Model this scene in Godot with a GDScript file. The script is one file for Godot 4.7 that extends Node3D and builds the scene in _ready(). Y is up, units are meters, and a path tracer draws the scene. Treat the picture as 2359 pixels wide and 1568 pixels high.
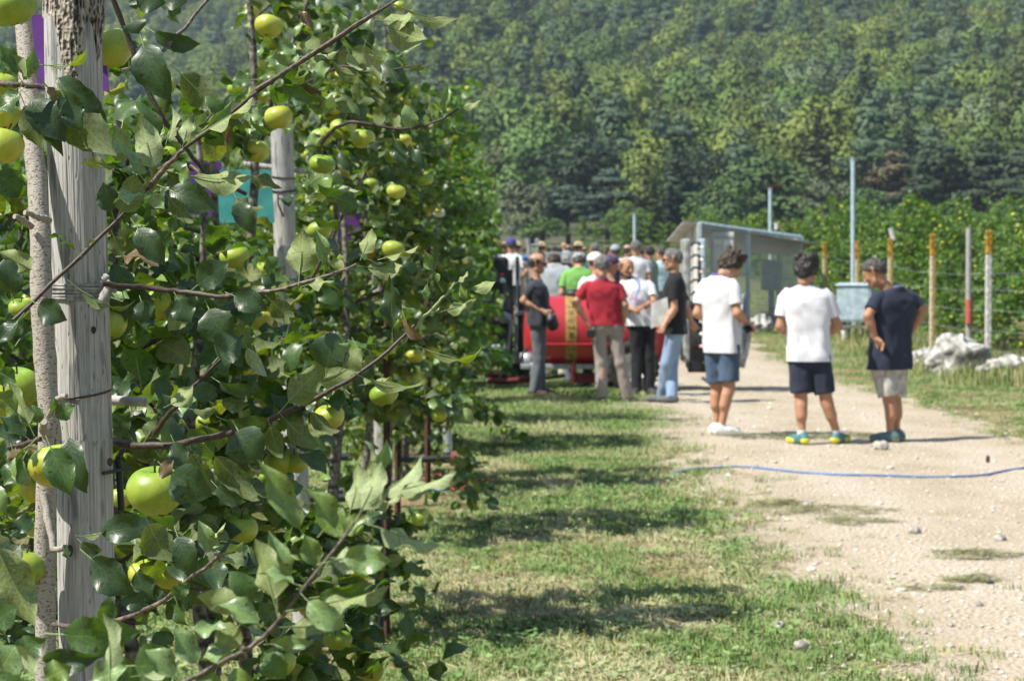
extends Node3D
# An apple orchard at the foot of a wooded mountain: visitors stand round a sprayer on a gravel track.
# Points of the photograph (2359 x 1568 as measured) become places with P(x, y, distance).

const F := 5200.0
var CB := Basis()
var CP := Vector3(0, 1.6, 0)
var rng := RandomNumberGenerator.new()
var M := {}
var names := {}
var nz := FastNoiseLite.new()
var nf := FastNoiseLite.new()
var sun_dir := Vector3()

func _ready():
	CB = Basis(Vector3.RIGHT, -atan(169.0 / F))
	var cam := Camera3D.new()
	cam.name = "camera"
	cam.position = CP
	cam.basis = CB
	cam.far = 4000.0
	cam.near = 0.1
	var at := CameraAttributesPhysical.new()
	at.frustum_focal_length = 79.6
	at.frustum_focus_distance = 3.5
	at.frustum_near = 0.1
	at.frustum_far = 4000.0
	at.exposure_aperture = 14.5
	cam.attributes = at
	add_child(cam)
	var env := Environment.new()
	env.background_mode = Environment.BG_SKY
	var sk := PhysicalSkyMaterial.new()
	sk.energy_multiplier = 2.1
	sk.turbidity = 6.0
	sk.mie_coefficient = 0.004
	var sky := Sky.new()
	sky.sky_material = sk
	env.sky = sky
	env.tonemap_mode = Environment.TONE_MAPPER_LINEAR
	env.tonemap_exposure = 1.86
	env.sdfgi_enabled = true
	env.ssao_enabled = true
	env.ssil_enabled = true
	env.fog_enabled = true
	env.fog_density = 0.00022
	env.fog_light_color = Color(0.80, 0.88, 0.97)
	var we := WorldEnvironment.new()
	we.name = "world_environment"
	we.environment = env
	add_child(we)
	var sun := DirectionalLight3D.new()
	sun.name = "sun"
	var el := deg_to_rad(54.0)
	sun_dir = Vector3(0.92 * cos(el), -sin(el), -0.40 * cos(el)).normalized()
	sun.basis = Basis.looking_at(sun_dir, Vector3.UP)
	sun.light_energy = 1.55
	sun.light_angular_distance = 0.5
	sun.light_color = Color(1.0, 0.975, 0.93)
	sun.shadow_enabled = true
	add_child(sun)
	rng.seed = 7
	nz.seed = 3
	nz.frequency = 1.0
	nz.fractal_octaves = 3
	nf.seed = 9
	nf.frequency = 1.0
	nf.fractal_type = FastNoiseLite.FRACTAL_NONE
	make_materials()
	build_ground()
	build_forest()
	build_grass()
	build_posts()
	build_orchard()
	build_right_side()
	build_machines()
	build_people()
	build_small()

# ---------- places ----------
func P(x: float, y: float, d: float) -> Vector3:
	return CP + CB * Vector3((x - 1179.5) / F * d, (784.0 - y) / F * d, -d)

func px(p: Vector3) -> Vector3:
	var q := CB.inverse() * (p - CP)
	return Vector3(1179.5 + q.x / -q.z * F, 784.0 - q.y / -q.z * F, -q.z)

func foot_of(x: float, d: float) -> float:
	return 222.0 + 150.0 * smoothstep(0.03, 0.17, -x / maxf(d, 30.0))

func G(x: float, z: float) -> float:
	var d := -z
	var g := 0.02 * nf.get_noise_2d(x * 0.35, z * 0.35)
	if d > 30.0:
		g += 0.021 * (d - 30.0) * smoothstep(30.0, 60.0, d)
	if d > 200.0:
		var t := maxf(0.0, d - foot_of(x, d))
		g += 0.085 * t + 0.00019 * t * t
		g += 6.0 * smoothstep(10.0, 200.0, t) * nf.get_noise_2d(x * 0.008 + 40.0, z * 0.008)
	return g

func on(x: float, z: float) -> Vector3:
	return Vector3(x, G(x, z), z)

func foot(xp: float, d: float) -> Vector3:
	return on((xp - 1179.5) / F * d, -d)

# ---------- nodes ----------
func numbered(n: String) -> String:
	var k: int = names.get(n, -1) + 1
	names[n] = k
	return n if k == 0 else "%s_%03d" % [n, k]

func tag(o: Node3D, label: String, category: String, group := "", kind := "") -> Node3D:
	o.set_meta("label", label)
	if category != "":
		o.set_meta("category", category)
	if group != "":
		o.set_meta("group", group)
	if kind != "":
		o.set_meta("kind", kind)
	return o

func thing(called: String, label: String, category: String, at := Vector3.ZERO, turn := 0.0, group := "") -> Node3D:
	var o := Node3D.new()
	o.name = numbered(called)
	add_child(o)
	o.position = at
	o.rotation.y = turn
	tag(o, label, category, group)
	return o

func part(called: String, mesh: Mesh, parent: Node3D = null) -> MeshInstance3D:
	var o := MeshInstance3D.new()
	o.mesh = mesh
	if parent == null or parent == self:
		o.name = numbered(called)
		add_child(o)
	else:
		o.name = called
		parent.add_child(o, true)
	return o

func many(called: String, mesh: Mesh, tr: Array, parent: Node3D = null, cols: Array = []) -> MultiMeshInstance3D:
	var mm := MultiMesh.new()
	mm.transform_format = MultiMesh.TRANSFORM_3D
	mm.use_colors = not cols.is_empty()
	mm.mesh = mesh
	mm.instance_count = tr.size()
	for i in tr.size():
		mm.set_instance_transform(i, tr[i])
		if not cols.is_empty():
			mm.set_instance_color(i, cols[i])
	var o := MultiMeshInstance3D.new()
	o.multimesh = mm
	o.set_meta("kind", "stuff")
	if parent == null:
		o.name = numbered(called)
		add_child(o)
	else:
		o.name = called
		parent.add_child(o, true)
	return o

func dup(o: Node3D, at: Vector3, turn := 0.0, label := "", sc := 1.0) -> Node3D:
	var base := String(o.name)
	if base.length() > 4 and base[base.length() - 4] == "_":
		base = base.substr(0, base.length() - 4)
	var r: Node3D = o.duplicate()
	r.name = numbered(base)
	add_child(r)
	r.position = at
	r.rotation.y = turn
	r.scale = Vector3.ONE * sc
	if label != "":
		r.set_meta("label", label)
	return r

# ---------- materials ----------
func mat(c: Color, rough := 0.8, metal := 0.0) -> StandardMaterial3D:
	var m := StandardMaterial3D.new()
	m.albedo_color = c.linear_to_srgb()
	m.roughness = rough
	m.metallic = metal
	return m

func noise_tex(freq: float, ramp: Array, seed_: int, oct := 4, size := 512) -> NoiseTexture2D:
	var n := FastNoiseLite.new()
	n.seed = seed_
	n.frequency = freq
	n.fractal_octaves = oct
	var t := NoiseTexture2D.new()
	t.width = size
	t.height = size
	t.seamless = true
	t.noise = n
	if not ramp.is_empty():
		var g := Gradient.new()
		g.offsets = PackedFloat32Array()
		g.colors = PackedColorArray()
		var offs := PackedFloat32Array()
		var cs := PackedColorArray()
		for r in ramp:
			offs.append(r[0])
			cs.append(r[1])
		g.offsets = offs
		g.colors = cs
		t.color_ramp = g
	return t

func grey(v: float) -> Color:
	return Color(v, v, v)

func dirty(c: Color, rough: float, seed_: int, lo := 0.75, scale := 1.2) -> StandardMaterial3D:
	# a painted or woven surface whose tone wanders a little
	var m := mat(c, rough)
	m.albedo_texture = noise_tex(0.012, [[0.2, grey(lo)], [0.8, grey(1.0)]], seed_, 5, 256)
	m.uv1_triplanar = true
	m.uv1_scale = Vector3.ONE * scale
	return m

func cloth(c: Color, seed_ := 1) -> StandardMaterial3D:
	var m := mat(c, 0.92)
	m.rim_enabled = true
	m.rim = 0.25
	m.normal_enabled = true
	m.normal_texture = M.crease
	m.normal_scale = 0.22
	m.uv1_triplanar = true
	m.uv1_scale = Vector3(1.0, 0.55, 1.0)
	m.uv1_offset = Vector3(0.17, 0.31, 0.07) * seed_
	return m

# ---------- mesh builder ----------
class MB:
	var v := PackedVector3Array()
	var n := PackedVector3Array()
	var uv := PackedVector2Array()
	var c := PackedColorArray()
	var ix := PackedInt32Array()
	func vert(p: Vector3, nn: Vector3, u := Vector2.ZERO, col := Color.WHITE) -> int:
		v.append(p)
		n.append(nn)
		uv.append(u)
		c.append(col)
		return v.size() - 1
	func tri(a: int, b: int, d: int) -> void:
		if (v[b] - v[a]).cross(v[d] - v[a]).dot(n[a] + n[b] + n[d]) > 0.0:
			ix.append(a)
			ix.append(d)
			ix.append(b)
		else:
			ix.append(a)
			ix.append(b)
			ix.append(d)
	func quad(a: int, b: int, d: int, e: int) -> void:
		tri(a, b, d)
		tri(a, d, e)
	func flat(pts: Array, nn: Vector3, col := Color.WHITE) -> void:
		var k := v.size()
		for p in pts:
			vert(p, nn, Vector2.ZERO, col)
		for i in range(1, pts.size() - 1):
			tri(k, k + i, k + i + 1)
	func add(o: MB, t := Transform3D(), tint := Color.WHITE) -> void:
		var k := v.size()
		var flip := t.basis.determinant() < 0.0
		var nb := t.basis.inverse().transposed()
		for i in o.v.size():
			vert(t * o.v[i], (nb * o.n[i]).normalized(), o.uv[i], o.c[i] * tint)
		for i in range(0, o.ix.size(), 3):
			ix.append(k + o.ix[i])
			ix.append(k + o.ix[i + (2 if flip else 1)])
			ix.append(k + o.ix[i + (1 if flip else 2)])
	func into(am: ArrayMesh, m: Material) -> ArrayMesh:
		if v.is_empty():
			return am
		var a := []
		a.resize(Mesh.ARRAY_MAX)
		a[Mesh.ARRAY_VERTEX] = v
		a[Mesh.ARRAY_NORMAL] = n
		a[Mesh.ARRAY_TEX_UV] = uv
		a[Mesh.ARRAY_COLOR] = c
		a[Mesh.ARRAY_INDEX] = ix
		am.add_surface_from_arrays(Mesh.PRIMITIVE_TRIANGLES, a)
		am.surface_set_material(am.get_surface_count() - 1, m)
		return am
	func mesh(m: Material) -> ArrayMesh:
		return into(ArrayMesh.new(), m)
	# a round bar through points, each with its radius
	func tube(pts: Array, rad: Array, sides := 8, col := Color.WHITE, ulen := 4.0) -> void:
		var up := Vector3(0.13, 0.2, 0.97).normalized()
		var k := v.size()
		var along := 0.0
		for i in pts.size():
			var a: Vector3 = pts[maxi(i - 1, 0)]
			var b: Vector3 = pts[mini(i + 1, pts.size() - 1)]
			var d := (b - a).normalized()
			var s := d.cross(up)
			if s.length() < 0.05:
				s = d.cross(Vector3(1, 0.1, 0))
			s = s.normalized()
			up = s.cross(d).normalized()
			if i > 0:
				along += (pts[i] - pts[i - 1]).length()
			var r: float = rad[mini(i, rad.size() - 1)]
			for j in sides + 1:
				var an := TAU * j / sides
				var o := s * cos(an) + up * sin(an)
				vert(pts[i] + o * r, o, Vector2(float(j) / sides, along * ulen), col)
		for i in pts.size() - 1:
			for j in sides:
				var p := k + i * (sides + 1) + j
				quad(p, p + 1, p + sides + 2, p + sides + 1)
		for e in [0, pts.size() - 1]:
			var q: int = e
			var away: Vector3 = (pts[0] - pts[1]).normalized() if q == 0 else (pts[q] - pts[q - 1]).normalized()
			var ring := []
			for j in sides:
				ring.append(v[k + q * (sides + 1) + j])
			flat(ring, away, col)
	# a box with chamfered edges
	func box(t: Transform3D, size: Vector3, bev := 0.0, col := Color.WHITE) -> void:
		var h := size * 0.5
		var b := minf(bev, minf(h.x, minf(h.y, h.z)) * 0.9)
		for ax in 3:
			for sg in [-1.0, 1.0]:
				var nn := Vector3.ZERO
				nn[ax] = sg
				var u := (ax + 1) % 3
				var w := (ax + 2) % 3
				var pts := []
				for q in [[-1, -1], [1, -1], [1, 1], [-1, 1]]:
					var p := Vector3.ZERO
					p[ax] = sg * h[ax]
					p[u] = q[0] * (h[u] - b)
					p[w] = q[1] * (h[w] - b)
					pts.append(t * p)
				flat(pts, (t.basis * nn).normalized(), col)
		if b <= 0.0:
			return
		for ax in 3:
			var u := (ax + 1) % 3
			var w := (ax + 2) % 3
			for su in [-1.0, 1.0]:
				for sw in [-1.0, 1.0]:
					var pts := []
					for q in [[-1, 0], [1, 0], [1, 1], [-1, 1]]:
						var p := Vector3.ZERO
						p[ax] = q[0] * (h[ax] - b)
						p[u] = su * (h[u] - (b if q[1] == 1 else 0.0))
						p[w] = sw * (h[w] - (0.0 if q[1] == 1 else b))
						pts.append(t * p)
					var nn := Vector3.ZERO
					nn[u] = su
					nn[w] = sw
					flat(pts, (t.basis * nn).normalized(), col)
		for sx in [-1.0, 1.0]:
			for sy in [-1.0, 1.0]:
				for sz in [-1.0, 1.0]:
					var s := Vector3(sx, sy, sz)
					var pts := []
					for ax in 3:
						var p := s * (h - Vector3.ONE * b)
						p[ax] = s[ax] * h[ax]
						pts.append(t * p)
					flat(pts, (t.basis * s).normalized(), col)
	# a turned shape: profile of Vector2(radius, height)
	func lathe(prof: Array, sides: int, t := Transform3D(), col := Color.WHITE) -> void:
		var k := v.size()
		for i in prof.size():
			var a: Vector2 = prof[maxi(i - 1, 0)]
			var b: Vector2 = prof[mini(i + 1, prof.size() - 1)]
			var tg := (b - a).normalized()
			for j in sides + 1:
				var an := TAU * j / sides
				var nn := Vector3(tg.y * cos(an), -tg.x, tg.y * sin(an))
				var p := Vector3(prof[i].x * cos(an), prof[i].y, prof[i].x * sin(an))
				vert(t * p, (t.basis * nn).normalized(), Vector2(float(j) / sides, float(i) / (prof.size() - 1)), col)
		for i in prof.size() - 1:
			for j in sides:
				var p := k + i * (sides + 1) + j
				quad(p, p + 1, p + sides + 2, p + sides + 1)

func bar(a: Vector3, b: Vector3, r: float, sides := 8) -> MB:
	var m := MB.new()
	m.tube([a, b], [r, r], sides)
	return m

func at_(p: Vector3, turn := 0.0) -> Transform3D:
	return Transform3D(Basis(Vector3.UP, turn), p)

func rock(r: Vector3, seed_: int, amp := 0.25, rows := 9, cols := 13) -> MB:
	var m := MB.new()
	var g := FastNoiseLite.new()
	g.seed = seed_
	g.frequency = 1.1
	g.fractal_octaves = 3
	var pts := []
	for i in rows + 1:
		for j in cols + 1:
			var th := PI * i / rows
			var ph := TAU * (j % cols) / cols
			var d := Vector3(sin(th) * cos(ph), cos(th), sin(th) * sin(ph))
			var k := 1.0 + amp * g.get_noise_3dv(d * 1.3) * 1.6 + amp * 0.5 * absf(g.get_noise_3dv(d * 3.1 + Vector3(4, 4, 4)))
			pts.append(d * k * r)
	for i in rows + 1:
		for j in cols + 1:
			var a: Vector3 = pts[i * (cols + 1) + (j - 1 if j > 0 else cols - 1)]
			var b: Vector3 = pts[i * (cols + 1) + (j + 1 if j < cols else 1)]
			var c: Vector3 = pts[maxi(i - 1, 0) * (cols + 1) + j]
			var e: Vector3 = pts[mini(i + 1, rows) * (cols + 1) + j]
			var p: Vector3 = pts[i * (cols + 1) + j]
			var nn := (b - a).cross(e - c)
			nn = nn.normalized() if nn.length() > 1e-6 else p.normalized()
			if nn.dot(p) < 0.0:
				nn = -nn
			m.vert(p, nn, Vector2(float(j) / cols, float(i) / rows))
	for i in rows:
		for j in cols:
			var q := i * (cols + 1) + j
			m.quad(q, q + 1, q + cols + 2, q + cols + 1)
	return m

# ---------- materials shared by many things ----------
func make_materials():
	var cr := FastNoiseLite.new()
	cr.seed = 21
	cr.frequency = 0.009
	cr.fractal_octaves = 3
	cr.fractal_type = FastNoiseLite.FRACTAL_RIDGED
	var ct := NoiseTexture2D.new()
	ct.width = 256
	ct.height = 256
	ct.seamless = true
	ct.noise = cr
	ct.as_normal_map = true
	ct.bump_strength = 6.0
	M.crease = ct
	M.soil_tex = noise_tex(0.02, [[0.0, Color(0.55, 0.5, 0.42)], [0.45, Color(0.8, 0.76, 0.68)], [0.7, Color(1, 0.98, 0.92)], [1.0, Color(0.85, 0.8, 0.7)]], 5, 6, 1024)
	M.grit_h = noise_tex(0.05, [], 15, 5, 512)
	var m := mat(Color.WHITE, 0.95)
	m.vertex_color_use_as_albedo = true
	m.albedo_texture = M.soil_tex
	m.heightmap_enabled = true
	m.heightmap_texture = M.grit_h
	m.heightmap_scale = 1.6
	m.uv1_scale = Vector3(0.7, 0.7, 1)
	M.ground = m
	M.gravel_tex = noise_tex(0.035, [[0.0, Color(0.62, 0.58, 0.5)], [0.35, Color(0.82, 0.8, 0.75)], [0.55, Color(0.95, 0.93, 0.9)], [0.8, Color(1, 1, 1)], [1.0, Color(0.8, 0.78, 0.74)]], 8, 6, 1024)
	m = mat(Color.WHITE, 0.95)
	m.vertex_color_use_as_albedo = true
	m.albedo_texture = M.gravel_tex
	m.heightmap_enabled = true
	m.heightmap_texture = M.grit_h
	m.heightmap_scale = 0.8
	m.uv1_scale = Vector3(0.9, 0.9, 1)
	M.gravel = m
	m = mat(Color.WHITE, 0.85)
	m.vertex_color_use_as_albedo = true
	m.backlight_enabled = true
	m.backlight = Color(0.35, 0.5, 0.12)
	M.blade = m
	m = mat(Color.WHITE, 0.8)
	m.vertex_color_use_as_albedo = true
	m.backlight_enabled = true
	m.backlight = Color(0.2, 0.26, 0.08)
	M.forest = m
	m = mat(Color.WHITE, 0.9)
	m.vertex_color_use_as_albedo = true
	M.tinted = m
	M.stone = dirty(Color(0.62, 0.59, 0.53), 0.9, 31, 0.6, 6.0)
	M.boulder = dirty(Color(0.68, 0.66, 0.62), 0.9, 32, 0.42, 1.8)
	M.boulder.normal_enabled = true
	M.boulder.normal_texture = M.crease
	M.boulder.normal_scale = 0.8
	M.trunk = dirty(Color(0.10, 0.08, 0.065), 0.95, 33, 0.5, 2.0)
	M.bark_grey = dirty(Color(0.30, 0.27, 0.235), 0.85, 34, 0.35, 9.0)
	M.twig = dirty(Color(0.085, 0.056, 0.045), 0.55, 35, 0.5, 30.0)
	M.twig_pale = dirty(Color(0.22, 0.17, 0.15), 0.6, 36, 0.5, 30.0)
	M.shoot = mat(Color(0.22, 0.28, 0.12), 0.7)
	M.galv = dirty(Color(0.42, 0.46, 0.50), 0.45, 37, 0.8, 3.0)
	M.galv.metallic = 0.35
	M.paleblue = dirty(Color(0.44, 0.56, 0.64), 0.5, 38, 0.85, 2.0)
	M.black = mat(Color(0.012, 0.013, 0.016), 0.5)
	M.rubber = dirty(Color(0.045, 0.044, 0.043), 0.85, 39, 0.6, 5.0)
	M.rust = dirty(Color(0.10, 0.038, 0.024), 0.85, 40, 0.5, 14.0)
	M.red = mat(Color(0.40, 0.016, 0.028), 0.3)
	M.red.clearcoat_enabled = true
	M.red.clearcoat = 0.5
	M.dark_red = dirty(Color(0.20, 0.012, 0.018), 0.6, 43, 0.6, 4.0)
	M.white = dirty(Color(0.75, 0.75, 0.73), 0.6, 41, 0.85, 2.0)
	M.hay = mat(Color(0.25, 0.265, 0.12), 0.9)
	M.hay.vertex_color_use_as_albedo = true
	M.hay_dark = mat(Color(0.16, 0.18, 0.08), 0.9)
	M.hay_dark.vertex_color_use_as_albedo = true
	M.green_slot = mat(Color(0.02, 0.035, 0.03), 0.4)

# ---------- ground ----------
func edge_left(z: float) -> float:
	var d := -z
	return 1.27 + 0.1 * smoothstep(12.0, 10.0, d) + 0.26 * nf.get_noise_2d(3.0, z * 0.55) + 0.14 * nf.get_noise_2d(9.0, z * 2.3)

func edge_right(z: float) -> float:
	return 4.75 + 0.25 * nf.get_noise_2d(33.0, z * 0.5) + 0.1 * nf.get_noise_2d(19.0, z * 2.0)

func grass_cover(x: float, z: float) -> float:
	# how much of the soil the turf covers here, 0 to 1
	var a := nz.get_noise_2d(x * 0.55, z * 0.35) * 0.8 + nf.get_noise_2d(x * 2.1, z * 1.6) * 0.35
	var k := 0.62 + a * 0.7
	k -= 0.6 * smoothstep(0.35, 0.05, absf(x + 0.82))      # bare strip under the trees
	return clampf(k, 0.0, 1.0)

func spaced(vals: Array) -> Array:
	var out := []
	for r in vals:
		var a: float = r[0]
		while a < r[1]:
			out.append(a)
			a += r[2]
	out.append(vals[vals.size() - 1][1])
	return out

func sheet(xs: Array, zs: Array, lift: float, col: Callable_like) -> MB:
	var m := MB.new()
	var w := xs.size()
	for z in zs:
		for x in xs:
			var y := G(x, z) + lift
			var e := 0.3
			var nn := Vector3(G(x - e, z) - G(x + e, z), 2.0 * e, G(x, z - e) - G(x, z + e)).normalized()
			m.vert(Vector3(x, y, z), nn, Vector2(x, z), col.at(x, z))
	for j in zs.size() - 1:
		for i in w - 1:
			var q := j * w + i
			m.quad(q, q + 1, q + w + 1, q + w)
	return m

class Callable_like:
	var s
	func at(_x: float, _z: float) -> Color:
		return Color.WHITE

class SoilTone extends Callable_like:
	func at(x: float, z: float) -> Color:
		var g: float = s.grass_cover(x, z)
		var n: float = s.nz.get_noise_2d(x * 1.3 + 5.0, z * 1.3)
		var dry := Color(0.36, 0.27, 0.16).lerp(Color(0.27, 0.20, 0.12), clampf(0.5 + n, 0, 1))
		var c := dry.lerp(Color(0.17, 0.20, 0.07), clampf(g * 1.1, 0, 1))
		if z < -45.0:
			c = c.lerp(Color(0.14, 0.18, 0.06), smoothstep(45.0, 80.0, -z) * 0.8)
		return c

class HillTone extends Callable_like:
	func at(x: float, z: float) -> Color:
		return Color(0.05, 0.06, 0.03).lerp(Color(0.09, 0.085, 0.05), clampf(0.5 + s.nz.get_noise_2d(x * 0.03, z * 0.03), 0, 1))

func build_ground():
	var st := SoilTone.new()
	st.s = self
	var xs := spaced([[-400.0, -60.0, 40.0], [-60.0, -14.0, 6.0], [-14.0, -4.0, 1.0], [-4.0, 5.2, 0.25], [5.2, 12.0, 0.5], [12.0, 30.0, 3.0], [30.0, 60.0, 6.0], [60.0, 400.0, 40.0]])
	var zs := spaced([[-206.0, -110.0, 6.0], [-110.0, -60.0, 2.5], [-60.0, -34.0, 0.8], [-34.0, -6.0, 0.25], [-6.0, 4.0, 1.0], [4.0, 40.0, 6.0]])
	var g := part("ground", sheet(xs, zs, 0.0, st).mesh(M.ground))
	g.set_meta("kind", "structure")
	tag(g, "mown orchard ground of soil and thin turf", "", "", "structure")
	var ht := HillTone.new()
	ht.s = self
	var hx := spaced([[-900.0, -300.0, 60.0], [-300.0, 300.0, 15.0], [300.0, 900.0, 60.0]])
	var hz := spaced([[-1900.0, -900.0, 60.0], [-900.0, -206.0, 14.0], [-206.0, -204.0, 2.0]])
	var hm := mat(Color.WHITE, 1.0)
	hm.vertex_color_use_as_albedo = true
	var h := part("hillside", sheet(hx, hz, 0.0, ht).mesh(hm))
	tag(h, "steep mountainside covered by mixed forest", "", "", "structure")
	# the track: rows across from edge to edge
	var m := MB.new()
	var rows := spaced([[-95.0, -60.0, 1.5], [-60.0, -34.0, 0.6], [-34.0, -3.0, 0.14]])
	var n := 34
	for z in rows:
		var a := edge_left(z)
		var b := edge_right(z)
		for i in n + 1:
			var x := lerpf(a, b, float(i) / n)
			var t := 0.5 + 0.5 * nz.get_noise_2d(x * 0.9, z * 0.5)
			var c := Color(0.455, 0.39, 0.305).lerp(Color(0.53, 0.47, 0.39), t)
			var u := 0.5 + 0.8 * nz.get_noise_2d(x * 1.1 + 60.0, z * 0.8)
			c = c.lerp(Color(0.40, 0.34, 0.24), smoothstep(0.55, 1.0, u) * 0.7)
			# wheel ruts, packed pale, with darker soil and chaff between
			var rut := exp(-pow((x - a - 1.0 - 0.15 * nf.get_noise_1d(z * 0.2)) / 0.32, 2.0)) + exp(-pow((x - a - 2.5 - 0.15 * nf.get_noise_1d(z * 0.2)) / 0.32, 2.0))
			c = c.lerp(Color(0.57, 0.525, 0.465), clampf(rut, 0, 1) * 0.5)
			c = c.lerp(Color(0.33, 0.28, 0.19), (1.0 - clampf(rut, 0, 1)) * smoothstep(0.0, 0.5, nz.get_noise_2d(x * 2.6 + 7.0, z * 0.9)) * 0.38)
			var rim := minf(i, n - i)
			var y := G(x, z) + 0.012 - (0.02 if rim == 0 else 0.0) + 0.008 * nf.get_noise_2d(x * 3.0, z * 3.0)
			m.vert(Vector3(x, y, z), Vector3(0.06 * nf.get_noise_2d(x * 5.0, z * 5.0), 1, 0.06 * nf.get_noise_2d(x * 5.0 + 9.0, z * 5.0)).normalized(), Vector2(x, z), c)
	for j in rows.size() - 1:
		for i in n:
			var q: int = j * (n + 1) + i
			m.quad(q, q + 1, q + n + 2, q + n + 1)
	var r := part("road", m.mesh(M.gravel))
	tag(r, "pale gravel farm track beside the apple row", "", "", "structure")

# ---------- forest ----------
func leaf_cards(m: MB, centre: Vector3, rad: Vector3, n: int, size: float, tone: Color, flatn := 0.0) -> void:
	for i in n:
		var d := Vector3(rng.randfn(), rng.randfn(), rng.randfn()).normalized()
		if d.y < -0.55:
			d.y = -d.y
		var k := rng.randf_range(0.72, 1.08)
		var p := centre + d * rad * k
		var nn := (d + Vector3(rng.randfn(), rng.randfn() + flatn, rng.randfn()) * 0.45).normalized()
		var a := nn.cross(Vector3(rng.randfn(), rng.randfn(), rng.randfn())).normalized()
		var b := nn.cross(a)
		var s := size * rng.randf_range(0.6, 1.25)
		var sh := (nn * 0.35 + d * 0.8 + Vector3(0, 0.25, 0)).normalized()
		var v := tone * rng.randf_range(0.75, 1.25)
		v.a = 1.0
		var q0 := m.vert(p - a * s * 0.5, sh, Vector2.ZERO, v)
		var q1 := m.vert(p + b * s * 0.42, sh, Vector2.ZERO, v)
		var q2 := m.vert(p + a * s * 0.5 + nn * s * 0.12, sh, Vector2.ZERO, v)
		var q3 := m.vert(p - b * s * 0.38, sh, Vector2.ZERO, v)
		m.quad(q0, q1, q2, q3)

# every crown stands on y = 0 and is 10 m tall
func crown(kind: String, seed_: int, dense := 1.0) -> MB:
	rng.seed = seed_
	var m := MB.new()
	var w := Color.WHITE
	if kind == "broadleaf":
		for i in 15:
			var a := rng.randf() * TAU
			var y := rng.randf_range(2.0, 8.0)
			var r := 2.7 * sqrt(maxf(0.1, 1.0 - pow((y - 4.3) / 4.9, 2.0))) * rng.randf_range(0.5, 1.0)
			var lump := rng.randf_range(1.2, 2.0)
			leaf_cards(m, Vector3(cos(a) * r, y, sin(a) * r), Vector3(lump, lump * 0.85, lump), int(170 * dense), 0.46, w * rng.randf_range(0.8, 1.2), 0.2)
		leaf_cards(m, Vector3(0, 8.2, 0), Vector3(1.4, 1.7, 1.4), int(200 * dense), 0.42, w, 0.2)
		leaf_cards(m, Vector3(0, 4.8, 0), Vector3(2.3, 3.2, 2.3), int(150 * dense), 0.8, w * 0.9, 0.0)
	elif kind == "willow":
		for i in 16:
			var a := rng.randf() * TAU
			var y := rng.randf_range(2.0, 8.6)
			var r := 2.9 * sqrt(maxf(0.1, 1.0 - pow((y - 4.4) / 5.0, 2.0))) * rng.randf_range(0.4, 1.0)
			leaf_cards(m, Vector3(cos(a) * r, y, sin(a) * r), Vector3(0.9, 1.6, 0.9), int(150 * dense), 0.34, w * rng.randf_range(0.9, 1.1), 0.0)
		leaf_cards(m, Vector3(0, 4.8, 0), Vector3(2.2, 3.4, 2.2), int(200 * dense), 0.7, w * 0.9, 0.0)
	elif kind == "spruce" or kind == "larch":
		var tiers := 17
		for t in tiers:
			var f := float(t) / tiers
			var y := 0.7 + 9.0 * f
			var rr := (2.1 if kind == "spruce" else 1.75) * pow(1.0 - f, 0.85) + 0.12
			var nb := int(9 - 5 * f)
			for b in nb:
				var a := TAU * (b + rng.randf() * 0.6) / nb + t * 1.3
				var len := rr * rng.randf_range(0.75, 1.12)
				var cards := int((7 + 20 * (1.0 - f)) * dense)
				for c in cards:
					var u := (c + rng.randf()) / cards
					var p := Vector3(cos(a) * len * u, y - len * u * u * 0.34 + 0.1, sin(a) * len * u) + Vector3(rng.randfn(), rng.randfn() * 0.6, rng.randfn()) * 0.14
					leaf_cards(m, p, Vector3(0.07, 0.05, 0.07), 1, (0.5 if kind == "spruce" else 0.42) * (1.15 - 0.5 * f), w * rng.randf_range(0.8, 1.2), 0.8)
		leaf_cards(m, Vector3(0, 3.4, 0), Vector3(0.9, 2.9, 0.9), int(160 * dense), 0.7, w * 0.8, 0.0)
	elif kind == "pine":
		for i in 17:
			var a := i * 2.4 + rng.randf()
			var y := rng.randf_range(4.2, 9.3)
			var r := (9.9 - y) * 0.42 * rng.randf_range(0.35, 1.0)
			var lump := rng.randf_range(0.8, 1.35)
			leaf_cards(m, Vector3(cos(a) * r, y, sin(a) * r), Vector3(lump, lump * 0.42, lump), int(150 * dense), 0.36, w * rng.randf_range(0.85, 1.15), 0.5)
		leaf_cards(m, Vector3(0, 9.2, 0), Vector3(0.9, 0.7, 0.9), int(90 * dense), 0.42, w, 0.4)
		leaf_cards(m, Vector3(0, 7.0, 0), Vector3(1.2, 2.0, 1.2), int(120 * dense), 0.6, w * 0.9, 0.2)
	return m

func tinted_crown(src: MB, tone: Color) -> ArrayMesh:
	var m := MB.new()
	m.v = src.v
	m.n = src.n
	m.uv = src.uv
	m.ix = src.ix
	m.c = src.c.duplicate()
	for i in m.c.size():
		m.c[i] = m.c[i] * tone
	return m.mesh(M.forest)

func trunk_mesh(h: float, r: float, seed_: int, limbs := 4) -> ArrayMesh:
	var q := RandomNumberGenerator.new()
	q.seed = seed_
	var m := MB.new()
	m.tube([Vector3.ZERO, Vector3(q.randf_range(-0.1, 0.1), h * 0.5, q.randf_range(-0.1, 0.1)), Vector3(q.randf_range(-0.15, 0.15), h, 0)], [r, r * 0.75, r * 0.3], 7)
	for i in limbs:
		var y := h * q.randf_range(0.45, 0.9)
		var a := q.randf() * TAU
		m.tube([Vector3(0, y, 0), Vector3(cos(a) * 0.6, y + 0.5, sin(a) * 0.6), Vector3(cos(a) * 1.3, y + 1.2, sin(a) * 1.3)], [r * 0.4, r * 0.28, r * 0.1], 5)
	return m.mesh(M.trunk)

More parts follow.
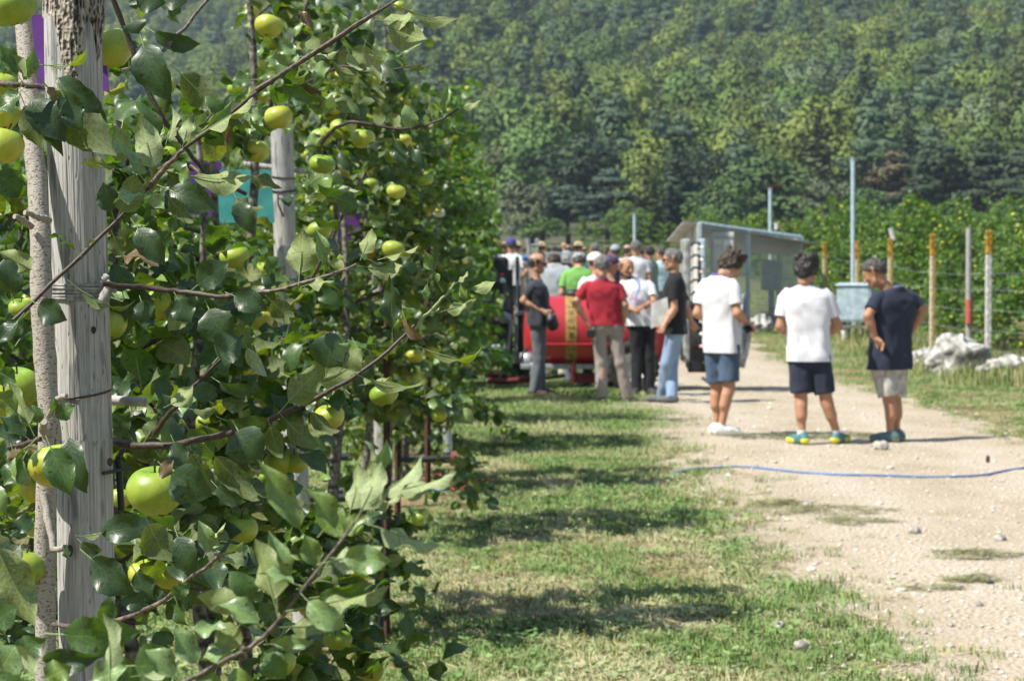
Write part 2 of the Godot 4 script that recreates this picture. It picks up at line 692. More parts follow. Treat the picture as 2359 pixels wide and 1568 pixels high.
func build_forest():
	var proto := {}
	var whole := {}
	for k in ["broadleaf", "willow", "spruce", "larch", "pine"]:
		proto[k] = [crown(k, 11), crown(k, 12)]
		whole[k] = []
		for i in 2:
			whole[k].append(proto[k][i].mesh(M.forest))
	# trees at the foot of the mountain that can be told apart: left, right and top edges, in the photograph, then distance
	var tones := {
		"dark spruce": Color(0.030, 0.058, 0.026), "green": Color(0.060, 0.115, 0.028), "bright": Color(0.085, 0.150, 0.030), "grey": Color(0.115, 0.150, 0.075),
		"olive": Color(0.080, 0.105, 0.030), "blue": Color(0.050, 0.085, 0.058), "deep": Color(0.034, 0.058, 0.024), "yellow": Color(0.130, 0.160, 0.040), "brown": Color(0.10, 0.085, 0.040),
	}
	var list := [
		["spruce", 1560, 292, 152, 215, "dark spruce", "tall dark spruce with a pointed top left of the mesh shed roof"],
		["larch", 1490, 340, 100, 212, "yellow", "slim yellow green conifer just left of the tall dark spruce"],
		["broadleaf", 1765, 345, 235, 214, "green", "wide green tree with hanging sprays right behind the mesh shed"],
		["broadleaf", 1655, 410, 150, 208, "green", "lower green tree leaning against the tall dark spruce"],
		["broadleaf", 1345, 300, 200, 232, "deep", "dark olive broad crown high above the crowd of visitors"],
		["willow", 1225, 405, 150, 205, "grey", "pale grey green rounded tree beside the end of apple row"],
		["pine", 1310, 425, 150, 206, "blue", "bluish pine right of the pale rounded tree"],
		["pine", 1400, 385, 150, 210, "blue", "spreading blue green pine with layered boughs over the crowd"],
		["broadleaf", 1610, 330, 140, 228, "deep", "shaded dark tree filling the gap right of the spruce"],
		["willow", 1915, 400, 150, 210, "grey", "pale silvery green tree by the tall grey pole"],
		["larch", 1880, 235, 150, 238, "olive", "tall faded larch with a ragged crown above the grey pole"],
		["broadleaf", 1990, 430, 160, 212, "green", "dull green bushy tree right of the tall grey pole"],
		["pine", 2060, 345, 150, 222, "brown", "pine with a browned crown and bare trunk at right"],
		["pine", 2165, 330, 190, 224, "deep", "dark pine on a tall bare trunk behind the right orchard"],
		["pine", 2265, 320, 180, 226, "deep", "dark pine with grey trunk second from the right edge"],
		["pine", 2350, 335, 180, 222, "deep", "dark pine cut by the right edge of the view"],
		["pine", 2120, 400, 150, 216, "deep", "lower dark pine between the bare trunks at right"],
		["broadleaf", 2330, 470, 130, 206, "green", "small green tree in front of the pines at far right"],
		["broadleaf", 1160, 330, 150, 260, "olive", "olive green tree rising behind the tips of the apple row"],
		["broadleaf", 1060, 320, 190, 280, "olive", "hazy olive tree behind the upper shoots of the apple row"],
		["broadleaf", 1440, 470, 110, 204, "bright", "low bright green bush tree left of the spruce foot"],
		["broadleaf", 1250, 500, 120, 203, "bright", "low light green tree standing behind the crowd at left"],
	]
	for i in list.size():
		var t: Array = list[i]
		var d: float = t[4]
		var g := foot(t[1], d)
		var top := P(t[1], t[2], d)
		var h := top.y - g.y
		var width: float = t[3] / F * d
		var o := thing({"spruce": "spruce_tree", "larch": "larch_tree", "pine": "pine_tree", "willow": "willow_tree", "broadleaf": "broadleaf_tree"}[t[0]], t[6], "tree", g, i * 1.7, "trees at the foot of the mountain")
		var base: float = {"spruce": 4.2, "larch": 3.5, "pine": 4.6, "willow": 6.4, "broadleaf": 6.6}[t[0]]
		part("trunk", trunk_mesh(h * 0.86, 0.26, i), o)
		var c := part("crown", tinted_crown(proto[t[0]][i % 2], tones[t[5]]), o)
		c.scale = Vector3(width / base, h / 10.0, width / base)
	# the wood that covers the mountain
	rng.seed = 99
	var tr := {}
	var co := {}
	for k in proto:
		tr[k] = [[], []]
		co[k] = [[], []]
	var d := 232.0
	while d < 1000.0:
		var step := 5.0 + d * 0.0044
		var half := 0.2268 * d * 1.12 + 18.0
		var x := -half
		while x < half:
			x += step * rng.randf_range(0.75, 1.3)
			var zz := -(d + rng.randf_range(-0.5, 0.5) * step)
			if -zz < foot_of(x, d) - 4.0:
				continue
			var crowded := false
			for t in list:
				var f: float = (t[1] - 1179.5) / F * t[4]
				if absf(x - f) < t[3] / F * t[4] * 0.42 and -zz < t[4] + 14.0:
					crowded = true
			if crowded:
				continue
			var p := on(x, zz)
			if (p.y - 12.0 - 1.6) / d > 0.128:
				continue
			var zone := nz.get_noise_2d(x * 0.011, zz * 0.009)
			var pick := rng.randf()
			var kind := "broadleaf"
			if zone < 0.02:
				kind = "pine" if pick < 0.38 else ("spruce" if pick < 0.54 else ("larch" if pick < 0.58 else "broadleaf"))
			else:
				kind = "broadleaf" if pick < 0.72 else ("pine" if pick < 0.85 else ("spruce" if pick < 0.88 else ("larch" if pick < 0.92 else "willow")))
			var h := rng.randf_range(7.5, 14.5)
			if kind == "spruce" or kind == "larch":
				h *= 1.25
			var wd := h * rng.randf_range(0.8, 1.15)
			if kind == "pine":
				wd *= 1.15
			var tone: Color
			match kind:
				"pine": tone = Color(0.060, 0.105, 0.048)
				"spruce": tone = Color(0.042, 0.074, 0.038)
				"larch": tone = Color(0.125, 0.155, 0.050)
				"willow": tone = Color(0.120, 0.165, 0.078)
				_: tone = Color(0.072, 0.135, 0.028).lerp(Color(0.150, 0.190, 0.030), rng.randf())
			tone = tone * rng.randf_range(0.76, 1.40)
			if rng.randf() < 0.006:
				tone = Color(0.12, 0.10, 0.075)
			tone.a = 1.0
			var v := rng.randi() % 2
			tr[kind][v].append(Transform3D(Basis(Vector3.UP, rng.randf() * TAU).scaled(Vector3(wd, h, wd) / 10.0), p - Vector3(0, 0.3, 0)))
			co[kind][v].append(tone)
		d += step * 0.92
	for k in proto:
		for v in 2:
			if tr[k][v].is_empty():
				continue
			var o := many("forest", whole[k][v], tr[k][v], null, co[k][v])
			tag(o, "distant mixed forest covering the mountainside above the orchard", "", "", "stuff")

# ---------- grass and gravel ----------
func tuft(seed_: int, n: int, h: float, spread: float, lie := 0.35) -> ArrayMesh:
	var q := RandomNumberGenerator.new()
	q.seed = seed_
	var m := MB.new()
	for i in n:
		var a := q.randf() * TAU
		var o := Vector3(q.randfn(), 0, q.randfn()) * spread * 0.5
		var hh := h * q.randf_range(0.45, 1.2)
		var lean := Vector3(cos(a), 0, sin(a)) * hh * q.randf_range(0.1, 1.0) * lie * 2.0
		var side := Vector3(-sin(a), 0, cos(a)) * q.randf_range(0.0012, 0.0026)
		var nn := (Vector3(cos(a), 0, sin(a)) * -0.35 + Vector3.UP).normalized()
		var p0 := o - Vector3(0, 0.004, 0)
		var p1 := o + lean * 0.35 + Vector3(0, hh * 0.6, 0)
		var p2 := o + lean + Vector3(0, hh * (1.0 - 0.35 * lie), 0)
		var s := q.randf_range(0.75, 1.2)
		var c := Color(s, s, s * q.randf_range(0.8, 1.1))
		var a0 := m.vert(p0 - side, nn, Vector2.ZERO, c)
		var a1 := m.vert(p0 + side, nn, Vector2.ZERO, c)
		var b0 := m.vert(p1 - side * 0.8, nn, Vector2.ZERO, c)
		var b1 := m.vert(p1 + side * 0.8, nn, Vector2.ZERO, c)
		var t := m.vert(p2, nn, Vector2.ZERO, c)
		m.quad(a0, a1, b1, b0)
		m.tri(b0, b1, t)
	return m.mesh(M.blade)

func straws(seed_: int, n: int, len: float, spread: float, lift: float) -> MB:
	# cut blades lying about
	var q := RandomNumberGenerator.new()
	q.seed = seed_
	var m := MB.new()
	for i in n:
		var a := q.randf() * TAU
		var r := sqrt(q.randf()) * spread
		var b := q.randf() * TAU
		var o := Vector3(cos(b) * r, q.randf() * lift * (1.0 - r / spread * 0.8) + 0.004, sin(b) * r)
		if spread > 0.1:
			# ragged patches with a thin fringe
			o.x *= 1.25
			if nz.get_noise_2d(o.x * 3.2 + seed_, o.z * 6.0) < -0.02 + 0.35 * (r / spread - 0.5) and q.randf() < 0.93:
				continue
		var d := Vector3(cos(a), q.randf_range(-0.25, 0.3), sin(a)) * len * q.randf_range(0.4, 1.0)
		var s := Vector3(-sin(a), 0.3, cos(a)) * q.randf_range(0.0012, 0.0026)
		var k := q.randf_range(0.6, 1.2)
		var c := Color(k, k, k * 0.95)
		var nn := Vector3(q.randf_range(-0.4, 0.4), 1, q.randf_range(-0.4, 0.4)).normalized()
		var a0 := m.vert(o - s, nn, Vector2.ZERO, c)
		var a1 := m.vert(o + s, nn, Vector2.ZERO, c)
		var b1 := m.vert(o + d + s, nn, Vector2.ZERO, c)
		var b0 := m.vert(o + d - s, nn, Vector2.ZERO, c)
		m.quad(a0, a1, b1, b0)
	return m

func clover(seed_: int) -> ArrayMesh:
	# a low broad-leaved weed
	var q := RandomNumberGenerator.new()
	q.seed = seed_
	var m := MB.new()
	for i in 9:
		var a := q.randf() * TAU
		var o := Vector3(q.randfn(), 0, q.randfn()) * 0.03 + Vector3(0, q.randf_range(0.015, 0.05), 0)
		var d := Vector3(cos(a), q.randf_range(-0.1, 0.5), sin(a)) * q.randf_range(0.02, 0.045)
		var s := Vector3(-sin(a), 0, cos(a)) * d.length() * 0.32
		var k := q.randf_range(0.8, 1.2)
		var c := Color(k * 0.8, k, k * 0.8)
		var nn := Vector3(-d.x * 6.0, 1, -d.z * 6.0).normalized()
		var p0 := m.vert(o, nn, Vector2.ZERO, c)
		var p1 := m.vert(o + d * 0.5 + s, nn, Vector2.ZERO, c)
		var p2 := m.vert(o + d, nn, Vector2.ZERO, c)
		var p3 := m.vert(o + d * 0.5 - s, nn, Vector2.ZERO, c)
		m.quad(p0, p1, p2, p3)
	return m.mesh(M.blade)

func build_grass():
	var kinds := [tuft(1, 24, 0.042, 0.055, 0.6), tuft(2, 24, 0.055, 0.06, 0.75), tuft(3, 22, 0.032, 0.07, 0.9), clover(4), straws(5, 20, 0.06, 0.07, 0.02).mesh(M.blade)]
	var big := tuft(6, 46, 0.065, 0.22, 0.6)
	var tr := [[], [], [], [], [], []]
	var co := [[], [], [], [], [], []]
	rng.seed = 41
	# bands: near edge, far edge, x from, x to, tufts per square metre
	var bands := [
		[2.0, 8.0, -2.2, 1.0, 60.0], [7.6, 12.5, -2.6, 2.5, 620.0], [12.5, 19.0, -2.6, 2.2, 430.0], [19.0, 32.0, -2.2, 2.0, 210.0], [32.0, 60.0, -1.5, 1.9, 60.0],
		[16.0, 32.0, 4.4, 9.0, 150.0], [32.0, 70.0, 4.4, 9.5, 45.0], [8.0, 30.0, -7.0, -2.4, 60.0],
	]
	for b in bands:
		var n := int((b[1] - b[0]) * (b[3] - b[2]) * b[4])
		for i in n:
			var z := -rng.randf_range(b[0], b[1])
			var x := rng.randf_range(b[2], b[3])
			var el := edge_left(z)
			var er := edge_right(z)
			var inside := minf(x - el, er - x)
			if inside > 0.0:
				# strays on the gravel thin out quickly, but for some worn patches
				var patch := smoothstep(0.25, 0.7, nz.get_noise_2d(x * 0.8 + 90.0, z * 0.55))
				if rng.randf() > exp(-inside * 7.0) * 0.7 + 0.13 * patch * exp(-inside * 0.7):
					continue
			var g := grass_cover(x, z)
			if rng.randf() > 0.16 + g * 1.05:
				continue
			var dry := clampf(0.28 - nz.get_noise_2d(x * 0.8 + 30.0, z * 0.6) * 2.3 - (g - 0.5) * 0.6, 0.0, 1.0)
			var k := 0
			var u := rng.randf()
			if u < 0.20 + dry * 0.34:
				k = 4
			elif u < 0.26 + dry * 0.34:
				k = 3
			else:
				k = rng.randi() % 3
			if b[0] >= 19.0 and k < 3:
				k = 5
			var c: Color
			if k == 4:
				c = Color(0.60, 0.51, 0.32).lerp(Color(0.42, 0.35, 0.19), rng.randf())
			else:
				c = Color(0.125, 0.225, 0.062).lerp(Color(0.255, 0.330, 0.120), rng.randf()).lerp(Color(0.56, 0.50, 0.33), dry * rng.randf_range(0.25, 0.95))
			c = c * rng.randf_range(0.8, 1.2)
			c.a = 1.0
			var s := rng.randf_range(0.7, 1.35) * (0.65 + g * 0.55)
			tr[k].append(Transform3D(Basis(Vector3.UP, rng.randf() * TAU).scaled(Vector3(s, s * rng.randf_range(0.7, 1.1), s)), on(x, z) + Vector3(0, 0.014 if inside > 0.0 else 0.0, 0)))
			co[k].append(c)
	kinds.append(big)
	for k in 6:
		if tr[k].size() > 0:
			var o := many("dry_clippings" if k == 4 else ("low_weeds" if k == 3 else "grass"), kinds[k], tr[k], null, co[k])
			tag(o, "cut straw lying in the orchard grass" if k == 4 else ("low leafy weeds growing between the grass" if k == 3 else "short mown grass along the apple row and verge"), "", "", "stuff")
	# gravel stones
	var gs := []
	var stones := [rock(Vector3(1, 0.6, 0.8), 1, 0.3, 4, 6).mesh(M.tinted), rock(Vector3(1, 0.45, 0.7), 2, 0.4, 4, 6).mesh(M.tinted)]
	for v in 2:
		var t := []
		var c := []
		for i in 7500:
			var z := -(7.5 + 32.0 * pow(rng.randf(), 1.6))
			var x := rng.randf_range(edge_left(z) - 0.25, minf(edge_right(z) + 0.2, 5.5))
			var r := 0.0035 + 0.012 * pow(rng.randf(), 3.5)
			if rng.randf() < 0.012:
				r = rng.randf_range(0.016, 0.032)
			t.append(Transform3D(Basis(Vector3.UP, rng.randf() * TAU).scaled(Vector3.ONE * r), on(x, z) + Vector3(0, 0.013 + r * 0.1, 0)))
			var w := rng.randf_range(0.38, 0.68)
			c.append(Color(w, w * 0.93, w * 0.82))
		var o := many("gravel", stones[v], t, null, c)
		tag(o, "loose pale gravel scattered over the farm track", "", "", "stuff")

# ---------- apple trees ----------
var cur: Node3D
var fruit := []
var hero_leaves := 0
var near_mesh := []
var near_thin := []
var near_low := []
var far_leaf: MB
var apple_near: ArrayMesh
var apple_far: ArrayMesh
var stem_mesh: ArrayMesh
var calyx_mesh: ArrayMesh

func leaf_images():
	# upper and lower face: midrib, side veins, mottling
	var w := 96
	var h := 192
	for face in 2:
		var im := Image.create(w, h, false, Image.FORMAT_RGB8)
		var hm := Image.create(w, h, false, Image.FORMAT_RGB8)
		for y in h:
			for x in w:
				var u := (float(x) / w - 0.5) * 2.0
				var t := float(y) / h
				var a := absf(u)
				var mid := exp(-pow(a / 0.045, 2.0))
				var s := fposmod((t - a * 0.24) * 8.5 + (0.5 if u > 0.0 else 0.0), 1.0)
				var vein := exp(-pow((s - 0.5) / 0.07, 2.0)) * (1.0 - a * 0.6)
				var s2 := fposmod((t + a * 0.5) * 34.0, 1.0)
				var fine := exp(-pow((s2 - 0.5) / 0.16, 2.0)) * 0.25
				var n := nz.get_noise_2d(x * 0.09, y * 0.09 + face * 50.0)
				var n2 := nz.get_noise_2d(x * 0.02 + 70.0, y * 0.02)
				var k := 0.78 + 0.16 * n + 0.1 * n2
				var c := Color(k, k, k)
				if face == 0:
					c = c.lerp(Color(1.0, 1.0, 0.62), clampf(mid * 0.55 + vein * 0.20 + fine * 0.12, 0, 1))
				else:
					c = c.lerp(Color(1.0, 1.0, 0.85), clampf(mid * 0.8 + vein * 0.55 + fine * 0.3, 0, 1))
				var brown := smoothstep(0.52, 0.6, nz.get_noise_2d(x * 0.035 + 11.0, y * 0.028 + 3.0))
				c = c.lerp(Color(0.62, 0.38, 0.25) if face == 0 else Color(0.75, 0.55, 0.35), brown * 0.75)
				im.set_pixel(x, y, c.clamp())
				var q := 0.5 - (mid * 0.35 + vein * 0.3 + fine * 0.2) * (1.0 if face == 0 else -1.0) + 0.12 * n
				hm.set_pixel(x, y, grey(clampf(q, 0, 1)))
		M["leaf_img%d" % face] = ImageTexture.create_from_image(im)
		M["leaf_h%d" % face] = ImageTexture.create_from_image(hm)

func leaf_material(c: Color, face: int, glow: Color, rough: float) -> StandardMaterial3D:
	var m := mat(c, rough)
	m.vertex_color_use_as_albedo = true
	m.albedo_texture = M["leaf_img%d" % face]
	m.heightmap_enabled = true
	m.heightmap_texture = M["leaf_h%d" % face]
	m.heightmap_scale = 0.05
	m.metallic_specular = 0.6
	m.backlight_enabled = true
	m.backlight = glow
	return m

# a leaf one metre long with its stalk, along +X, its upper face to +Y
func leaf_shape(variant: int, segs: int, across: int) -> Array:
	var top := MB.new()
	var stalk := MB.new()
	var q := RandomNumberGenerator.new()
	q.seed = 100 + variant
	var curl: float = [0.9, 0.25, 1.5, 0.5, -0.35, 0.8][variant % 6]
	var fold: float = [0.24, 0.38, 0.16, 0.58, 0.34, 0.12][variant % 6]
	var wave: float = [0.06, 0.10, 0.05, 0.08, 0.12, 0.14][variant % 6]
	var twist: float = [0.0, 0.3, -0.35, 0.1, -0.2, 0.5][variant % 6]
	var ph := q.randf() * 6.0
	var wid := 0.285
	var p := Vector3(0.22, 0, 0)
	var grid := []
	var ang := 0.12
	for i in segs + 1:
		var t := float(i) / segs
		if i > 0:
			ang -= curl / segs * (0.4 + 1.2 * t)
			p += Vector3(cos(ang), sin(ang), 0) * 0.78 / segs
		var w := wid * pow(sin(PI * pow(clampf(t, 0.002, 0.998), 0.80)), 0.86) * 1.03 * (1.0 - 0.30 * smoothstep(0.70, 1.0, t))
		if t > 0.995:
			w = 0.004
		var saw := 1.0
		if segs >= 10 and i > 0 and i < segs:
			saw = 1.045 if i % 2 == 0 else 0.96
		var row := []
		var side := Vector3(0, 0, 1).rotated(Vector3.RIGHT, twist * t)
		var upv := Vector3(-sin(ang), cos(ang), 0).rotated(Vector3.RIGHT, twist * t)
		for j in across + 1:
			var s := float(j) / across * 2.0 - 1.0
			var e := absf(s)
			var ww := w * (saw if e > 0.99 else 1.0)
			var lift := sin(fold) * e * ww + wave * e * e * ww / wid * sin(t * 9.0 + ph + (2.0 if s > 0.0 else 0.0)) - 0.25 * e * e * ww * fold
			row.append(p + side * (s * ww * cos(fold)) + upv * lift)
		grid.append(row)
	for i in segs + 1:
		for j in across + 1:
			var a: Vector3 = grid[maxi(i - 1, 0)][j]
			var b: Vector3 = grid[mini(i + 1, segs)][j]
			var c: Vector3 = grid[i][maxi(j - 1, 0)]
			var d: Vector3 = grid[i][mini(j + 1, across)]
			var nn := (d - c).cross(b - a)
			nn = nn.normalized() if nn.length() > 1e-9 else Vector3.UP
			if nn.y < 0.0 and absf(nn.y) > 0.02 and i < segs / 2:
				nn = -nn
			var u := Vector2(float(j) / across, float(i) / segs)
			top.vert(grid[i][j], nn, u)
	for i in segs:
		for j in across:
			var k := i * (across + 1) + j
			top.quad(k, k + 1, k + across + 2, k + across + 1)
	stalk.tube([Vector3(0, -0.015, 0), Vector3(0.11, -0.008, 0), Vector3(0.23, -0.004, 0), grid[segs / 2][across / 2] - Vector3(0, 0.006, 0)], [0.012, 0.010, 0.011, 0.004], 4)
	return [top, stalk]

func make_leaves():
	leaf_images()
	# upper face, lower face
	var glow := Color(0.95, 1.0, 0.30)
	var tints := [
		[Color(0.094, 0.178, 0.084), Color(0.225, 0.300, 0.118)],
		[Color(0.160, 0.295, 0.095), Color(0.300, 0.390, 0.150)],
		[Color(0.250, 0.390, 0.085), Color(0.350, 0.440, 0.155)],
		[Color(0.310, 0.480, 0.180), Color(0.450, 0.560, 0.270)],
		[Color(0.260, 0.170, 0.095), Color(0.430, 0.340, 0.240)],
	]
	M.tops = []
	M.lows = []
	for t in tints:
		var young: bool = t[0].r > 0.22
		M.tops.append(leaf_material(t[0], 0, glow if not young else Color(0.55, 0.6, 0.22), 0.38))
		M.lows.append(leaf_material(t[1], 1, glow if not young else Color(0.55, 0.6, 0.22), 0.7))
	for v in 6:
		var a := leaf_shape(v, 12, 4)
		var am := ArrayMesh.new()
		a[0].into(am, M.tops[0])
		a[1].into(am, M.shoot)
		near_mesh.append(am)
		var b := leaf_shape(v, 5, 2)
		near_thin.append(b[0].mesh(M.tops[1]))
		near_low.append(b[0].mesh(M.lows[1]))
	far_leaf = leaf_shape(0, 3, 2)[0]
	var fm := mat(Color(0.140, 0.250, 0.075), 0.42)
	fm.vertex_color_use_as_albedo = true
	fm.backlight_enabled = true
	fm.backlight = Color(0.95, 1.0, 0.30)
	M.far_leaf = fm

func make_apples():
	var im := Image.create(128, 96, false, Image.FORMAT_RGB8)
	var q := RandomNumberGenerator.new()
	q.seed = 5
	for y in 96:
		for x in 128:
			var t := float(y) / 96
			var n := nz.get_noise_3d(cos(TAU * x / 128.0) * 1.2, t * 2.0, sin(TAU * x / 128.0) * 1.2)
			var c := Color(0.86, 0.92, 0.60).lerp(Color(1.0, 1.0, 0.72), clampf(0.45 + n * 1.1 + (t - 0.5) * 0.5, 0, 1))
			c = c.lerp(Color(0.70, 0.92, 0.50), clampf(1.0 - t * 2.2 - n, 0, 1) * 0.6)
			if t > 0.94 or t < 0.06:
				c = c.lerp(Color(0.55, 0.45, 0.25), 0.5)
			im.set_pixel(x, y, c)
	for i in 260:
		var x := q.randi() % 127
		var y := 6 + q.randi() % 84
		var c := im.get_pixel(x, y)
		im.set_pixel(x, y, c.lerp(Color(0.62, 0.55, 0.30), q.randf_range(0.2, 0.75)))
	var tex := ImageTexture.create_from_image(im)
	M.apples = []
	for c in [Color(0.30, 0.38, 0.085), Color(0.42, 0.46, 0.115), Color(0.50, 0.48, 0.13)]:
		var m := mat(c, 0.42)
		m.albedo_texture = tex
		m.subsurf_scatter_enabled = true
		m.subsurf_scatter_strength = 0.18
		m.clearcoat_enabled = true
		m.clearcoat = 0.15
		m.clearcoat_roughness = 0.3
		M.apples.append(m)
	for k in 2:
		var rows := 18 if k == 0 else 9
		var prof := []
		for i in rows + 1:
			# from the stalk hollow over the shoulder down to the eye
			var a := lerpf(-0.32, PI + 0.26, float(i) / rows)
			var y := 0.93 * cos(a)
			var r := absf(sin(a)) * (1.0 - 0.09 * cos(a + PI) * 1.0)
			if a < 0.0 or i == 0:
				y = 0.62 + 0.31 * (1.0 - pow(absf(a) / 0.32, 1.2))
				r = maxf(0.0, 0.30 * (1.0 - absf(a) / 0.32)) if a < 0.0 else r
			if a > PI:
				y = -0.93 + 0.20 * pow((a - PI) / 0.26, 0.8)
				r = 0.22 * (1.0 - (a - PI) / 0.26)
			prof.append([r, y, a])
		var pts := []
		for i in rows + 1:
			var a := lerpf(0.0, PI, float(i) / rows)
			var r := sin(a) * (1.03 + 0.07 * cos(a))
			var y := 0.90 * cos(a) - 0.36 * exp(-pow(a / 0.30, 2.0)) + 0.27 * exp(-pow((PI - a) / 0.25, 2.0))
			pts.append(Vector2(maxf(r, 0.0), y))
		pts.reverse()
		var m := MB.new()
		m.lathe(pts, 22 if k == 0 else 11)
		for i in m.v.size():
			m.uv[i].y = 1.0 - m.uv[i].y
			# five faint shoulders round the eye
			var an := atan2(m.v[i].z, m.v[i].x)
			if m.v[i].y < -0.5:
				m.v[i] = m.v[i] * (1.0 + 0.025 * cos(5.0 * an))
		if k == 0:
			apple_near = m.mesh(M.apples[0])
		else:
			apple_far = m.mesh(M.apples[0])
	var s := MB.new()
	s.tube([Vector3(0, 0.5, 0), Vector3(0.03, 0.8, 0), Vector3(0.1, 1.15, 0.03)], [0.05, 0.042, 0.055], 6)
	stem_mesh = s.mesh(M.twig)
	var c := MB.new()
	for i in 5:
		var an := TAU * i / 5
		c.tube([Vector3(cos(an) * 0.05, -0.62, sin(an) * 0.05), Vector3(cos(an) * 0.16, -0.72, sin(an) * 0.16), Vector3(cos(an) * 0.08, -0.82, sin(an) * 0.08)], [0.03, 0.03, 0.01], 4)
	calyx_mesh = c.mesh(M.twig)

func add_apple(tree: Node3D, p: Vector3, r: float, ripe: int, detailed: bool, lean := Vector3.UP) -> void:
	var o := part("apple", apple_near if detailed else apple_far, tree)
	o.set_surface_override_material(0, M.apples[ripe])
	var b := Basis(Quaternion(Vector3.UP, lean.normalized())) * Basis(Vector3.UP, p.x * 40.0)
	o.transform = Transform3D(b.scaled_local(Vector3(r, r * (0.94 + 0.08 * sin(p.z * 50.0)), r)), p - tree.position)
	if detailed:
		part("stem", stem_mesh, o)
		part("calyx", calyx_mesh, o)

func leaf_at(tree: Node3D, t: Transform3D, variant: int, tint: int, fine: bool, under := false) -> void:
	var o := part("leaf", near_mesh[variant] if fine else near_thin[variant], tree)
	o.set_surface_override_material(0, M.lows[tint] if under else M.tops[tint])
	o.transform = t

# a leaf seen in the photograph: stalk end, tip, width (all as measured), tint, roll round its length (0 shows the upper face, 180 the lower)
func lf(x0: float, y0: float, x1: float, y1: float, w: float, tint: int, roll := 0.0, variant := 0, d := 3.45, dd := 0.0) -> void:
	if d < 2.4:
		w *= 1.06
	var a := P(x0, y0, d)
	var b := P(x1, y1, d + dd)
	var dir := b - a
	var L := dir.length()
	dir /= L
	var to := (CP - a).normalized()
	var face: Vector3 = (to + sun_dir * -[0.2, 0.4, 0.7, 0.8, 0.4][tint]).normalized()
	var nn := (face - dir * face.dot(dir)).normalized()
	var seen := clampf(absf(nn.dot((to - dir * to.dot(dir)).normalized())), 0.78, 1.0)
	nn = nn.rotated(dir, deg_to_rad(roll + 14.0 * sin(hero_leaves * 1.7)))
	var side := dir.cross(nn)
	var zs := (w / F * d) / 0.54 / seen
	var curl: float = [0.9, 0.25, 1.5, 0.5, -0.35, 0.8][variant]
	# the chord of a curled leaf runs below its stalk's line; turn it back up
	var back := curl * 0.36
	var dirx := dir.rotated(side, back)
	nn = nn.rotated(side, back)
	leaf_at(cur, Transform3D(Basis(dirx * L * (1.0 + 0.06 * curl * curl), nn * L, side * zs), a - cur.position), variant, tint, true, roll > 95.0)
	hero_leaves += 1

func twig_px(tree: Node3D, pts: Array, r0: float, r1: float, m: Material) -> void:
	var c := Curve3D.new()
	for p in pts:
		c.add_point(P(p[0], p[1], p[2]) - tree.position)
	var n := pts.size()
	for i in n:
		var a: Vector3 = c.get_point_position(maxi(i - 1, 0))
		var b: Vector3 = c.get_point_position(mini(i + 1, n - 1))
		c.set_point_in(i, (a - b) * 0.16)
		c.set_point_out(i, (b - a) * 0.16)
	var line := []
	var rad := []
	var k := maxi(8, n * 4)
	var L := c.get_baked_length()
	for i in k + 1:
		var t := float(i) / k
		line.append(c.sample_baked(L * t) + Vector3(nf.get_noise_1d(t * 9.0 + L * 30.0), nf.get_noise_1d(t * 9.0 + 40.0 + L * 30.0), 0) * 0.002)
		rad.append(lerpf(r0, r1, t) * (1.0 + 0.14 * nf.get_noise_1d(t * 40.0)))
	var mb := MB.new()
	mb.tube(line, rad, 7, Color.WHITE, 12.0)
	part("branch", mb.mesh(m), tree)

# where the photograph shows something clear of leaves
func clear_of(p: Vector3) -> bool:
	var q := px(p)
	if q.z < 3.55 and q.x > -200.0:
		return true
	for f in fruit:
		if q.z < f[4] and Vector2(q.x - f[0], q.y - f[1]).length() < f[2] * 1.5:
			return rng.randf() < 0.86
	if q.z < 3.9 and q.x > 45.0 and q.x < 285.0:
		return true
	if q.x > 375.0 and q.x < 590.0 and q.y < 235.0 - absf(q.x - 450.0) * 0.5:
		return rng.randf() < 0.93
	if q.z < 9.0 and q.x > 592.0 and q.x < 712.0 and q.y > 215.0 and q.y < 640.0:
		return rng.randf() < 0.965
	if q.z < 9.0 and q.x > 405.0 and q.x < 655.0 and q.y > 355.0 and q.y < 535.0:
		return rng.randf() < 0.975
	if q.z < 13.0 and q.x > 750.0 and q.x < 855.0 and q.y > 465.0 and q.y < 575.0:
		return rng.randf() < 0.94
	if q.z < 9.0 and q.x > 640.0 and q.x < 700.0 and q.y > 640.0 and q.y < 1180.0:
		return rng.randf() < 0.45
	if q.z < 14.0 and q.x > 690.0 and q.x < 1060.0 and q.y > 960.0 and q.y < 1180.0:
		return rng.randf() < 0.88
	if q.z < 12.0 and q.x > 300.0 and q.x < 620.0 and q.y > 1380.0:
		return rng.randf() < 0.85
	if q.x > 970.0 and q.y > 1180.0:
		return rng.randf() < 0.9
	if q.x > 1148.0 and q.z < 40.0:
		return true
	# the outline of the row against the mountain
	if q.x > 690.0 and q.y < (q.x - 800.0) * 1.35 + 25.0 * sin(q.x * 0.06):
		return rng.randf() < 0.93
	if q.x > 1000.0 and q.y < 330.0:
		return rng.randf() < 0.8
	return false

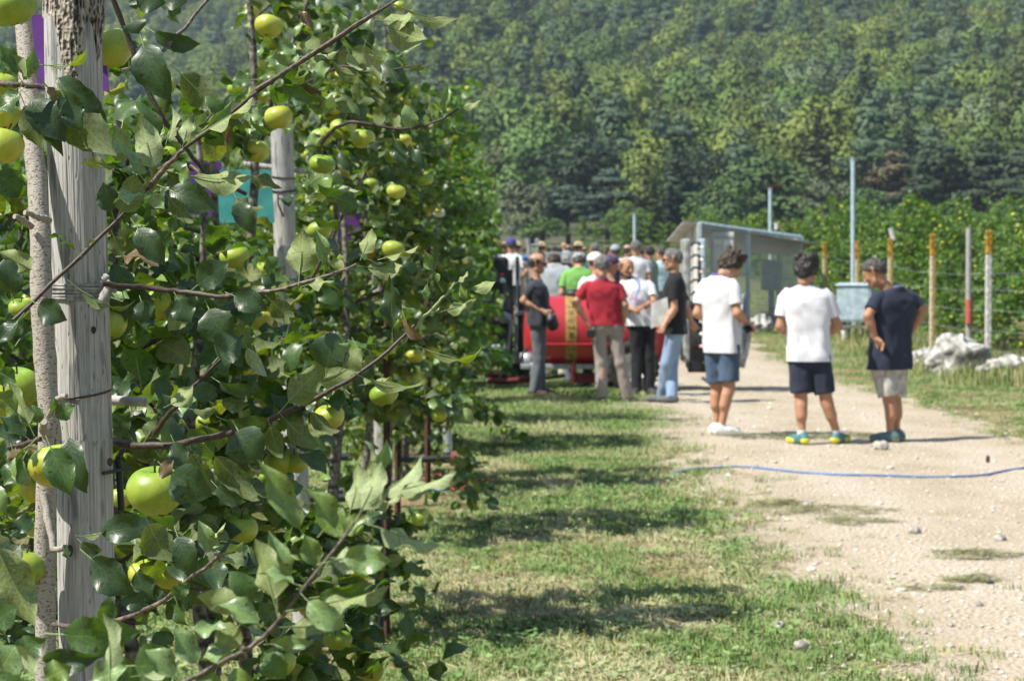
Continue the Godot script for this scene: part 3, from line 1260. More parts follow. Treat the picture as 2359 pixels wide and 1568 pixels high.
func gen_tree(seed_: int, h: float, nb: int, reach: float, lush: int) -> Dictionary:
	var q := RandomNumberGenerator.new()
	q.seed = seed_
	var out := {"trunk": [], "branches": [], "leaves": [], "apples": []}
	var lean := Vector3(q.randf_range(-0.06, 0.06), 0, q.randf_range(-0.08, 0.08))
	for i in 9:
		var t := i / 8.0
		out.trunk.append(Vector3(0.03 * sin(t * 9.0 + seed_), h * t, 0.03 * cos(t * 7.0 + seed_)) + lean * t)
	for i in nb:
		var f := (i + q.randf()) / nb
		var y := lerpf(0.34, h * 0.96, f)
		var az := i * 2.4 + q.randf_range(-0.5, 0.5)
		var L := reach * (1.0 - 0.62 * pow(y / h, 1.3)) * q.randf_range(0.65, 1.2)
		var o: Vector3 = out.trunk[clampi(int(y / h * 8.0), 0, 7)]
		o.y = y
		var dir := Vector3(cos(az), 0, sin(az))
		var rise := q.randf_range(0.05, 0.5) + 0.5 * f * f
		var pts := []
		for s in 6:
			var t := s / 5.0
			pts.append(o + dir * L * t + Vector3(0, L * (rise * t - 0.42 * t * t * (1.0 - f * 0.8)), 0) + Vector3(q.randfn(), q.randfn(), q.randfn()) * 0.012 * t)
		out.branches.append(pts)
		var n := int(L / 0.05) + 1
		for k in n:
			var t := lerpf(0.12, 1.0, (k + q.randf()) / n)
			var s0 := clampi(int(t * 5.0), 0, 4)
			var p: Vector3 = pts[s0].lerp(pts[s0 + 1], t * 5.0 - s0)
			for j in lush:
				var sp := p + Vector3(q.randfn(), q.randfn() * 0.8, q.randfn()) * 0.028
				var ld := (dir * 0.35 + Vector3(q.randfn(), q.randfn() * 0.55 - 0.15, q.randfn())).normalized()
				var up := (Vector3.UP + Vector3(-0.35, 0, 0.15) + Vector3(q.randfn(), q.randfn(), q.randfn()) * 0.55)
				up = (up - ld * up.dot(ld)).normalized()
				var s := q.randf_range(0.080, 0.124)
				out.leaves.append([Transform3D(Basis(ld * s, up * s, ld.cross(up) * s * q.randf_range(0.85, 1.15)), sp), q.randi() % 6, q.randf(), f])
			if q.randf() < 0.19 and t > 0.25:
				out.apples.append([p + Vector3(q.randfn() * 0.03, -0.055 - q.randf() * 0.02, q.randfn() * 0.03), q.randf_range(0.032, 0.039), q.randi() % 3])
	return out

func tint_of(u: float) -> int:
	return 0 if u < 0.42 else (1 if u < 0.78 else (2 if u < 0.92 else (3 if u < 0.985 else 4)))

func wood(g: Dictionary, tree: Node3D, r: float, separate: bool, sides := 7) -> void:
	var m := MB.new()
	var rad := []
	for i in 9:
		rad.append(r * (1.0 - 0.75 * i / 8.0))
	m.tube(g.trunk, rad, sides, Color.WHITE, 6.0)
	part("trunk", m.mesh(M.bark_grey), tree)
	var all := MB.new()
	for b in g.branches:
		var mb := all
		if separate:
			mb = MB.new()
		mb.tube(b, [r * 0.28, r * 0.24, r * 0.2, r * 0.15, r * 0.11, r * 0.06], 5, Color.WHITE, 12.0)
		if separate:
			part("branch", mb.mesh(M.twig), tree)
	if not separate:
		var o := part("branches", all.mesh(M.twig), tree)
		o.set_meta("kind", "stuff")

func plant(label: String, z: float, x: float, seed_: int, h: float, nb: int, reach: float, lush: int, singles: int, group := "apple trees of the near row") -> Node3D:
	var tree := thing("apple_tree", label, "apple tree", on(x, z), 0.0, group)
	var g := gen_tree(seed_, h, nb, reach, lush)
	rng.seed = seed_ * 7 + 1
	var bare := []
	for b in g.branches:
		if not clear_of(tree.position + b[5]) and not clear_of(tree.position + b[3]):
			bare.append(b)
	g.branches = bare
	wood(g, tree, 0.026, singles > 0)
	var keep := []
	for l in g.leaves:
		var p: Vector3 = tree.position + l[0].origin
		if not clear_of(p + l[0].basis.x * 0.5):
			keep.append(l)
	# the leaves that show largest: near, on the camera's side and inside the picture
	var rank := []
	for i in keep.size():
		var q := px(tree.position + keep[i][0].origin)
		var s: float = q.z
		if q.x < -20.0 or q.y < -20.0 or q.y > 1590.0:
			s += 50.0
		rank.append([s, i])
	rank.sort()
	var tr := []
	var co := []
	for v in 12:
		tr.append([])
		co.append([])
	for k in rank.size():
		var l: Array = keep[rank[k][1]]
		if k < singles and rank[k][0] < 40.0:
			leaf_at(tree, l[0], l[1], tint_of(l[2]), z > -8.0, fposmod(l[2] * 37.0, 1.0) < 0.25)
		else:
			var vv: int = l[1] + (6 if fposmod(l[2] * 37.0, 1.0) < 0.25 else 0)
			tr[vv].append(l[0])
			var w: float = lerpf(0.62, 1.35, l[2])
			co[vv].append(Color(w * lerpf(0.85, 1.3, l[2]), w, w * 0.95))
	for v in 12:
		if tr[v].size() > 0:
			many("leaves", near_thin[v] if v < 6 else near_low[v - 6], tr[v], tree, co[v])
	var na := 0
	for a in g.apples:
		var p: Vector3 = tree.position + a[0]
		if clear_of(p) or na >= 60:
			continue
		na += 1
		add_apple(tree, p, a[1], a[2], z > -9.5, Vector3(0.2 * sin(na * 3.1), 1, 0.2 * cos(na * 2.3)))
	return tree

func far_tree(called: String, label: String, seed_: int, h: float, nb: int, reach: float, lush: int, apples: bool) -> Node3D:
	var tree := thing(called, label, "apple tree", Vector3.ZERO, 0.0, "")
	var g := gen_tree(seed_, h, nb, reach, lush)
	wood(g, tree, 0.03, false, 5)
	var m := MB.new()
	for l in g.leaves:
		var w: float = lerpf(0.65, 1.4, l[2])
		var warm := 1.6 if reach > 0.9 else 1.15
		m.add(far_leaf, Transform3D(l[0].basis.scaled_local(Vector3.ONE * 1.25), l[0].origin), Color(w * lerpf(0.85, 1.5, l[2]) * warm * 1.05, w * warm, w * 0.9))
	var o := part("leaves", m.mesh(M.far_leaf), tree)
	o.set_meta("kind", "stuff")
	if apples:
		var t := []
		for a in g.apples:
			t.append(Transform3D(Basis().scaled(Vector3.ONE * a[1] * (1.4 if reach > 0.9 else 1.05)), a[0]))
		var f := MB.new()
		var ball := MB.new()
		ball.lathe([Vector2(0, -0.75), Vector2(0.7, -0.7), Vector2(1, 0), Vector2(0.72, 0.75), Vector2(0, 0.6)], 7)
		for x in t:
			f.add(ball, x)
		o = part("apples", f.mesh(M.apples[1]), tree)
		o.set_meta("kind", "stuff")
	return tree

func build_orchard():
	make_leaves()
	make_apples()
	fruit = fruit_list()
	hero_tree()
	front_tree()
	# the near row, one tree after another
	var said := [
		"apple tree just behind the front wooden post",
		"apple tree behind the front tree, its branches reaching toward the grass",
		"apple tree between the front post and the purple trap board",
		"apple tree in front of the second wooden post, loaded with green apples",
		"apple tree right behind the second wooden post",
		"apple tree holding the cluster of apples above the grass strip",
		"apple tree over the rusty iron stakes",
		"apple tree behind the rusty iron stakes",
		"apple tree beside the farther purple trap board",
		"apple tree at the black pipe with the red end cap",
		"apple tree with a few leaves over the white trap",
	]
	var zz := [4.75, 5.5, 6.2, 6.9, 9.6, 10.25, 13.0, 13.7, 16.0, 16.75, 19.3]
	for i in zz.size():
		var d: float = zz[i]
		var h: float = [1.9, 1.95, 2.1, 3.0, 2.65, 2.75, 3.2, 3.1, 3.2, 3.35, 3.2][i]
		plant(said[i], -d, -0.80 + 0.05 * sin(i * 1.9), 200 + i, h, 24 + int(6.0 * h / 3.0), 0.62 + 0.05 * sin(i * 3.3), 5 if d < 9.0 else 6, 300 if d < 8.0 else (220 if d < 11.0 else (120 if d < 14.5 else 0)))
	# the leafy branch with the cluster of apples, out over the grass
	cur = get_node("apple_tree_005")
	cluster_branch()
	# farther along the row, and the rows beside it
	var same := "leafy apple tree with yellow green fruit farther along the near row"
	var p := [far_tree("apple_tree", same, 301, 3.1, 30, 0.74, 4, true), far_tree("apple_tree", same, 302, 3.35, 30, 0.72, 4, true), far_tree("apple_tree", same, 303, 2.9, 28, 0.76, 4, true)]
	var d := 20.1
	var i := 0
	while d < 62.0:
		var at := on(-0.80 + 0.06 * sin(i * 2.3), -d)
		var o: Node3D = p[i % 3] if i < 3 else dup(p[i % 3], at, i * 1.1)
		o.position = at
		o.rotation.y = i * 1.1
		o.scale = Vector3.ONE * (1.0 + 0.08 * sin(i * 2.7))
		o.set_meta("group", "far apple trees of the near row")
		d += 2.55 if i % 2 == 0 else 0.75
		i += 1
	for row in [[-4.3, 8.0, 60.0, "apple tree of the second row, seen through gaps in the near row"], [-7.8, 16.0, 60.0, "apple tree of the third row, seen through gaps in the near row"]]:
		d = row[1]
		while d < row[2]:
			var o := dup(p[i % 3], on(row[0] + 0.08 * sin(i * 1.3), -d), i * 0.9, row[3])
			o.set_meta("group", "apple trees of the rows behind")
			d += 1.3 if d < 30.0 else 1.7
			i += 1
	# orchard rows behind the fence at the right, and the field of low trees behind the crowd
	var bushy := [far_tree("apple_tree", "x", 311, 2.6, 30, 1.0, 4, true), far_tree("apple_tree", "x", 312, 2.75, 30, 1.05, 4, true)]
	var first := true
	var nb := 0
	var rows := [[9.0, 27.0, 112.0, "bushy apple tree with yellow fruit in the row along the wire fence"], [12.2, 38.0, 96.0, "apple tree in the second row behind the wire fence"], [15.4, 50.0, 92.0, "apple tree in the third row behind the wire fence"]]
	for r in rows:
		d = r[1]
		while d < r[2]:
			var at := on(r[0] + 0.15 * sin(i * 1.7), -d)
			var sc := -0.12 * smoothstep(60.0, 90.0, d)
			sc += 0.98 + 0.13 * sin(i * 2.9) + 0.09 * sin(i * 0.61) - 0.12
			var o: Node3D
			if nb < 2:
				o = bushy[nb]
				o.position = at
				o.set_meta("label", r[3])
			else:
				o = dup(bushy[i % 2], at, i * 0.7, r[3], sc)
			nb += 1
			o.set_meta("group", "apple trees behind the wire fence")
			d += 1.35 if d < 60.0 else 2.0
			i += 1
	for k in 16:
		var x := 4.4 + (k % 8) * 1.15
		var zf := -(118.0 if k < 8 else 127.0)
		var o := dup(bushy[k % 2], on(x + 0.4 * sin(k * 2.2), zf), k * 1.3, "apple tree in the far block of orchard beyond the crowd", 0.80 + 0.12 * sin(k * 1.9))
		o.set_meta("group", "apple trees beyond the crowd")

# ---------- the front tree, as the photograph shows it ----------
func hero_tree():
	cur = thing("apple_tree", "front apple tree whose grey trunk stands against the weathered wooden post", "apple tree", on(-0.765, -3.72), 0.0, "apple trees of the near row")
	# trunk, bending along the post
	var m := MB.new()
	var line := []
	var rad := []
	var shape := [[108, 2850, 3.72, 0.019], [104, 1900, 3.72, 0.0172], [104, 1430, 3.72, 0.0172], [102, 1250, 3.71, 0.0172], [106, 1130, 3.70, 0.017], [112, 950, 3.69, 0.0165], [106, 870, 3.69, 0.0185], [100, 780, 3.69, 0.0185], [94, 690, 3.69, 0.0178], [93, 560, 3.70, 0.0172], [86, 440, 3.72, 0.0165], [76, 330, 3.74, 0.016], [62, 180, 3.78, 0.015], [50, 0, 3.82, 0.014], [40, -300, 3.85, 0.012], [60, -560, 3.85, 0.006]]
	for i in shape.size() - 1:
		for k in 5:
			var t := k / 5.0
			var a: Array = shape[i]
			var b: Array = shape[i + 1]
			var u := t * t * (3.0 - 2.0 * t)
			var p := P(lerpf(a[0], b[0], u), lerpf(a[1], b[1], t), lerpf(a[2], b[2], t)) - cur.position
			line.append(p)
			rad.append(lerpf(a[3], b[3], t) * (1.0 + 0.06 * nf.get_noise_1d(p.y * 30.0)))
	m.tube(line, rad, 14, Color.WHITE, 6.0)
	part("trunk", m.mesh(M.bark_pale), cur)
	# spur stubs on the trunk
	for s in [[[112, 505], [85, 500], [55, 488], 0.006], [[112, 960], [135, 915], [150, 912], 0.006], [[100, 1140], [122, 1265], [150, 1262], 0.007], [[70, 520], [48, 505], [33, 498], 0.006], [[105, 1000], [98, 985], [100, 970], 0.008]]:
		twig_px(cur, [[s[0][0], s[0][1], 3.68], [s[1][0], s[1][1], 3.64], [s[2][0], s[2][1], 3.62]], s[3], s[3] * 0.7, M.bark_pale)
	# long branch in front of the post, up to the top right
	twig_px(cur, [[-30, 795, 3.45], [120, 652, 3.5], [270, 505, 3.55], [345, 430, 3.52], [400, 360, 3.5], [470, 310, 3.48], [590, 212, 3.45], [720, 125, 3.4], [870, 28, 3.36], [960, -30, 3.34]], 0.0038, 0.0020, M.twig)
	twig_px(cur, [[345, 430, 3.51], [372, 395, 3.5], [420, 345, 3.48]], 0.005, 0.003, M.twig_pale)
	twig_px(cur, [[590, 208, 3.445], [700, 135, 3.40], [870, 25, 3.352]], 0.0034, 0.0022, M.twig_pale)
	# thin dark branch right of the post
	twig_px(cur, [[235, 655, 3.72], [330, 662, 3.75], [420, 672, 3.75], [500, 684, 3.72], [540, 680, 3.70]], 0.0050, 0.0040, M.twig)
	twig_px(cur, [[520, 684, 3.71], [640, 668, 3.68], [760, 634, 3.66], [820, 610, 3.62]], 0.0042, 0.0020, M.twig_pale)
	# lower branch with the hanging leaves
	twig_px(cur, [[110, 1035, 3.86], [255, 1015, 3.86], [300, 1027, 3.74], [400, 1026, 3.70], [470, 1010, 3.66], [590, 982, 3.62], [690, 935, 3.58], [800, 880, 3.55], [890, 812, 3.55], [960, 745, 3.56]], 0.0085, 0.0026, M.twig)
	twig_px(cur, [[345, 1010, 3.70], [378, 965, 3.66], [430, 905, 3.62], [500, 838, 3.6], [560, 772, 3.6]], 0.0048, 0.0022, M.twig)
	twig_px(cur, [[925, 790, 3.56], [985, 722, 3.56], [1020, 685, 3.56], [1050, 652, 3.56]], 0.0032, 0.0018, M.shoot)
	# upper dark twig
	twig_px(cur, [[255, -20, 3.7], [300, 100, 3.72], [330, 185, 3.72], [365, 262, 3.72], [420, 330, 3.74], [480, 410, 3.76], [525, 440, 3.78]], 0.0050, 0.0030, M.twig)
	twig_px(cur, [[280, 165, 3.9], [360, 130, 3.95], [430, 60, 4.0], [500, -30, 4.0]], 0.004, 0.003, M.twig_pale)
	# low twig
	twig_px(cur, [[120, 1440, 3.68], [240, 1440, 3.5], [360, 1395, 3.4], [440, 1330, 3.35], [520, 1270, 3.3]], 0.0042, 0.0030, M.twig_pale)
	twig_px(cur, [[20, 1030, 3.6], [60, 1022, 3.58], [90, 1010, 3.55]], 0.004, 0.004, M.twig)
	twig_px(cur, [[-20, 190, 3.4], [30, 195, 3.4], [100, 200, 3.42]], 0.005, 0.004, M.twig_pale)
	# apples: place, radius, ripeness
	for a in [
		[24, 14, 60, 0, 3.3], [250, 112, 56, 1, 3.95], [8, 335, 46, 2, 3.35], [4, 268, 40, 2, 3.4], [2, 196, 36, 1, 3.5], [40, 428, 33, 0, 5.0], [130, 1072, 64, 2, 3.05], [358, 1130, 66, 0, 3.1],
		[277, 1147, 26, 1, 4.4], [370, 712, 33, 1, 5.4], [374, 876, 27, 2, 5.8], [38, 892, 52, 0, 3.75], [2, 935, 50, 1, 3.7], [52, 1305, 52, 0, 3.7], [884, 909, 33, 0, 5.2], [560, 1222, 29, 1, 6.0], [748, 1338, 31, 2, 6.3],
		[320, 905, 22, 2, 6.0], [285, 905, 22, 2, 6.2], [460, 940, 24, 2, 6.2], [330, 1222, 24, 1, 4.8], [18, 486, 13, 2, 7.0], [62, 700, 17, 2, 4.6], [45, 710, 26, 0, 4.4],
	]:
		add_apple(cur, P(a[0], a[1], a[4]), a[2] / F * a[4], a[3], true, Vector3(0.25 * sin(a[0]), 1, 0.3 * cos(a[1])))
	# leaves: upper left
	lf(73, 162, 268, 352, 95, 0, 172, 0, 3.42)
	lf(110, 148, 262, 285, 80, 0, 8, 2, 3.5)
	lf(128, 190, 197, 305, 62, 0, 12, 1, 3.4)
	lf(48, 205, 150, 332, 78, 0, 5, 0, 3.44)
	lf(45, 215, 96, 342, 62, 0, 170, 1, 3.46)
	lf(98, 190, 150, 362, 60, 0, 0, 3, 3.46)
	lf(82, 150, 192, 88, 30, 1, 118, 2, 3.38)
	lf(52, 190, -6, 102, 42, 1, 30, 1, 3.36)
	lf(45, 205, 74, 108, 34, 3, 40, 3, 3.38)
	lf(58, 198, -10, 262, 58, 1, 18, 4, 3.35)
	lf(70, 190, 6, 128, 34, 2, 150, 0, 3.35)
	lf(100, 200, 136, 222, 22, 4, 20, 5, 3.36)
	lf(316, 66, 402, 232, 85, 0, 6, 0, 3.6)
	lf(298, -25, 382, 10, 75, 0, 4, 1, 3.62)
	lf(300, 40, 318, 78, 55, 0, 10, 0, 3.6)
	lf(392, 146, 505, 252, 68, 0, 172, 0, 3.7)
	lf(296, 140, 303, 210, 20, 2, 60, 1, 3.6)
	lf(310, 150, 330, 110, 50, 2, 165, 1, 3.9)
	lf(290, 42, 335, 70, 40, 2, 150, 1, 3.9)
	lf(330, 60, 470, 92, 40, 0, 25, 2, 4.0)
	lf(395, -10, 420, 55, 40, 3, 40, 3, 3.9)
	lf(340, 20, 450, -25, 60, 0, 10, 0, 3.8)
	lf(420, -10, 398, 50, 30, 1, 20, 1, 3.85)
	# young shoot right of the post
	lf(352, 420, 318, 262, 72, 3, 168, 3, 3.38)
	lf(340, 425, 248, 288, 46, 3, 40, 4, 3.36)
	lf(380, 340, 388, 245, 34, 3, 150, 3, 3.4)
	lf(420, 338, 432, 268, 34, 3, 175, 1, 3.38)
	lf(432, 330, 470, 250, 22, 3, 70, 4, 3.36)
	lf(452, 318, 572, 212, 30, 2, 120, 1, 3.34)
	lf(445, 320, 535, 218, 24, 3, 75, 3, 3.36)
	lf(378, 345, 300, 238, 42, 1, 30, 0, 3.46)
	lf(402, 400, 582, 392, 52, 2, 160, 0, 3.36)
	lf(405, 398, 440, 408, 42, 2, 30, 3, 3.34)
	lf(360, 425, 503, 486, 66, 0, 6, 0, 3.56)
	lf(372, 436, 447, 512, 34, 0, 160, 2, 3.5)
	lf(265, 512, 305, 395, 80, 1, 165, 3, 3.48)
	lf(262, 506, 238, 420, 52, 0, 10, 1, 3.5)
	lf(350, 448, 262, 476, 42, 3, 24, 5, 3.38)
	lf(338, 440, 380, 480, 36, 3, 10, 4, 3.36)
	lf(275, 398, 180, 384, 28, 2, 118, 0, 3.42)
	lf(285, 385, 258, 320, 46, 2, 160, 1, 3.5)
	lf(188, 590, 106, 552, 38, 1, 60, 5, 3.44)
	lf(192, 578, 215, 545, 24, 2, 100, 4, 3.42)
	lf(94, 632, -8, 582, 46, 2, 150, 1, 3.4)
	lf(30, 700, 14, 590, 62, 0, 8, 0, 3.42)
	lf(18, 690, -20, 640, 50, 0, 4, 1, 3.42)
	lf(70, 692, 156, 738, 66, 0, 6, 3, 3.4)
	lf(152, 646, 316, 668, 42, 1, 140, 2, 3.42)
	lf(55, 720, -10, 800, 44, 0, 12, 1, 3.46)
	lf(66, 715, 20, 790, 36, 3, 30, 3, 3.5)
	lf(300, 502, 382, 612, 58, 0, 6, 0, 3.6)
	lf(255, 530, 285, 590, 44, 0, 170, 1, 3.62)
	lf(285, 690, 262, 610, 60, 0, 10, 0, 3.8)
	lf(320, 680, 345, 740, 66, 0, 8, 3, 3.76)
	# middle branch
	lf(436, 672, 528, 604, 62, 0, 10, 0, 3.7)
	lf(517, 672, 616, 716, 66, 0, 6, 3, 3.66)
	lf(610, 680, 680, 740, 48, 0, 165, 2, 3.66)
	lf(688, 658, 692, 524, 68, 2, 170, 1, 3.62)
	lf(693, 662, 770, 640, 34, 2, 160, 4, 3.62)
	lf(749, 636, 722, 528, 34, 3, 40, 3, 3.62)
	lf(629, 660, 606, 588, 32, 1, 25, 1, 3.66)
	lf(640, 662, 600, 640, 34, 0, 15, 0, 3.66)
	lf(400, 672, 440, 745, 60, 0, 12, 1, 3.74)
	lf(470, 690, 530, 790, 85, 0, 8, 0, 3.74)
	lf(430, 700, 385, 760, 40, 2, 150, 0, 3.8)
	lf(536, 440, 582, 540, 46, 0, 6, 0, 3.7)
	lf(525, 440, 610, 470, 30, 1, 120, 5, 3.74)
	lf(560, 400, 650, 430, 36, 0, 150, 4, 3.7)
	lf(820, 612, 934, 606, 40, 2, 165, 0, 3.6)
	lf(830, 600, 852, 524, 40, 2, 172, 1, 3.6)
	lf(870, 600, 960, 558, 22, 2, 110, 1, 3.6)
	lf(800, 622, 760, 600, 24, 2, 150, 0, 3.6)
	lf(840, 595, 905, 582, 22, 3, 130, 2, 3.62)
	lf(903, 790, 900, 632, 46, 0, 8, 4, 3.5)
	lf(950, 712, 874, 700, 28, 2, 150, 2, 3.54)
	lf(925, 712, 984, 775, 26, 4, 40, 2, 3.5)
	lf(905, 740, 885, 645, 24, 0, 60, 3, 3.56)
	# green shoot at the right
	lf(1049, 655, 1075, 622, 18, 2, 150, 1, 3.55)
	lf(1056, 646, 1086, 690, 26, 2, 30, 3, 3.55)
	lf(1070, 668, 1140, 644, 26, 2, 165, 0, 3.55)
	lf(1008, 722, 1094, 682, 28, 2, 170, 1, 3.55)
	lf(1022, 672, 968, 578, 22, 2, 60, 4, 3.55)
	lf(990, 700, 958, 674, 18, 3, 70, 5, 3.55)
	lf(980, 730, 1010, 705, 22, 2, 120, 1, 3.55)
	lf(955, 795, 1110, 776, 28, 1, 135, 2, 3.5)
	lf(985, 640, 990, 700, 20, 1, 20, 3, 3.57)
	# hanging leaves of the lower branch
	lf(534, 968, 604, 1062, 98, 0, 4, 0, 3.5)
	lf(640, 954, 742, 826, 66, 1, 176, 1, 3.5)
	lf(749, 872, 772, 762, 84, 0, 6, 0, 3.5)
	lf(780, 860, 830, 800, 60, 1, 170, 4, 3.52)
	lf(800, 845, 770, 790, 50, 2, 20, 5, 3.48)
	lf(645, 954, 742, 1022, 50, 0, 172, 2, 3.52)
	lf(616, 962, 654, 1056, 44, 0, 175, 2, 3.56)
	lf(496, 960, 622, 948, 58, 0, 46, 2, 3.54)
	lf(466, 1020, 604, 1152, 54, 0, 168, 2, 3.58)
	lf(446, 1042, 514, 1142, 44, 0, 172, 0, 3.6)
	lf(392, 1000, 432, 1084, 50, 0, 8, 3, 3.52)
	lf(370, 1074, 492, 1138, 92, 0, 6, 0, 3.02)
	lf(362, 1062, 398, 1092, 44, 4, 12, 5, 3.0)
	lf(488, 838, 558, 778, 74, 0, 5, 0, 3.5)
	lf(556, 782, 618, 866, 30, 3, 165, 2, 3.5)
	lf(484, 868, 592, 880, 34, 0, 40, 2, 3.54)
	lf(430, 892, 504, 912, 46, 0, 15, 0, 3.56)
	lf(428, 940, 500, 936, 36, 1, 150, 0, 3.56)
	lf(376, 940, 440, 884, 46, 2, 160, 0, 3.5)
	lf(484, 1106, 572, 1150, 36, 0, 30, 2, 3.6)
	lf(700, 930, 790, 985, 40, 0, 160, 2, 3.6)
	lf(690, 900, 860, 800, 40, 1, 150, 1, 3.66)
	lf(815, 862, 982, 855, 32, 1, 140, 2, 3.5)
	lf(330, 1020, 360, 965, 44, 0, 170, 1, 3.68)
	lf(400, 975, 372, 905, 46, 0, 12, 1, 3.7)
	lf(430, 1030, 470, 1100, 42, 0, 165, 0, 3.74)
	lf(395, 930, 355, 880, 44, 0, 8, 0, 3.8)
	lf(250, 1000, 300, 950, 50, 0, 15, 1, 4.0)
	# spur with the yellow apple
	lf(104, 1002, 162, 1142, 78, 1, 6, 3, 2.96)
	lf(150, 972, 206, 1134, 66, 0, 10, 0, 3.0)
	lf(76, 1018, -8, 964, 48, 0, 20, 1, 3.02)
	lf(96, 985, 74, 932, 34, 1, 10, 0, 3.3)
	lf(112, 966, 176, 934, 38, 1, 20, 4, 3.3)
	lf(108, 960, 118, 908, 26, 1, 60, 3, 3.3)
	lf(60, 1040, 12, 1120, 62, 1, 10, 4, 3.0)
	lf(34, 1030, 78, 1118, 40, 3, 40, 2, 3.0)
	lf(80, 1004, 8, 882, 26, 2, 140, 1, 3.02)
	lf(84, 1006, 60, 1122, 18, 2, 70, 2, 2.98)
	lf(22, 1020, 60, 1080, 44, 4, 40, 0, 3.02)
	lf(-30, 1100, 14, 1180, 50, 3, 20, 0, 3.0)
	lf(-30, 905, 70, 940, 56, 2, 30, 5, 3.4)
	lf(-20, 850, 40, 880, 50, 1, 20, 4, 3.5)
	# lower part of the trunk
	lf(-34, 1210, 84, 1442, 98, 2, 176, 1, 2.9)
	lf(200, 1234, 360, 1206, 62, 0, 12, 0, 3.45)
	lf(182, 1264, 316, 1366, 88, 0, 6, 3, 3.4)
	lf(176, 1240, 240, 1262, 32, 0, 40, 2, 3.42)
	lf(152, 1242, 160, 1290, 24, 0, 50, 1, 3.42)
	lf(172, 1235, 242, 1196, 32, 1, 130, 2, 3.44)
	lf(60, 1240, 10, 1320, 60, 0, 8, 0, 3.5)
	lf(90, 1220, 30, 1200, 50, 0, 15, 1, 3.55)
	lf(330, 1180, 400, 1290, 80, 0, 168, 0, 3.3)
	lf(400, 1210, 450, 1320, 70, 0, 10, 0, 3.5)
	lf(300, 1300, 360, 1380, 60, 0, 14, 1, 3.5)
	lf(489, 1292, 455, 1198, 44, 3, 30, 3, 3.3)
	lf(470, 1285, 512, 1200, 30, 3, 155, 4, 3.3)
	lf(505, 1280, 560, 1240, 26, 3, 60, 5, 3.3)
	lf(400, 1372, 440, 1440, 44, 1, 40, 3, 3.34)
	lf(350, 1395, 280, 1385, 44, 0, 16, 0, 3.4)
	lf(385, 1385, 440, 1340, 34, 1, 20, 1, 3.36)
	lf(230, 1445, 250, 1370, 40, 1, 20, 0, 3.5)
	# leaves along the upper part of the long branch
	lf(690, 131, 640, 98, 40, 3, 20, 4, 3.42)
	lf(695, 128, 668, 140, 30, 3, 30, 1, 3.42)
	lf(703, 120, 720, 78, 44, 1, 150, 2, 3.40)
	lf(625, 186, 742, 226, 46, 1, 24, 3, 3.44)
	lf(690, 132, 775, 112, 30, 2, 150, 1, 3.42)
	lf(731, 78, 686, 24, 22, 4, 20, 5, 3.42)
	lf(567, 252, 636, 296, 22, 1, 60, 2, 3.44)
	lf(869, 48, 985, 88, 64, 2, 170, 0, 3.36)
	lf(862, 46, 945, 10, 60, 2, 165, 2, 3.38)
	lf(795, 104, 842, 156, 26, 3, 150, 2, 3.40)
	lf(832, 104, 880, 186, 32, 3, 160, 1, 3.38)
	lf(752, 128, 824, 168, 28, 1, 140, 0, 3.40)
	lf(808, -20, 812, 26, 44, 0, 8, 1, 3.38)
	lf(790, 78, 782, 30, 28, 3, 30, 3, 3.38)
	lf(800, 72, 755, 30, 22, 3, 60, 4, 3.38)
	lf(845, 40, 858, -10, 30, 3, 30, 1, 3.36)
	lf(900, 10, 1068, 22, 30, 1, 150, 0, 3.34)
	lf(655, 165, 660, 110, 40, 3, 16, 0, 3.44)
	lf(520, 275, 470, 225, 40, 1, 12, 0, 3.48)
	lf(540, 258, 610, 268, 34, 3, 24, 1, 3.46)

func fruit_list() -> Array:
	var out := [[740, 315, 27, 1], [787, 296, 27, 1], [836, 319, 28, 1], [742, 378, 30, 0], [930, 322, 18, 2], [912, 441, 22, 2], [798, 177, 28, 2], [618, 60, 32, 2], [584, 22, 22, 2], [600, 213, 28, 1], [545, 202, 22, 1], [636, 150, 20, 1], [906, 575, 26, 1], [855, 425, 18, 0], [905, 360, 20, 0], [540, 590, 34, 1], [600, 622, 22, 1], [600, 738, 28, 2], [955, 820, 20, 2], [640, 470, 20, 1], [400, 556, 26, 2], [470, 600, 26, 0]]
	for f in out:
		f.append(0.0378 * F / f[2])
	return out

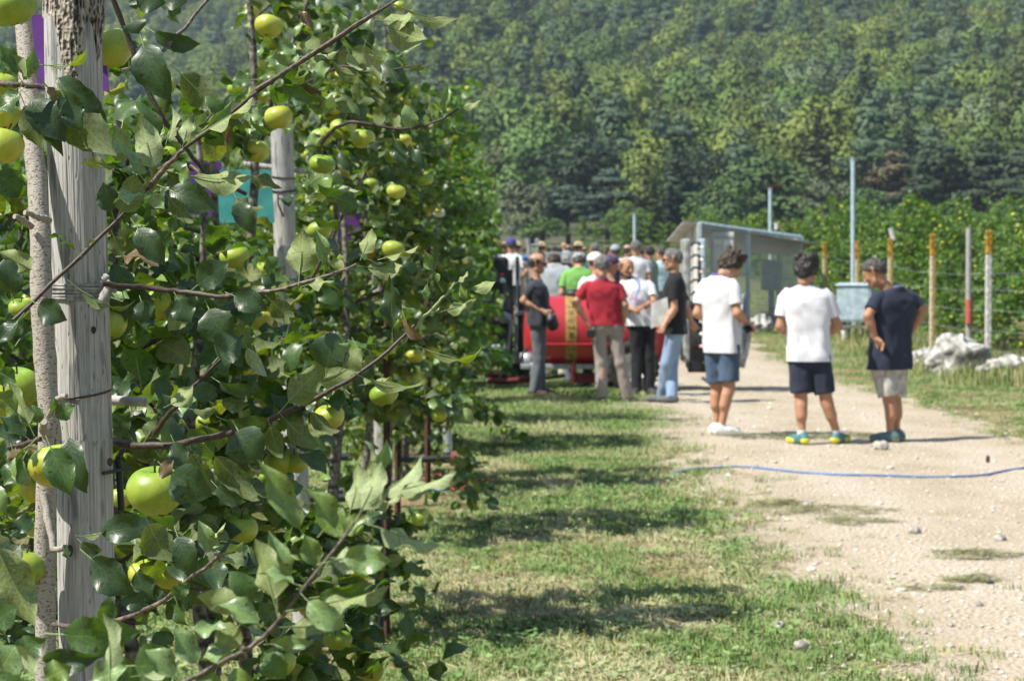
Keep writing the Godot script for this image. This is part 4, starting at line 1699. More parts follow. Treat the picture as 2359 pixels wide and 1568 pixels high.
func cluster_branch():
	var d := 6.5
	twig_px(cur, [[740, 330, 6.9], [770, 295, 6.6], [808, 280, d], [914, 298, d], [967, 292, d], [1020, 274, d], [1056, 250, d]], 0.0075, 0.003, M.twig)
	twig_px(cur, [[600, 330, 6.9], [640, 180, 6.8], [690, 60, 6.7], [720, -30, 6.7]], 0.008, 0.005, M.twig)
	twig_px(cur, [[690, 200, 6.7], [790, 150, 6.4], [880, 165, 6.3], [975, 148, 6.2]], 0.005, 0.002, M.twig)
	twig_px(cur, [[720, 640, 6.8], [760, 560, 6.6], [800, 470, 6.5], [840, 400, 6.5]], 0.0065, 0.004, M.twig_pale)
	for a in fruit:
		add_apple(cur, P(a[0], a[1], 0.0378 * F / a[2]), 0.0378, a[3], true, Vector3(0.25 * sin(a[0]), 1, 0.3 * cos(a[1])))
	lf(856, 143, 936, 195, 52, 0, 8, 2, 6.3)
	lf(868, 150, 930, 150, 34, 3, 20, 0, 6.3)
	lf(950, 312, 930, 243, 38, 3, 14, 0, d)
	lf(903, 305, 937, 385, 38, 0, 6, 1, d)
	lf(946, 332, 977, 392, 24, 0, 10, 2, d)
	lf(950, 302, 996, 350, 24, 0, 30, 3, d)
	lf(975, 288, 960, 230, 30, 0, 20, 4, d)
	lf(1000, 284, 970, 214, 22, 1, 120, 1, d)
	lf(1015, 276, 1035, 195, 24, 3, 30, 3, d)
	lf(1022, 272, 1000, 215, 20, 2, 150, 0, d)
	lf(1054, 252, 1108, 226, 18, 2, 150, 1, d)
	lf(1040, 262, 1075, 272, 16, 1, 60, 2, d)
	lf(1030, 282, 1078, 304, 12, 1, 80, 0, d)
	lf(880, 300, 855, 245, 30, 1, 150, 2, d)
	lf(925, 300, 890, 262, 30, 2, 155, 0, d)
	lf(860, 318, 866, 350, 34, 0, 8, 1, d)
	lf(775, 340, 815, 395, 26, 0, 12, 2, d)
	lf(768, 382, 790, 430, 26, 0, 8, 0, d)
	lf(712, 300, 730, 340, 40, 3, 20, 5, d)
	lf(820, 175, 830, 240, 30, 1, 160, 1, 6.3)
	lf(930, 160, 985, 152, 14, 2, 40, 1, 6.2)
	lf(900, 160, 940, 190, 18, 1, 80, 2, 6.2)
	lf(810, 120, 865, 160, 22, 1, 150, 0, 6.3)
	lf(835, 90, 930, 110, 26, 1, 140, 2, 6.3)
	for k in 46:
		# filling leaves of the upper branches
		var x := 560.0 + fposmod(k * 97.3, 300.0)
		var y := -10.0 + fposmod(k * 61.7, 270.0)
		if y < (x - 780.0) * 1.3 or (x > 575.0 and x < 700.0 and y > 200.0):
			continue
		var a := k * 2.4
		lf(x, y, x + 62.0 * cos(a), y + 40.0 * sin(a) + 18.0, 26.0 + 16.0 * sin(k * 1.3), k % 4, 20.0 if k % 3 != 0 else 160.0, k % 6, 6.6 + 0.4 * sin(k * 0.9))

# ---------- the blurred shoots closest to the camera ----------
func front_tree():
	cur = thing("apple_tree", "nearest apple tree, only its blurred lower shoots rise into view", "apple tree", on(-0.82, -2.25), 0.0, "apple trees of the near row")
	var m := MB.new()
	m.tube([Vector3.ZERO, Vector3(0.01, 0.8, 0.02), Vector3(-0.02, 1.6, 0), Vector3(0.0, 2.2, 0.02)], [0.024, 0.02, 0.015, 0.006], 10)
	part("trunk", m.mesh(M.bark_pale), cur)
	twig_px(cur, [[-720, 1900, 2.25], [0, 1750, 2.2], [412, 1575, 2.12], [590, 1488, 2.1], [643, 1424, 2.08], [731, 1315, 2.06], [800, 1230, 2.05], [845, 1165, 2.05], [872, 1115, 2.05]], 0.0038, 0.0014, M.twig_pale)
	twig_px(cur, [[-720, 1850, 2.25], [-100, 1640, 2.3], [180, 1580, 2.3], [270, 1590, 2.3]], 0.005, 0.003, M.twig_pale)
	twig_px(cur, [[-720, 900, 2.25], [-300, 1000, 2.4], [-40, 1090, 2.6]], 0.005, 0.003, M.twig)
	lf(643, 1420, 575, 1245, 74, 2, 150, 1, 2.06)
	lf(640, 1405, 612, 1220, 70, 3, 24, 3, 2.14)
	lf(590, 1410, 524, 1318, 62, 1, 18, 0, 2.12)
	lf(584, 1412, 450, 1376, 52, 2, 160, 0, 2.06)
	lf(545, 1440, 438, 1458, 42, 3, 30, 4, 2.08)
	lf(560, 1430, 490, 1490, 50, 2, 150, 2, 2.08)
	lf(643, 1446, 766, 1428, 40, 2, 165, 1, 2.06)
	lf(659, 1412, 890, 1328, 40, 2, 150, 1, 2.04)
	lf(700, 1380, 860, 1335, 34, 1, 30, 0, 2.08)
	lf(606, 1484, 726, 1478, 34, 3, 20, 1, 2.1)
	lf(600, 1490, 660, 1560, 60, 1, 25, 0, 2.1)
	lf(718, 1262, 588, 1060, 62, 2, 24, 1, 2.0)
	lf(731, 1302, 876, 1248, 62, 3, 140, 1, 2.02)
	lf(801, 1202, 814, 1066, 74, 3, 150, 3, 2.02)
	lf(836, 1206, 1018, 1240, 58, 3, 146, 1, 2.02)
	lf(880, 1140, 1042, 1076, 48, 3, 144, 1, 2.02)
	lf(850, 1180, 920, 1128, 24, 3, 120, 1, 2.03)
	lf(868, 1126, 808, 1020, 30, 3, 110, 2, 2.03)
	lf(866, 1106, 888, 1010, 32, 3, 60, 3, 2.03)
	lf(872, 1112, 850, 1060, 30, 2, 170, 1, 2.04)
	lf(731, 1238, 792, 1168, 66, 2, 10, 0, 2.08)
	lf(780, 1240, 850, 1190, 44, 2, 12, 3, 2.06)
	lf(735, 1318, 700, 1230, 48, 2, 20, 1, 2.1)
	lf(820, 1205, 868, 1060, 56, 3, 150, 1, 2.0)
	lf(790, 1245, 700, 1130, 60, 2, 24, 3, 2.03)
	lf(760, 1285, 905, 1292, 58, 3, 34, 1, 2.0)
	lf(850, 1160, 960, 1040, 48, 3, 140, 3, 2.0)
	lf(700, 1350, 590, 1330, 60, 3, 30, 1, 2.04)
	lf(690, 1365, 800, 1440, 54, 3, 30, 2, 2.04)
	lf(620, 1450, 500, 1400, 62, 3, 36, 3, 2.06)
	lf(560, 1500, 460, 1530, 56, 3, 30, 1, 2.08)
	lf(530, 1520, 590, 1590, 56, 2, 24, 2, 2.08)
	lf(470, 1550, 390, 1450, 60, 3, 26, 1, 2.1)
	lf(420, 1575, 330, 1500, 64, 3, 30, 3, 2.1)
	lf(100, 1460, 326, 1446, 86, 1, 22, 0, 2.3)
	lf(60, 1522, 236, 1508, 62, 0, 12, 3, 2.25)
	lf(255, 1580, 224, 1414, 52, 3, 160, 3, 2.15)
	lf(188, 1575, 296, 1536, 54, 3, 24, 4, 2.2)
	lf(282, 1535, 414, 1520, 88, 1, 10, 0, 2.2)
	lf(300, 1560, 400, 1490, 40, 3, 150, 2, 2.16)
	lf(90, 1572, 168, 1535, 48, 2, 30, 5, 2.2)
	lf(-10, 1560, 36, 1484, 66, 3, 26, 0, 2.2)
	lf(84, 1575, 26, 1490, 34, 3, 140, 2, 2.15)
	lf(-30, 1440, 40, 1400, 60, 1, 15, 0, 2.3)
	lf(20, 1530, 110, 1470, 60, 1, 16, 1, 2.35)
	lf(-20, 1500, 60, 1580, 60, 1, 20, 1, 2.3)
	lf(250, 1500, 330, 1580, 66, 1, 12, 1, 2.3)
	lf(400, 1580, 330, 1530, 60, 1, 20, 0, 2.3)
	lf(430, 1560, 520, 1590, 50, 2, 20, 0, 2.12)
	lf(-40, 1080, 0, 1180, 60, 3, 20, 0, 2.6)
	lf(-40, 1085, 10, 1010, 44, 1, 16, 1, 2.6)
	# the leafy rest of the tree, left of the view
	var g := gen_tree(881, 2.2, 16, 0.5, 3)
	var tr := []
	for l in g.leaves:
		var q := px(cur.position + l[0].origin)
		if q.x < -60.0 and l[0].origin.y < 0.85:
			tr.append(l[0])
	many("leaves", near_thin[0], tr, cur)

# ---------- posts of the near row ----------
func wood_texture() -> void:
	var w := 192
	var h := 640
	var im := Image.create(w, h, false, Image.FORMAT_RGB8)
	var hm := Image.create(w, h, false, Image.FORMAT_RGB8)
	for y in h:
		for x in w:
			var a := TAU * x / w
			var cx := cos(a)
			var cz := sin(a)
			var s := nz.get_noise_3d(cx * 15.0, y * 0.007, cz * 15.0)
			var s2 := nz.get_noise_3d(cx * 34.0 + 9.0, y * 0.03, cz * 34.0)
			var cr := nf.get_noise_3d(cx * 13.0 + 20.0, y * 0.007, cz * 13.0)
			var cut := nf.get_noise_3d(cx * 3.0, y * 0.03, cz * 3.0 + 30.0)
			var crack := smoothstep(0.034, 0.0, absf(cr)) * smoothstep(-0.25, 0.35, cut)
			var blot := smoothstep(0.22, 0.5, nz.get_noise_3d(cx * 1.7 + 60.0, y * 0.014, cz * 1.7))
			var k := 0.84 + 0.15 * s + 0.16 * s2
			var c := Color(0.98, 0.96, 0.93) * k
			c = c.lerp(Color(0.82, 0.77, 0.69) * k, smoothstep(0.1, 0.6, nz.get_noise_3d(cx * 2.5, y * 0.004 + 80.0, cz * 2.5)) * 0.7)
			c = c.lerp(Color(0.30, 0.28, 0.27), crack * 0.7)
			c = c.lerp(Color(0.34, 0.35, 0.35), blot * (0.35 + 0.5 * absf(s2)))
			im.set_pixel(x, y, Color(clampf(c.r, 0, 1), clampf(c.g, 0, 1), clampf(c.b, 0, 1)))
			hm.set_pixel(x, y, grey(clampf(0.6 + 0.3 * s + 0.25 * s2 - crack * 0.6, 0, 1)))
	var m := mat(Color(0.60, 0.615, 0.63), 0.9)
	m.albedo_texture = ImageTexture.create_from_image(im)
	m.heightmap_enabled = true
	m.heightmap_texture = ImageTexture.create_from_image(hm)
	m.heightmap_scale = 0.35
	M.post = m
	# bark left on the post
	var b := mat(Color(0.50, 0.46, 0.42), 0.95)
	var bi := Image.create(128, 256, false, Image.FORMAT_RGB8)
	var bh := Image.create(128, 256, false, Image.FORMAT_RGB8)
	for y in 256:
		for x in 128:
			var a := TAU * x / 128
			var warp := 0.5 * nz.get_noise_3d(cos(a) * 2.0, y * 0.03, sin(a) * 2.0)
			var r1 := 1.0 - absf(nf.get_noise_3d(cos(a) * 10.0 + warp, y * 0.011, sin(a) * 10.0 - warp)) * 2.6
			var r2 := nz.get_noise_3d(cos(a) * 16.0, y * 0.05, sin(a) * 16.0)
			var r3 := nz.get_noise_3d(cos(a) * 30.0, y * 0.16, sin(a) * 30.0)
			var k := clampf(0.92 - smoothstep(0.35, 0.95, r1) * 0.62 + 0.35 * r2 + 0.25 * r3, 0.03, 1.0)
			bi.set_pixel(x, y, Color(k, k * 0.97, k * 0.92))
			bh.set_pixel(x, y, grey(clampf(k, 0, 1)))
	b.albedo_texture = ImageTexture.create_from_image(bi)
	b.heightmap_enabled = true
	b.heightmap_texture = ImageTexture.create_from_image(bh)
	b.heightmap_scale = 1.2
	M.bark = b
	# smooth pale bark of the front trunk
	var t := mat(Color(0.52, 0.495, 0.46), 0.7)
	var ti := Image.create(96, 512, false, Image.FORMAT_RGB8)
	var th := Image.create(96, 512, false, Image.FORMAT_RGB8)
	for y in 512:
		for x in 96:
			var a := TAU * x / 96
			var s := nz.get_noise_3d(cos(a) * 1.6, y * 0.06, sin(a) * 1.6)
			var s2 := nz.get_noise_3d(cos(a) * 5.0 + 8.0, y * 0.12, sin(a) * 5.0)
			var dark := smoothstep(0.18, 0.42, s) * 0.65
			var dot := smoothstep(0.33, 0.5, s2)
			var k := 0.86 + 0.2 * s2
			var c := Color(k, k * 0.98, k * 0.95).lerp(Color(0.45, 0.37, 0.30), dark).lerp(Color(0.35, 0.3, 0.26), dot * 0.35)
			ti.set_pixel(x, y, Color(clampf(c.r, 0, 1), clampf(c.g, 0, 1), clampf(c.b, 0, 1)))
			th.set_pixel(x, y, grey(clampf(0.5 + 0.5 * s2 - dark * 0.3, 0, 1)))
	t.albedo_texture = ImageTexture.create_from_image(ti)
	t.heightmap_enabled = true
	t.heightmap_texture = ImageTexture.create_from_image(th)
	t.heightmap_scale = 0.12
	M.bark_pale = t

func post_body(axis: Array, rad: Array, at: Vector3, seed_: int, rows := 40, sides := 40) -> MB:
	var m := MB.new()
	var c := Curve3D.new()
	for p in axis:
		c.add_point(p - at)
	var L := c.get_baked_length()
	for i in rows + 1:
		var t := float(i) / rows
		var o := c.sample_baked(L * t)
		for j in sides + 1:
			var a := TAU * (j % sides) / sides
			var f := t * (rad.size() - 1)
			var k := clampi(int(f), 0, rad.size() - 2)
			var r: float = lerpf(rad[k], rad[k + 1], f - k)
			r *= 1.0 + 0.022 * nf.get_noise_3d(cos(a) * 2.4 + seed_, t * L * 3.0, sin(a) * 2.4) + 0.006 * nf.get_noise_3d(cos(a) * 9.0, t * L * 1.5 + seed_, sin(a) * 9.0)
			# a split down the right side of the post
			r *= 1.0 - 0.07 * exp(-pow((a - 0.75) / 0.07, 2.0)) * smoothstep(-0.2, 0.4, sin(t * 9.0 + seed_))
			m.vert(o + Vector3(cos(a), 0, sin(a)) * r, Vector3(cos(a), 0, sin(a)), Vector2(float(j) / sides, t * L * 0.62))
	for i in rows:
		for j in sides:
			var q := i * (sides + 1) + j
			m.quad(q, q + 1, q + sides + 2, q + sides + 1)
	var ring := []
	for j in sides:
		ring.append(m.v[rows * (sides + 1) + j])
	m.flat(ring, Vector3.UP)
	return m

func hoop(centre: Vector3, r: float, thick: float, tilt: Vector3, arc := TAU, from := 0.0) -> MB:
	var m := MB.new()
	var pts := []
	var b := Basis(Quaternion(Vector3.UP, tilt.normalized()))
	for i in 25:
		var a := from + arc * i / 24.0
		pts.append(centre + b * Vector3(cos(a) * r, 0.0, sin(a) * r))
	m.tube(pts, [thick], 6)
	return m

func build_posts():
	wood_texture()
	var g := foot(213, 3.78)
	var o := thing("wooden_post", "thick weathered grey wooden post at the left front, bark at its top", "post", g, 0.0, "wooden posts of the apple row")
	var axis := [g - Vector3(0, 0.3, 0), P(203, 1700, 3.78), P(192, 1000, 3.78), P(182, 600, 3.78), P(170, 200, 3.78), P(160, -500, 3.78)]
	part("pole", post_body(axis, [0.047, 0.0465, 0.0455, 0.0462, 0.0470, 0.047, 0.048, 0.0490], g, 1, 60, 48).mesh(M.post), o)
	# bark shell with a ragged tongue down the front
	var m := MB.new()
	var cols := 40
	var rows := 26
	for i in rows + 1:
		for j in cols + 1:
			var a := TAU * j / cols
			var front := sin(a)                       # 1 faces the camera
			var low := 40.0 + 225.0 * exp(-pow((wrapf(a - 1.5, -PI, PI)) / 0.42, 2.0)) + 26.0 * nf.get_noise_1d(a * 4.0) + 130.0 * exp(-pow((wrapf(a - 0.35, -PI, PI)) / 0.3, 2.0))
			var y := lerpf(-520.0, low, float(i) / rows)
			var c := P(lerpf(160.0, 172.0, (y + 500.0) / 700.0), y, 3.78)
			var r := 0.0525 + 0.004 * nf.get_noise_3d(cos(a) * 5.0, y * 0.01, sin(a) * 5.0) - (0.008 if i == rows else 0.0) - 0.002 * smoothstep(0.6, 1.0, float(i) / rows)
			m.vert(c + Vector3(cos(a), 0, sin(a)) * r - g, Vector3(cos(a), 0, sin(a)), Vector2(float(j) / cols, y * 0.0017))
	for i in rows:
		for j in cols:
			var q := i * (cols + 1) + j
			m.quad(q, q + 1, q + cols + 2, q + cols + 1)
	part("bark", m.mesh(M.bark), o)
	# cloth band with its knot
	var cloth_m := dirty(Color(0.44, 0.44, 0.42), 0.95, 55, 0.6, 20.0)
	var b := MB.new()
	for k in 7:
		b.add(hoop(P(182.5, 655 + k * 5.5 + 2.0 * sin(k * 2.0), 3.78) - g, 0.0478 + 0.0007 * sin(k * 2.3), 0.0026, Vector3(0.03 * sin(k * 1.3), 1, 0.02)))
	part("cloth_band", b.mesh(cloth_m), o)
	b = MB.new()
	b.add(rock(Vector3(0.007, 0.006, 0.004), 3, 0.35, 7, 10), at_(P(243, 640, 3.738) - g))
	b.add(rock(Vector3(0.009, 0.022, 0.005), 4, 0.4, 7, 10), Transform3D(Basis(Vector3(0, 0, 1), -0.45), P(238, 686, 3.735) - g))
	b.add(rock(Vector3(0.014, 0.006, 0.005), 5, 0.4, 7, 10), Transform3D(Basis(Vector3(0, 0, 1), -0.6), P(252, 660, 3.735) - g))
	part("knot", b.mesh(cloth_m), o)
	var wire := MB.new()
	wire.add(hoop(P(187, 906, 3.78) - g, 0.0495, 0.0017, Vector3(-0.12, 1, 0.1)))
	part("wire_tie", wire.mesh(M.rust), o)
	# dark knots in the wood
	for k in [[253, 1064, 0.0045], [160, 1268, 0.006], [242, 1050, 0.0], [215, 760, 0.004]]:
		if k[2] > 0.0:
			var w := MB.new()
			w.add(rock(Vector3(k[2], k[2] * 1.5, 0.003), 8, 0.2, 6, 9), at_(P(k[0], k[1], 3.735 if k[0] < 240 else 3.755) - g))
			part("wood_knot", w.mesh(M.trunk), o)
	# short black stake and tie at its right
	o = thing("tie_stick", "short black tube tied to the right side of front post", "tube", P(276, 1120, 3.80))
	part("tube", bar(P(272, 1060, 3.80) - o.position, P(279, 1175, 3.80) - o.position, 0.0058, 10).mesh(M.black), o)
	part("strap", bar(P(236, 1090, 3.74) - o.position, P(298, 1078, 3.80) - o.position, 0.003, 6).mesh(M.black), o)
	# cane held by the wire of the front post
	var cane := dirty(Color(0.46, 0.44, 0.40), 0.7, 56, 0.7, 8.0)
	o = thing("cane", "short pale cane wired to the front wooden post", "cane", P(300, 925, 3.86))
	part("stick", bar(P(-60, 905, 3.89) - o.position, P(338, 926, 3.86) - o.position, 0.0085, 12).mesh(cane), o)
	# second post
	g = foot(706, 9.4)
	o = thing("wooden_post", "second wooden post with a flat sawn top beside the teal board", "post", g, 0.0, "wooden posts of the apple row")
	part("pole", post_body([g - Vector3(0, 0.2, 0), P(690, 1200, 9.35), P(668, 800, 9.3), P(656, 560, 9.3), P(648, 257, 9.3)], [0.049, 0.048, 0.0475, 0.047, 0.046, 0.0465], g, 4, 40, 28).mesh(M.post), o)
	wire = MB.new()
	wire.add(hoop(P(652, 408, 9.3) - g, 0.049, 0.0028, Vector3(0.1, 1, 0.1)))
	part("wire_tie", wire.mesh(M.rust), o)
	wire = MB.new()
	wire.add(hoop(P(653, 438, 9.3) - g, 0.049, 0.004, Vector3(0, 1, 0.15)))
	wire.tube([P(652, 440, 9.25) - g, P(640, 448, 9.24) - g, P(640, 470, 9.24) - g, P(653, 500, 9.24) - g], [0.004], 6)
	part("black_tie", wire.mesh(M.black), o)
	o = thing("cane", "pale crossbar cane carried behind the second wooden post", "cane", P(650, 387, 9.38))
	part("stick", bar(P(560, 378, 9.38) - o.position, P(722, 397, 9.38) - o.position, 0.0125, 12).mesh(cane), o)
	# posts farther along
	var said := ["third wooden post, mostly hidden in the apple leaves", "fourth wooden post deep in the apple row", "fifth wooden post deep in the apple row", "sixth wooden post near the far end of apple row"]
	for i in 4:
		var d: float = [14.9, 20.6, 27.0, 33.5][i]
		var p := on(-0.86, -d)
		o = thing("wooden_post", said[i], "post", p, 0.0, "wooden posts of the apple row")
		part("pole", post_body([p - Vector3(0, 0.2, 0), p + Vector3(-0.02, 2.25, 0)], [0.048, 0.047, 0.046], p, 7 + i, 12, 18).mesh(M.post), o)

# ---------- fence, shed, cabinet, poles, boulders ----------
func concrete_post(label: String, p: Vector3, h: float, i: int) -> Node3D:
	var o := thing("fence_post", label, "fence post", p, 0.1 * sin(i * 2.0), "concrete posts with orange tops along the orchard fence")
	var m := MB.new()
	m.box(Transform3D(Basis(), Vector3(0, (h - 0.44) * 0.5, 0)), Vector3(0.088, h - 0.24, 0.088), 0.012)
	part("shaft", m.mesh(M.pale_post if i == 0 else M.concrete), o)
	m = MB.new()
	m.box(Transform3D(Basis(), Vector3(0, h - 0.16, 0)), Vector3(0.092, 0.36, 0.092), 0.012)
	part("orange_top", m.mesh(M.orange), o)
	m = MB.new()
	m.box(Transform3D(Basis(), Vector3(0.026, h * 0.5 + 0.05, 0.0455)), Vector3(0.034, h * 0.7, 0.004), 0.0)
	if i > 0:
		part("lichen_streak", m.mesh(M.lichen), o)
	return o

func grid_panel(a: Vector3, b: Vector3, c: Vector3, d: Vector3, step: float, r: float) -> MB:
	# welded wire between the four corners a-b (bottom), d-c (top)
	var m := MB.new()
	var nx := int((b - a).length() / step)
	var ny := int((d - a).length() / step)
	for i in nx + 1:
		var t := float(i) / nx
		m.tube([a.lerp(b, t), d.lerp(c, t)], [r], 3)
	for j in ny + 1:
		var t := float(j) / ny
		m.tube([a.lerp(d, t), b.lerp(c, t)], [r], 3)
	return m

func build_right_side():
	M.concrete = dirty(Color(0.66, 0.58, 0.40), 0.9, 61, 0.75, 3.0)
	M.pale_post = dirty(Color(0.64, 0.63, 0.60), 0.9, 67, 0.75, 3.0)
	M.orange = dirty(Color(0.60, 0.33, 0.035), 0.85, 62, 0.55, 3.0)
	M.lichen = dirty(Color(0.55, 0.34, 0.06), 0.9, 63, 0.5, 4.0)
	M.roof = dirty(Color(0.44, 0.43, 0.42), 0.7, 64, 0.8, 0.8)
	M.cream = dirty(Color(0.76, 0.76, 0.69), 0.6, 65, 0.85, 1.0)
	M.wire = mat(Color(0.62, 0.66, 0.68), 0.6)
	M.wallgrey = dirty(Color(0.42, 0.44, 0.43), 0.7, 66, 0.8, 1.0)
	# fence along the orchard
	var said := ["fence post with an orange top nearest the camera, by the white boulders", "second orange topped fence post, left of the grey wooden one", "third orange topped fence post, behind the man in navy", "fourth orange topped fence post, next to the tall grey pole", "fifth orange topped fence post, right of the mesh shed", "orange topped fence post seen through the shed mesh", "farther orange topped fence post seen through the shed mesh", "orange topped post in the gap left of the shed"]
	var tops := [[2278, 533, 33.5], [2149, 541, 37.5], [2051, 551, 42.5], [1975, 558, 46.5], [1900, 560, 51.5], [1838, 566, 57.0], [1776, 570, 63.0], [1596, 585, 84.0]]
	var feet := []
	for i in tops.size():
		var t: Array = tops[i]
		var p := foot(t[0], t[2])
		var h := P(t[0], t[1], t[2]).y - p.y
		concrete_post(said[i], p, h, i)
		feet.append(p)
	for k in 5:
		var y: float = [0.35, 0.65, 0.95, 1.25, 1.5][k]
		var m := MB.new()
		var last: Vector3 = feet[0] + Vector3(1.6, 0.0, 14.0)
		last.y = G(last.x, last.z)
		var line := [last + Vector3(0, y, 0)]
		for i in 7:
			var p: Vector3 = feet[i] + Vector3(0, y, 0.06)
			var q: Vector3 = line[line.size() - 1]
			line.append(q.lerp(p, 0.5) - Vector3(0, 0.03, 0))
			line.append(p)
		m.tube(line, [0.0032], 4)
		var w := part("fence_wire", m.mesh(M.galv))
		tag(w, ["lowest wire of the orchard fence", "second wire up of the orchard fence", "middle wire of the orchard fence", "second highest wire of the orchard fence", "top wire of the orchard fence"][k], "wire", "wires of the orchard fence")
	# grey wooden orchard post with a red sleeve
	var g := foot(2233, 38.5)
	var o := thing("wooden_post", "pale grey wooden post with a red lower sleeve in the right orchard", "post", g)
	var top := P(2233, 525, 38.5)
	part("pole", post_body([g, top], [0.055, 0.052, 0.05], g, 3, 12, 14).mesh(M.post), o)
	part("red_sleeve", bar(P(2233, 745, 38.45) - g, P(2233, 690, 38.45) - g, 0.062, 12).mesh(mat(Color(0.42, 0.10, 0.07), 0.7)), o)
	# hail net cap, white
	o = thing("plastic_cap", "white plastic cap on an orchard pole above the yellow apples", "cap", P(2055, 540, 50.0))
	part("pole", bar(Vector3(0.03, -2.6, 0), Vector3(0, -0.1, 0), 0.03, 8).mesh(M.galv), o)
	part("cap", bar(Vector3(0.05, -0.12, 0), Vector3(-0.02, 0.14, 0), 0.065, 10).mesh(M.white), o)
	# poles
	var poles := [["tall slim grey steel pole rising behind the blue cabinet", 1966, 368, 47.0, 0.048], ["grey pole with a small weather vane behind the shed", 1775, 437, 60.0, 0.05], ["short grey pole above the crowd", 1462, 494, 92.0, 0.06]]
	for k in 3:
		var r: Array = poles[k]
		g = foot(r[1], r[3])
		o = thing("steel_pole", r[0], "pole", g, 0.0, "grey steel poles")
		var t: Vector3 = P(r[1], r[2], r[3]) - g
		part("shaft", bar(Vector3(0, -0.2, 0), t, r[4], 12).mesh(M.paleblue), o)
		part("cap", bar(t, t + Vector3(0, 0.05, 0), r[4] * 1.15, 12).mesh(M.galv), o)
		if k == 1:
			var m := MB.new()
			m.tube([t + Vector3(0, 0.05, 0), t + Vector3(0, 0.14, 0)], [0.02], 6)
			m.tube([t + Vector3(-0.05, 0.1, 0), t + Vector3(0.32, 0.1, 0)], [0.018], 6)
			m.tube([t + Vector3(0.14, 0.1, 0), t + Vector3(0.14, 0.42, 0)], [0.012], 6)
			m.box(at_(t + Vector3(0.26, 0.1, 0)), Vector3(0.16, 0.07, 0.03), 0.01)
			part("weather_vane", m.mesh(M.rust), o)
	# small white sensor over the shed roof
	o = thing("sensor", "small white sensor standing above the shed roof", "sensor", P(1790, 528, 56.0))
	part("mast", bar(Vector3(0, -1.2, 0), Vector3(0, 0, 0), 0.025, 8).mesh(M.galv), o)
	part("hood", bar(Vector3(0, 0, 0), Vector3(0, 0.16, 0), 0.06, 10).mesh(M.white), o)

	# mesh shed with a tilted roof
	var D := 48.0
	var a := foot(1612, D)
	var b := foot(1724, D + 0.9)
	var c := foot(1846, D + 1.9)
	var ta := P(1612, 514, D)
	var tb := P(1724, 530, D + 0.9)
	var tc := P(1846, 546, D + 1.9)
	o = thing("shed", "low shed of grey steel frame and wire mesh under a tilted sheet roof", "shed", a)
	var back := Vector3(-0.12, 0, -3.3)
	var drop := Vector3(0, -0.18, 0)
	var fm := MB.new()
	for p in [[a, ta], [b, tb], [c, tc], [a + back, ta + back + drop], [c + back, tc + back + drop]]:
		var foot_p := Vector3(p[0].x, G(p[0].x, p[0].z) - 0.1, p[0].z)
		var post := MB.new()
		var h: float = p[1].y - foot_p.y
		post.box(at_(Vector3(p[1].x, foot_p.y + h * 0.5, p[1].z) - a), Vector3(0.085, h, 0.085), 0.008)
		part("post", post.mesh(M.paleblue), o)
	for p in [[ta, tb], [tb, tc], [ta, ta + back + drop], [tc, tc + back + drop], [ta + back + drop, tc + back + drop], [a + Vector3(0, 0.08, 0), c + Vector3(0, 0.08, 0)], [a + Vector3(0, 1.2, 0), b + Vector3(0, 1.2, 0)]]:
		var rail := MB.new()
		rail.tube([p[0] - a, p[1] - a], [0.04], 4)
		part("rail", rail.mesh(M.paleblue), o)
	var zf := Vector3(0, 0, 0.02)
	part("wire_mesh", grid_panel(a - a + zf, b - a + zf, tb - a + zf, ta - a + zf, 0.075, 0.008).mesh(M.wire), o)
	part("wire_mesh", grid_panel(b - a + zf, c - a + zf, tc - a + zf, tb - a + zf, 0.075, 0.008).mesh(M.wire), o)
	part("wire_mesh", grid_panel(c - a, c + back - a, tc + back + drop - a, tc - a, 0.1, 0.005).mesh(M.wire), o)
	# wall of upright boards on its left side
	var nb := 12
	for i in nb:
		var t0 := (i + 0.03) / nb
		var t1 := (i + 0.97) / nb
		var p0 := a + back * t0
		var p1 := a + back * t1
		var u0 := ta + (back + drop) * t0
		var u1 := ta + (back + drop) * t1
		var mid := (p0 + p1) * 0.5
		var hh := (u0.y + u1.y) * 0.5 - mid.y
		var w := MB.new()
		w.box(at_(mid + Vector3(-0.04 - 0.004 * (i % 2), hh * 0.5, 0) - a), Vector3(0.02, hh - 0.05, (p1 - p0).length()), 0.003)
		part("wall_board", w.mesh(M.cream if i % 5 != 3 else M.wallgrey), o)
	# roof sheets with ribs
	var r0 := P(1576, 507, D - 0.12)
	var r1 := P(1882, 560, D + 1.85)
	var r2 := r1 + Vector3(-0.1, -0.26, -4.2)
	var r3 := P(1537, 553, D + 4.2)
	for i in 6:
		var t0 := i / 6.0
		var t1 := (i + 1) / 6.0
		var q0 := r0.lerp(r1, t0)
		var q1 := r0.lerp(r1, t1)
		var q2 := r3.lerp(r2, t1)
		var q3 := r3.lerp(r2, t0)
		var sh := MB.new()
		var nn := (q1 - q0).cross(q3 - q0).normalized()
		if nn.y < 0.0:
			nn = -nn
		var th := nn * 0.035
		var lift := nn * 0.008 * (i % 2)
		var pts := [q0 + lift - a, q1 + lift - a, q2 + lift - a, q3 + lift - a]
		var low := []
		for p in pts:
			low.append(p - th)
		sh.flat(pts, nn)
		sh.flat(low, -nn)
		for e in 4:
			var p: Vector3 = pts[e]
			var q: Vector3 = pts[(e + 1) % 4]
			var away := (q - p).cross(nn).normalized()
			if away.dot((p + q) * 0.5 - (pts[0] + pts[2]) * 0.5) < 0.0:
				away = -away
			sh.flat([p, q, q - th, p - th], away)
		var rib := MB.new()
		for k in 3:
			var tt := (k + 0.5) / 3.0
			rib.tube([pts[0].lerp(pts[1], tt), pts[3].lerp(pts[2], tt)], [0.014], 4)
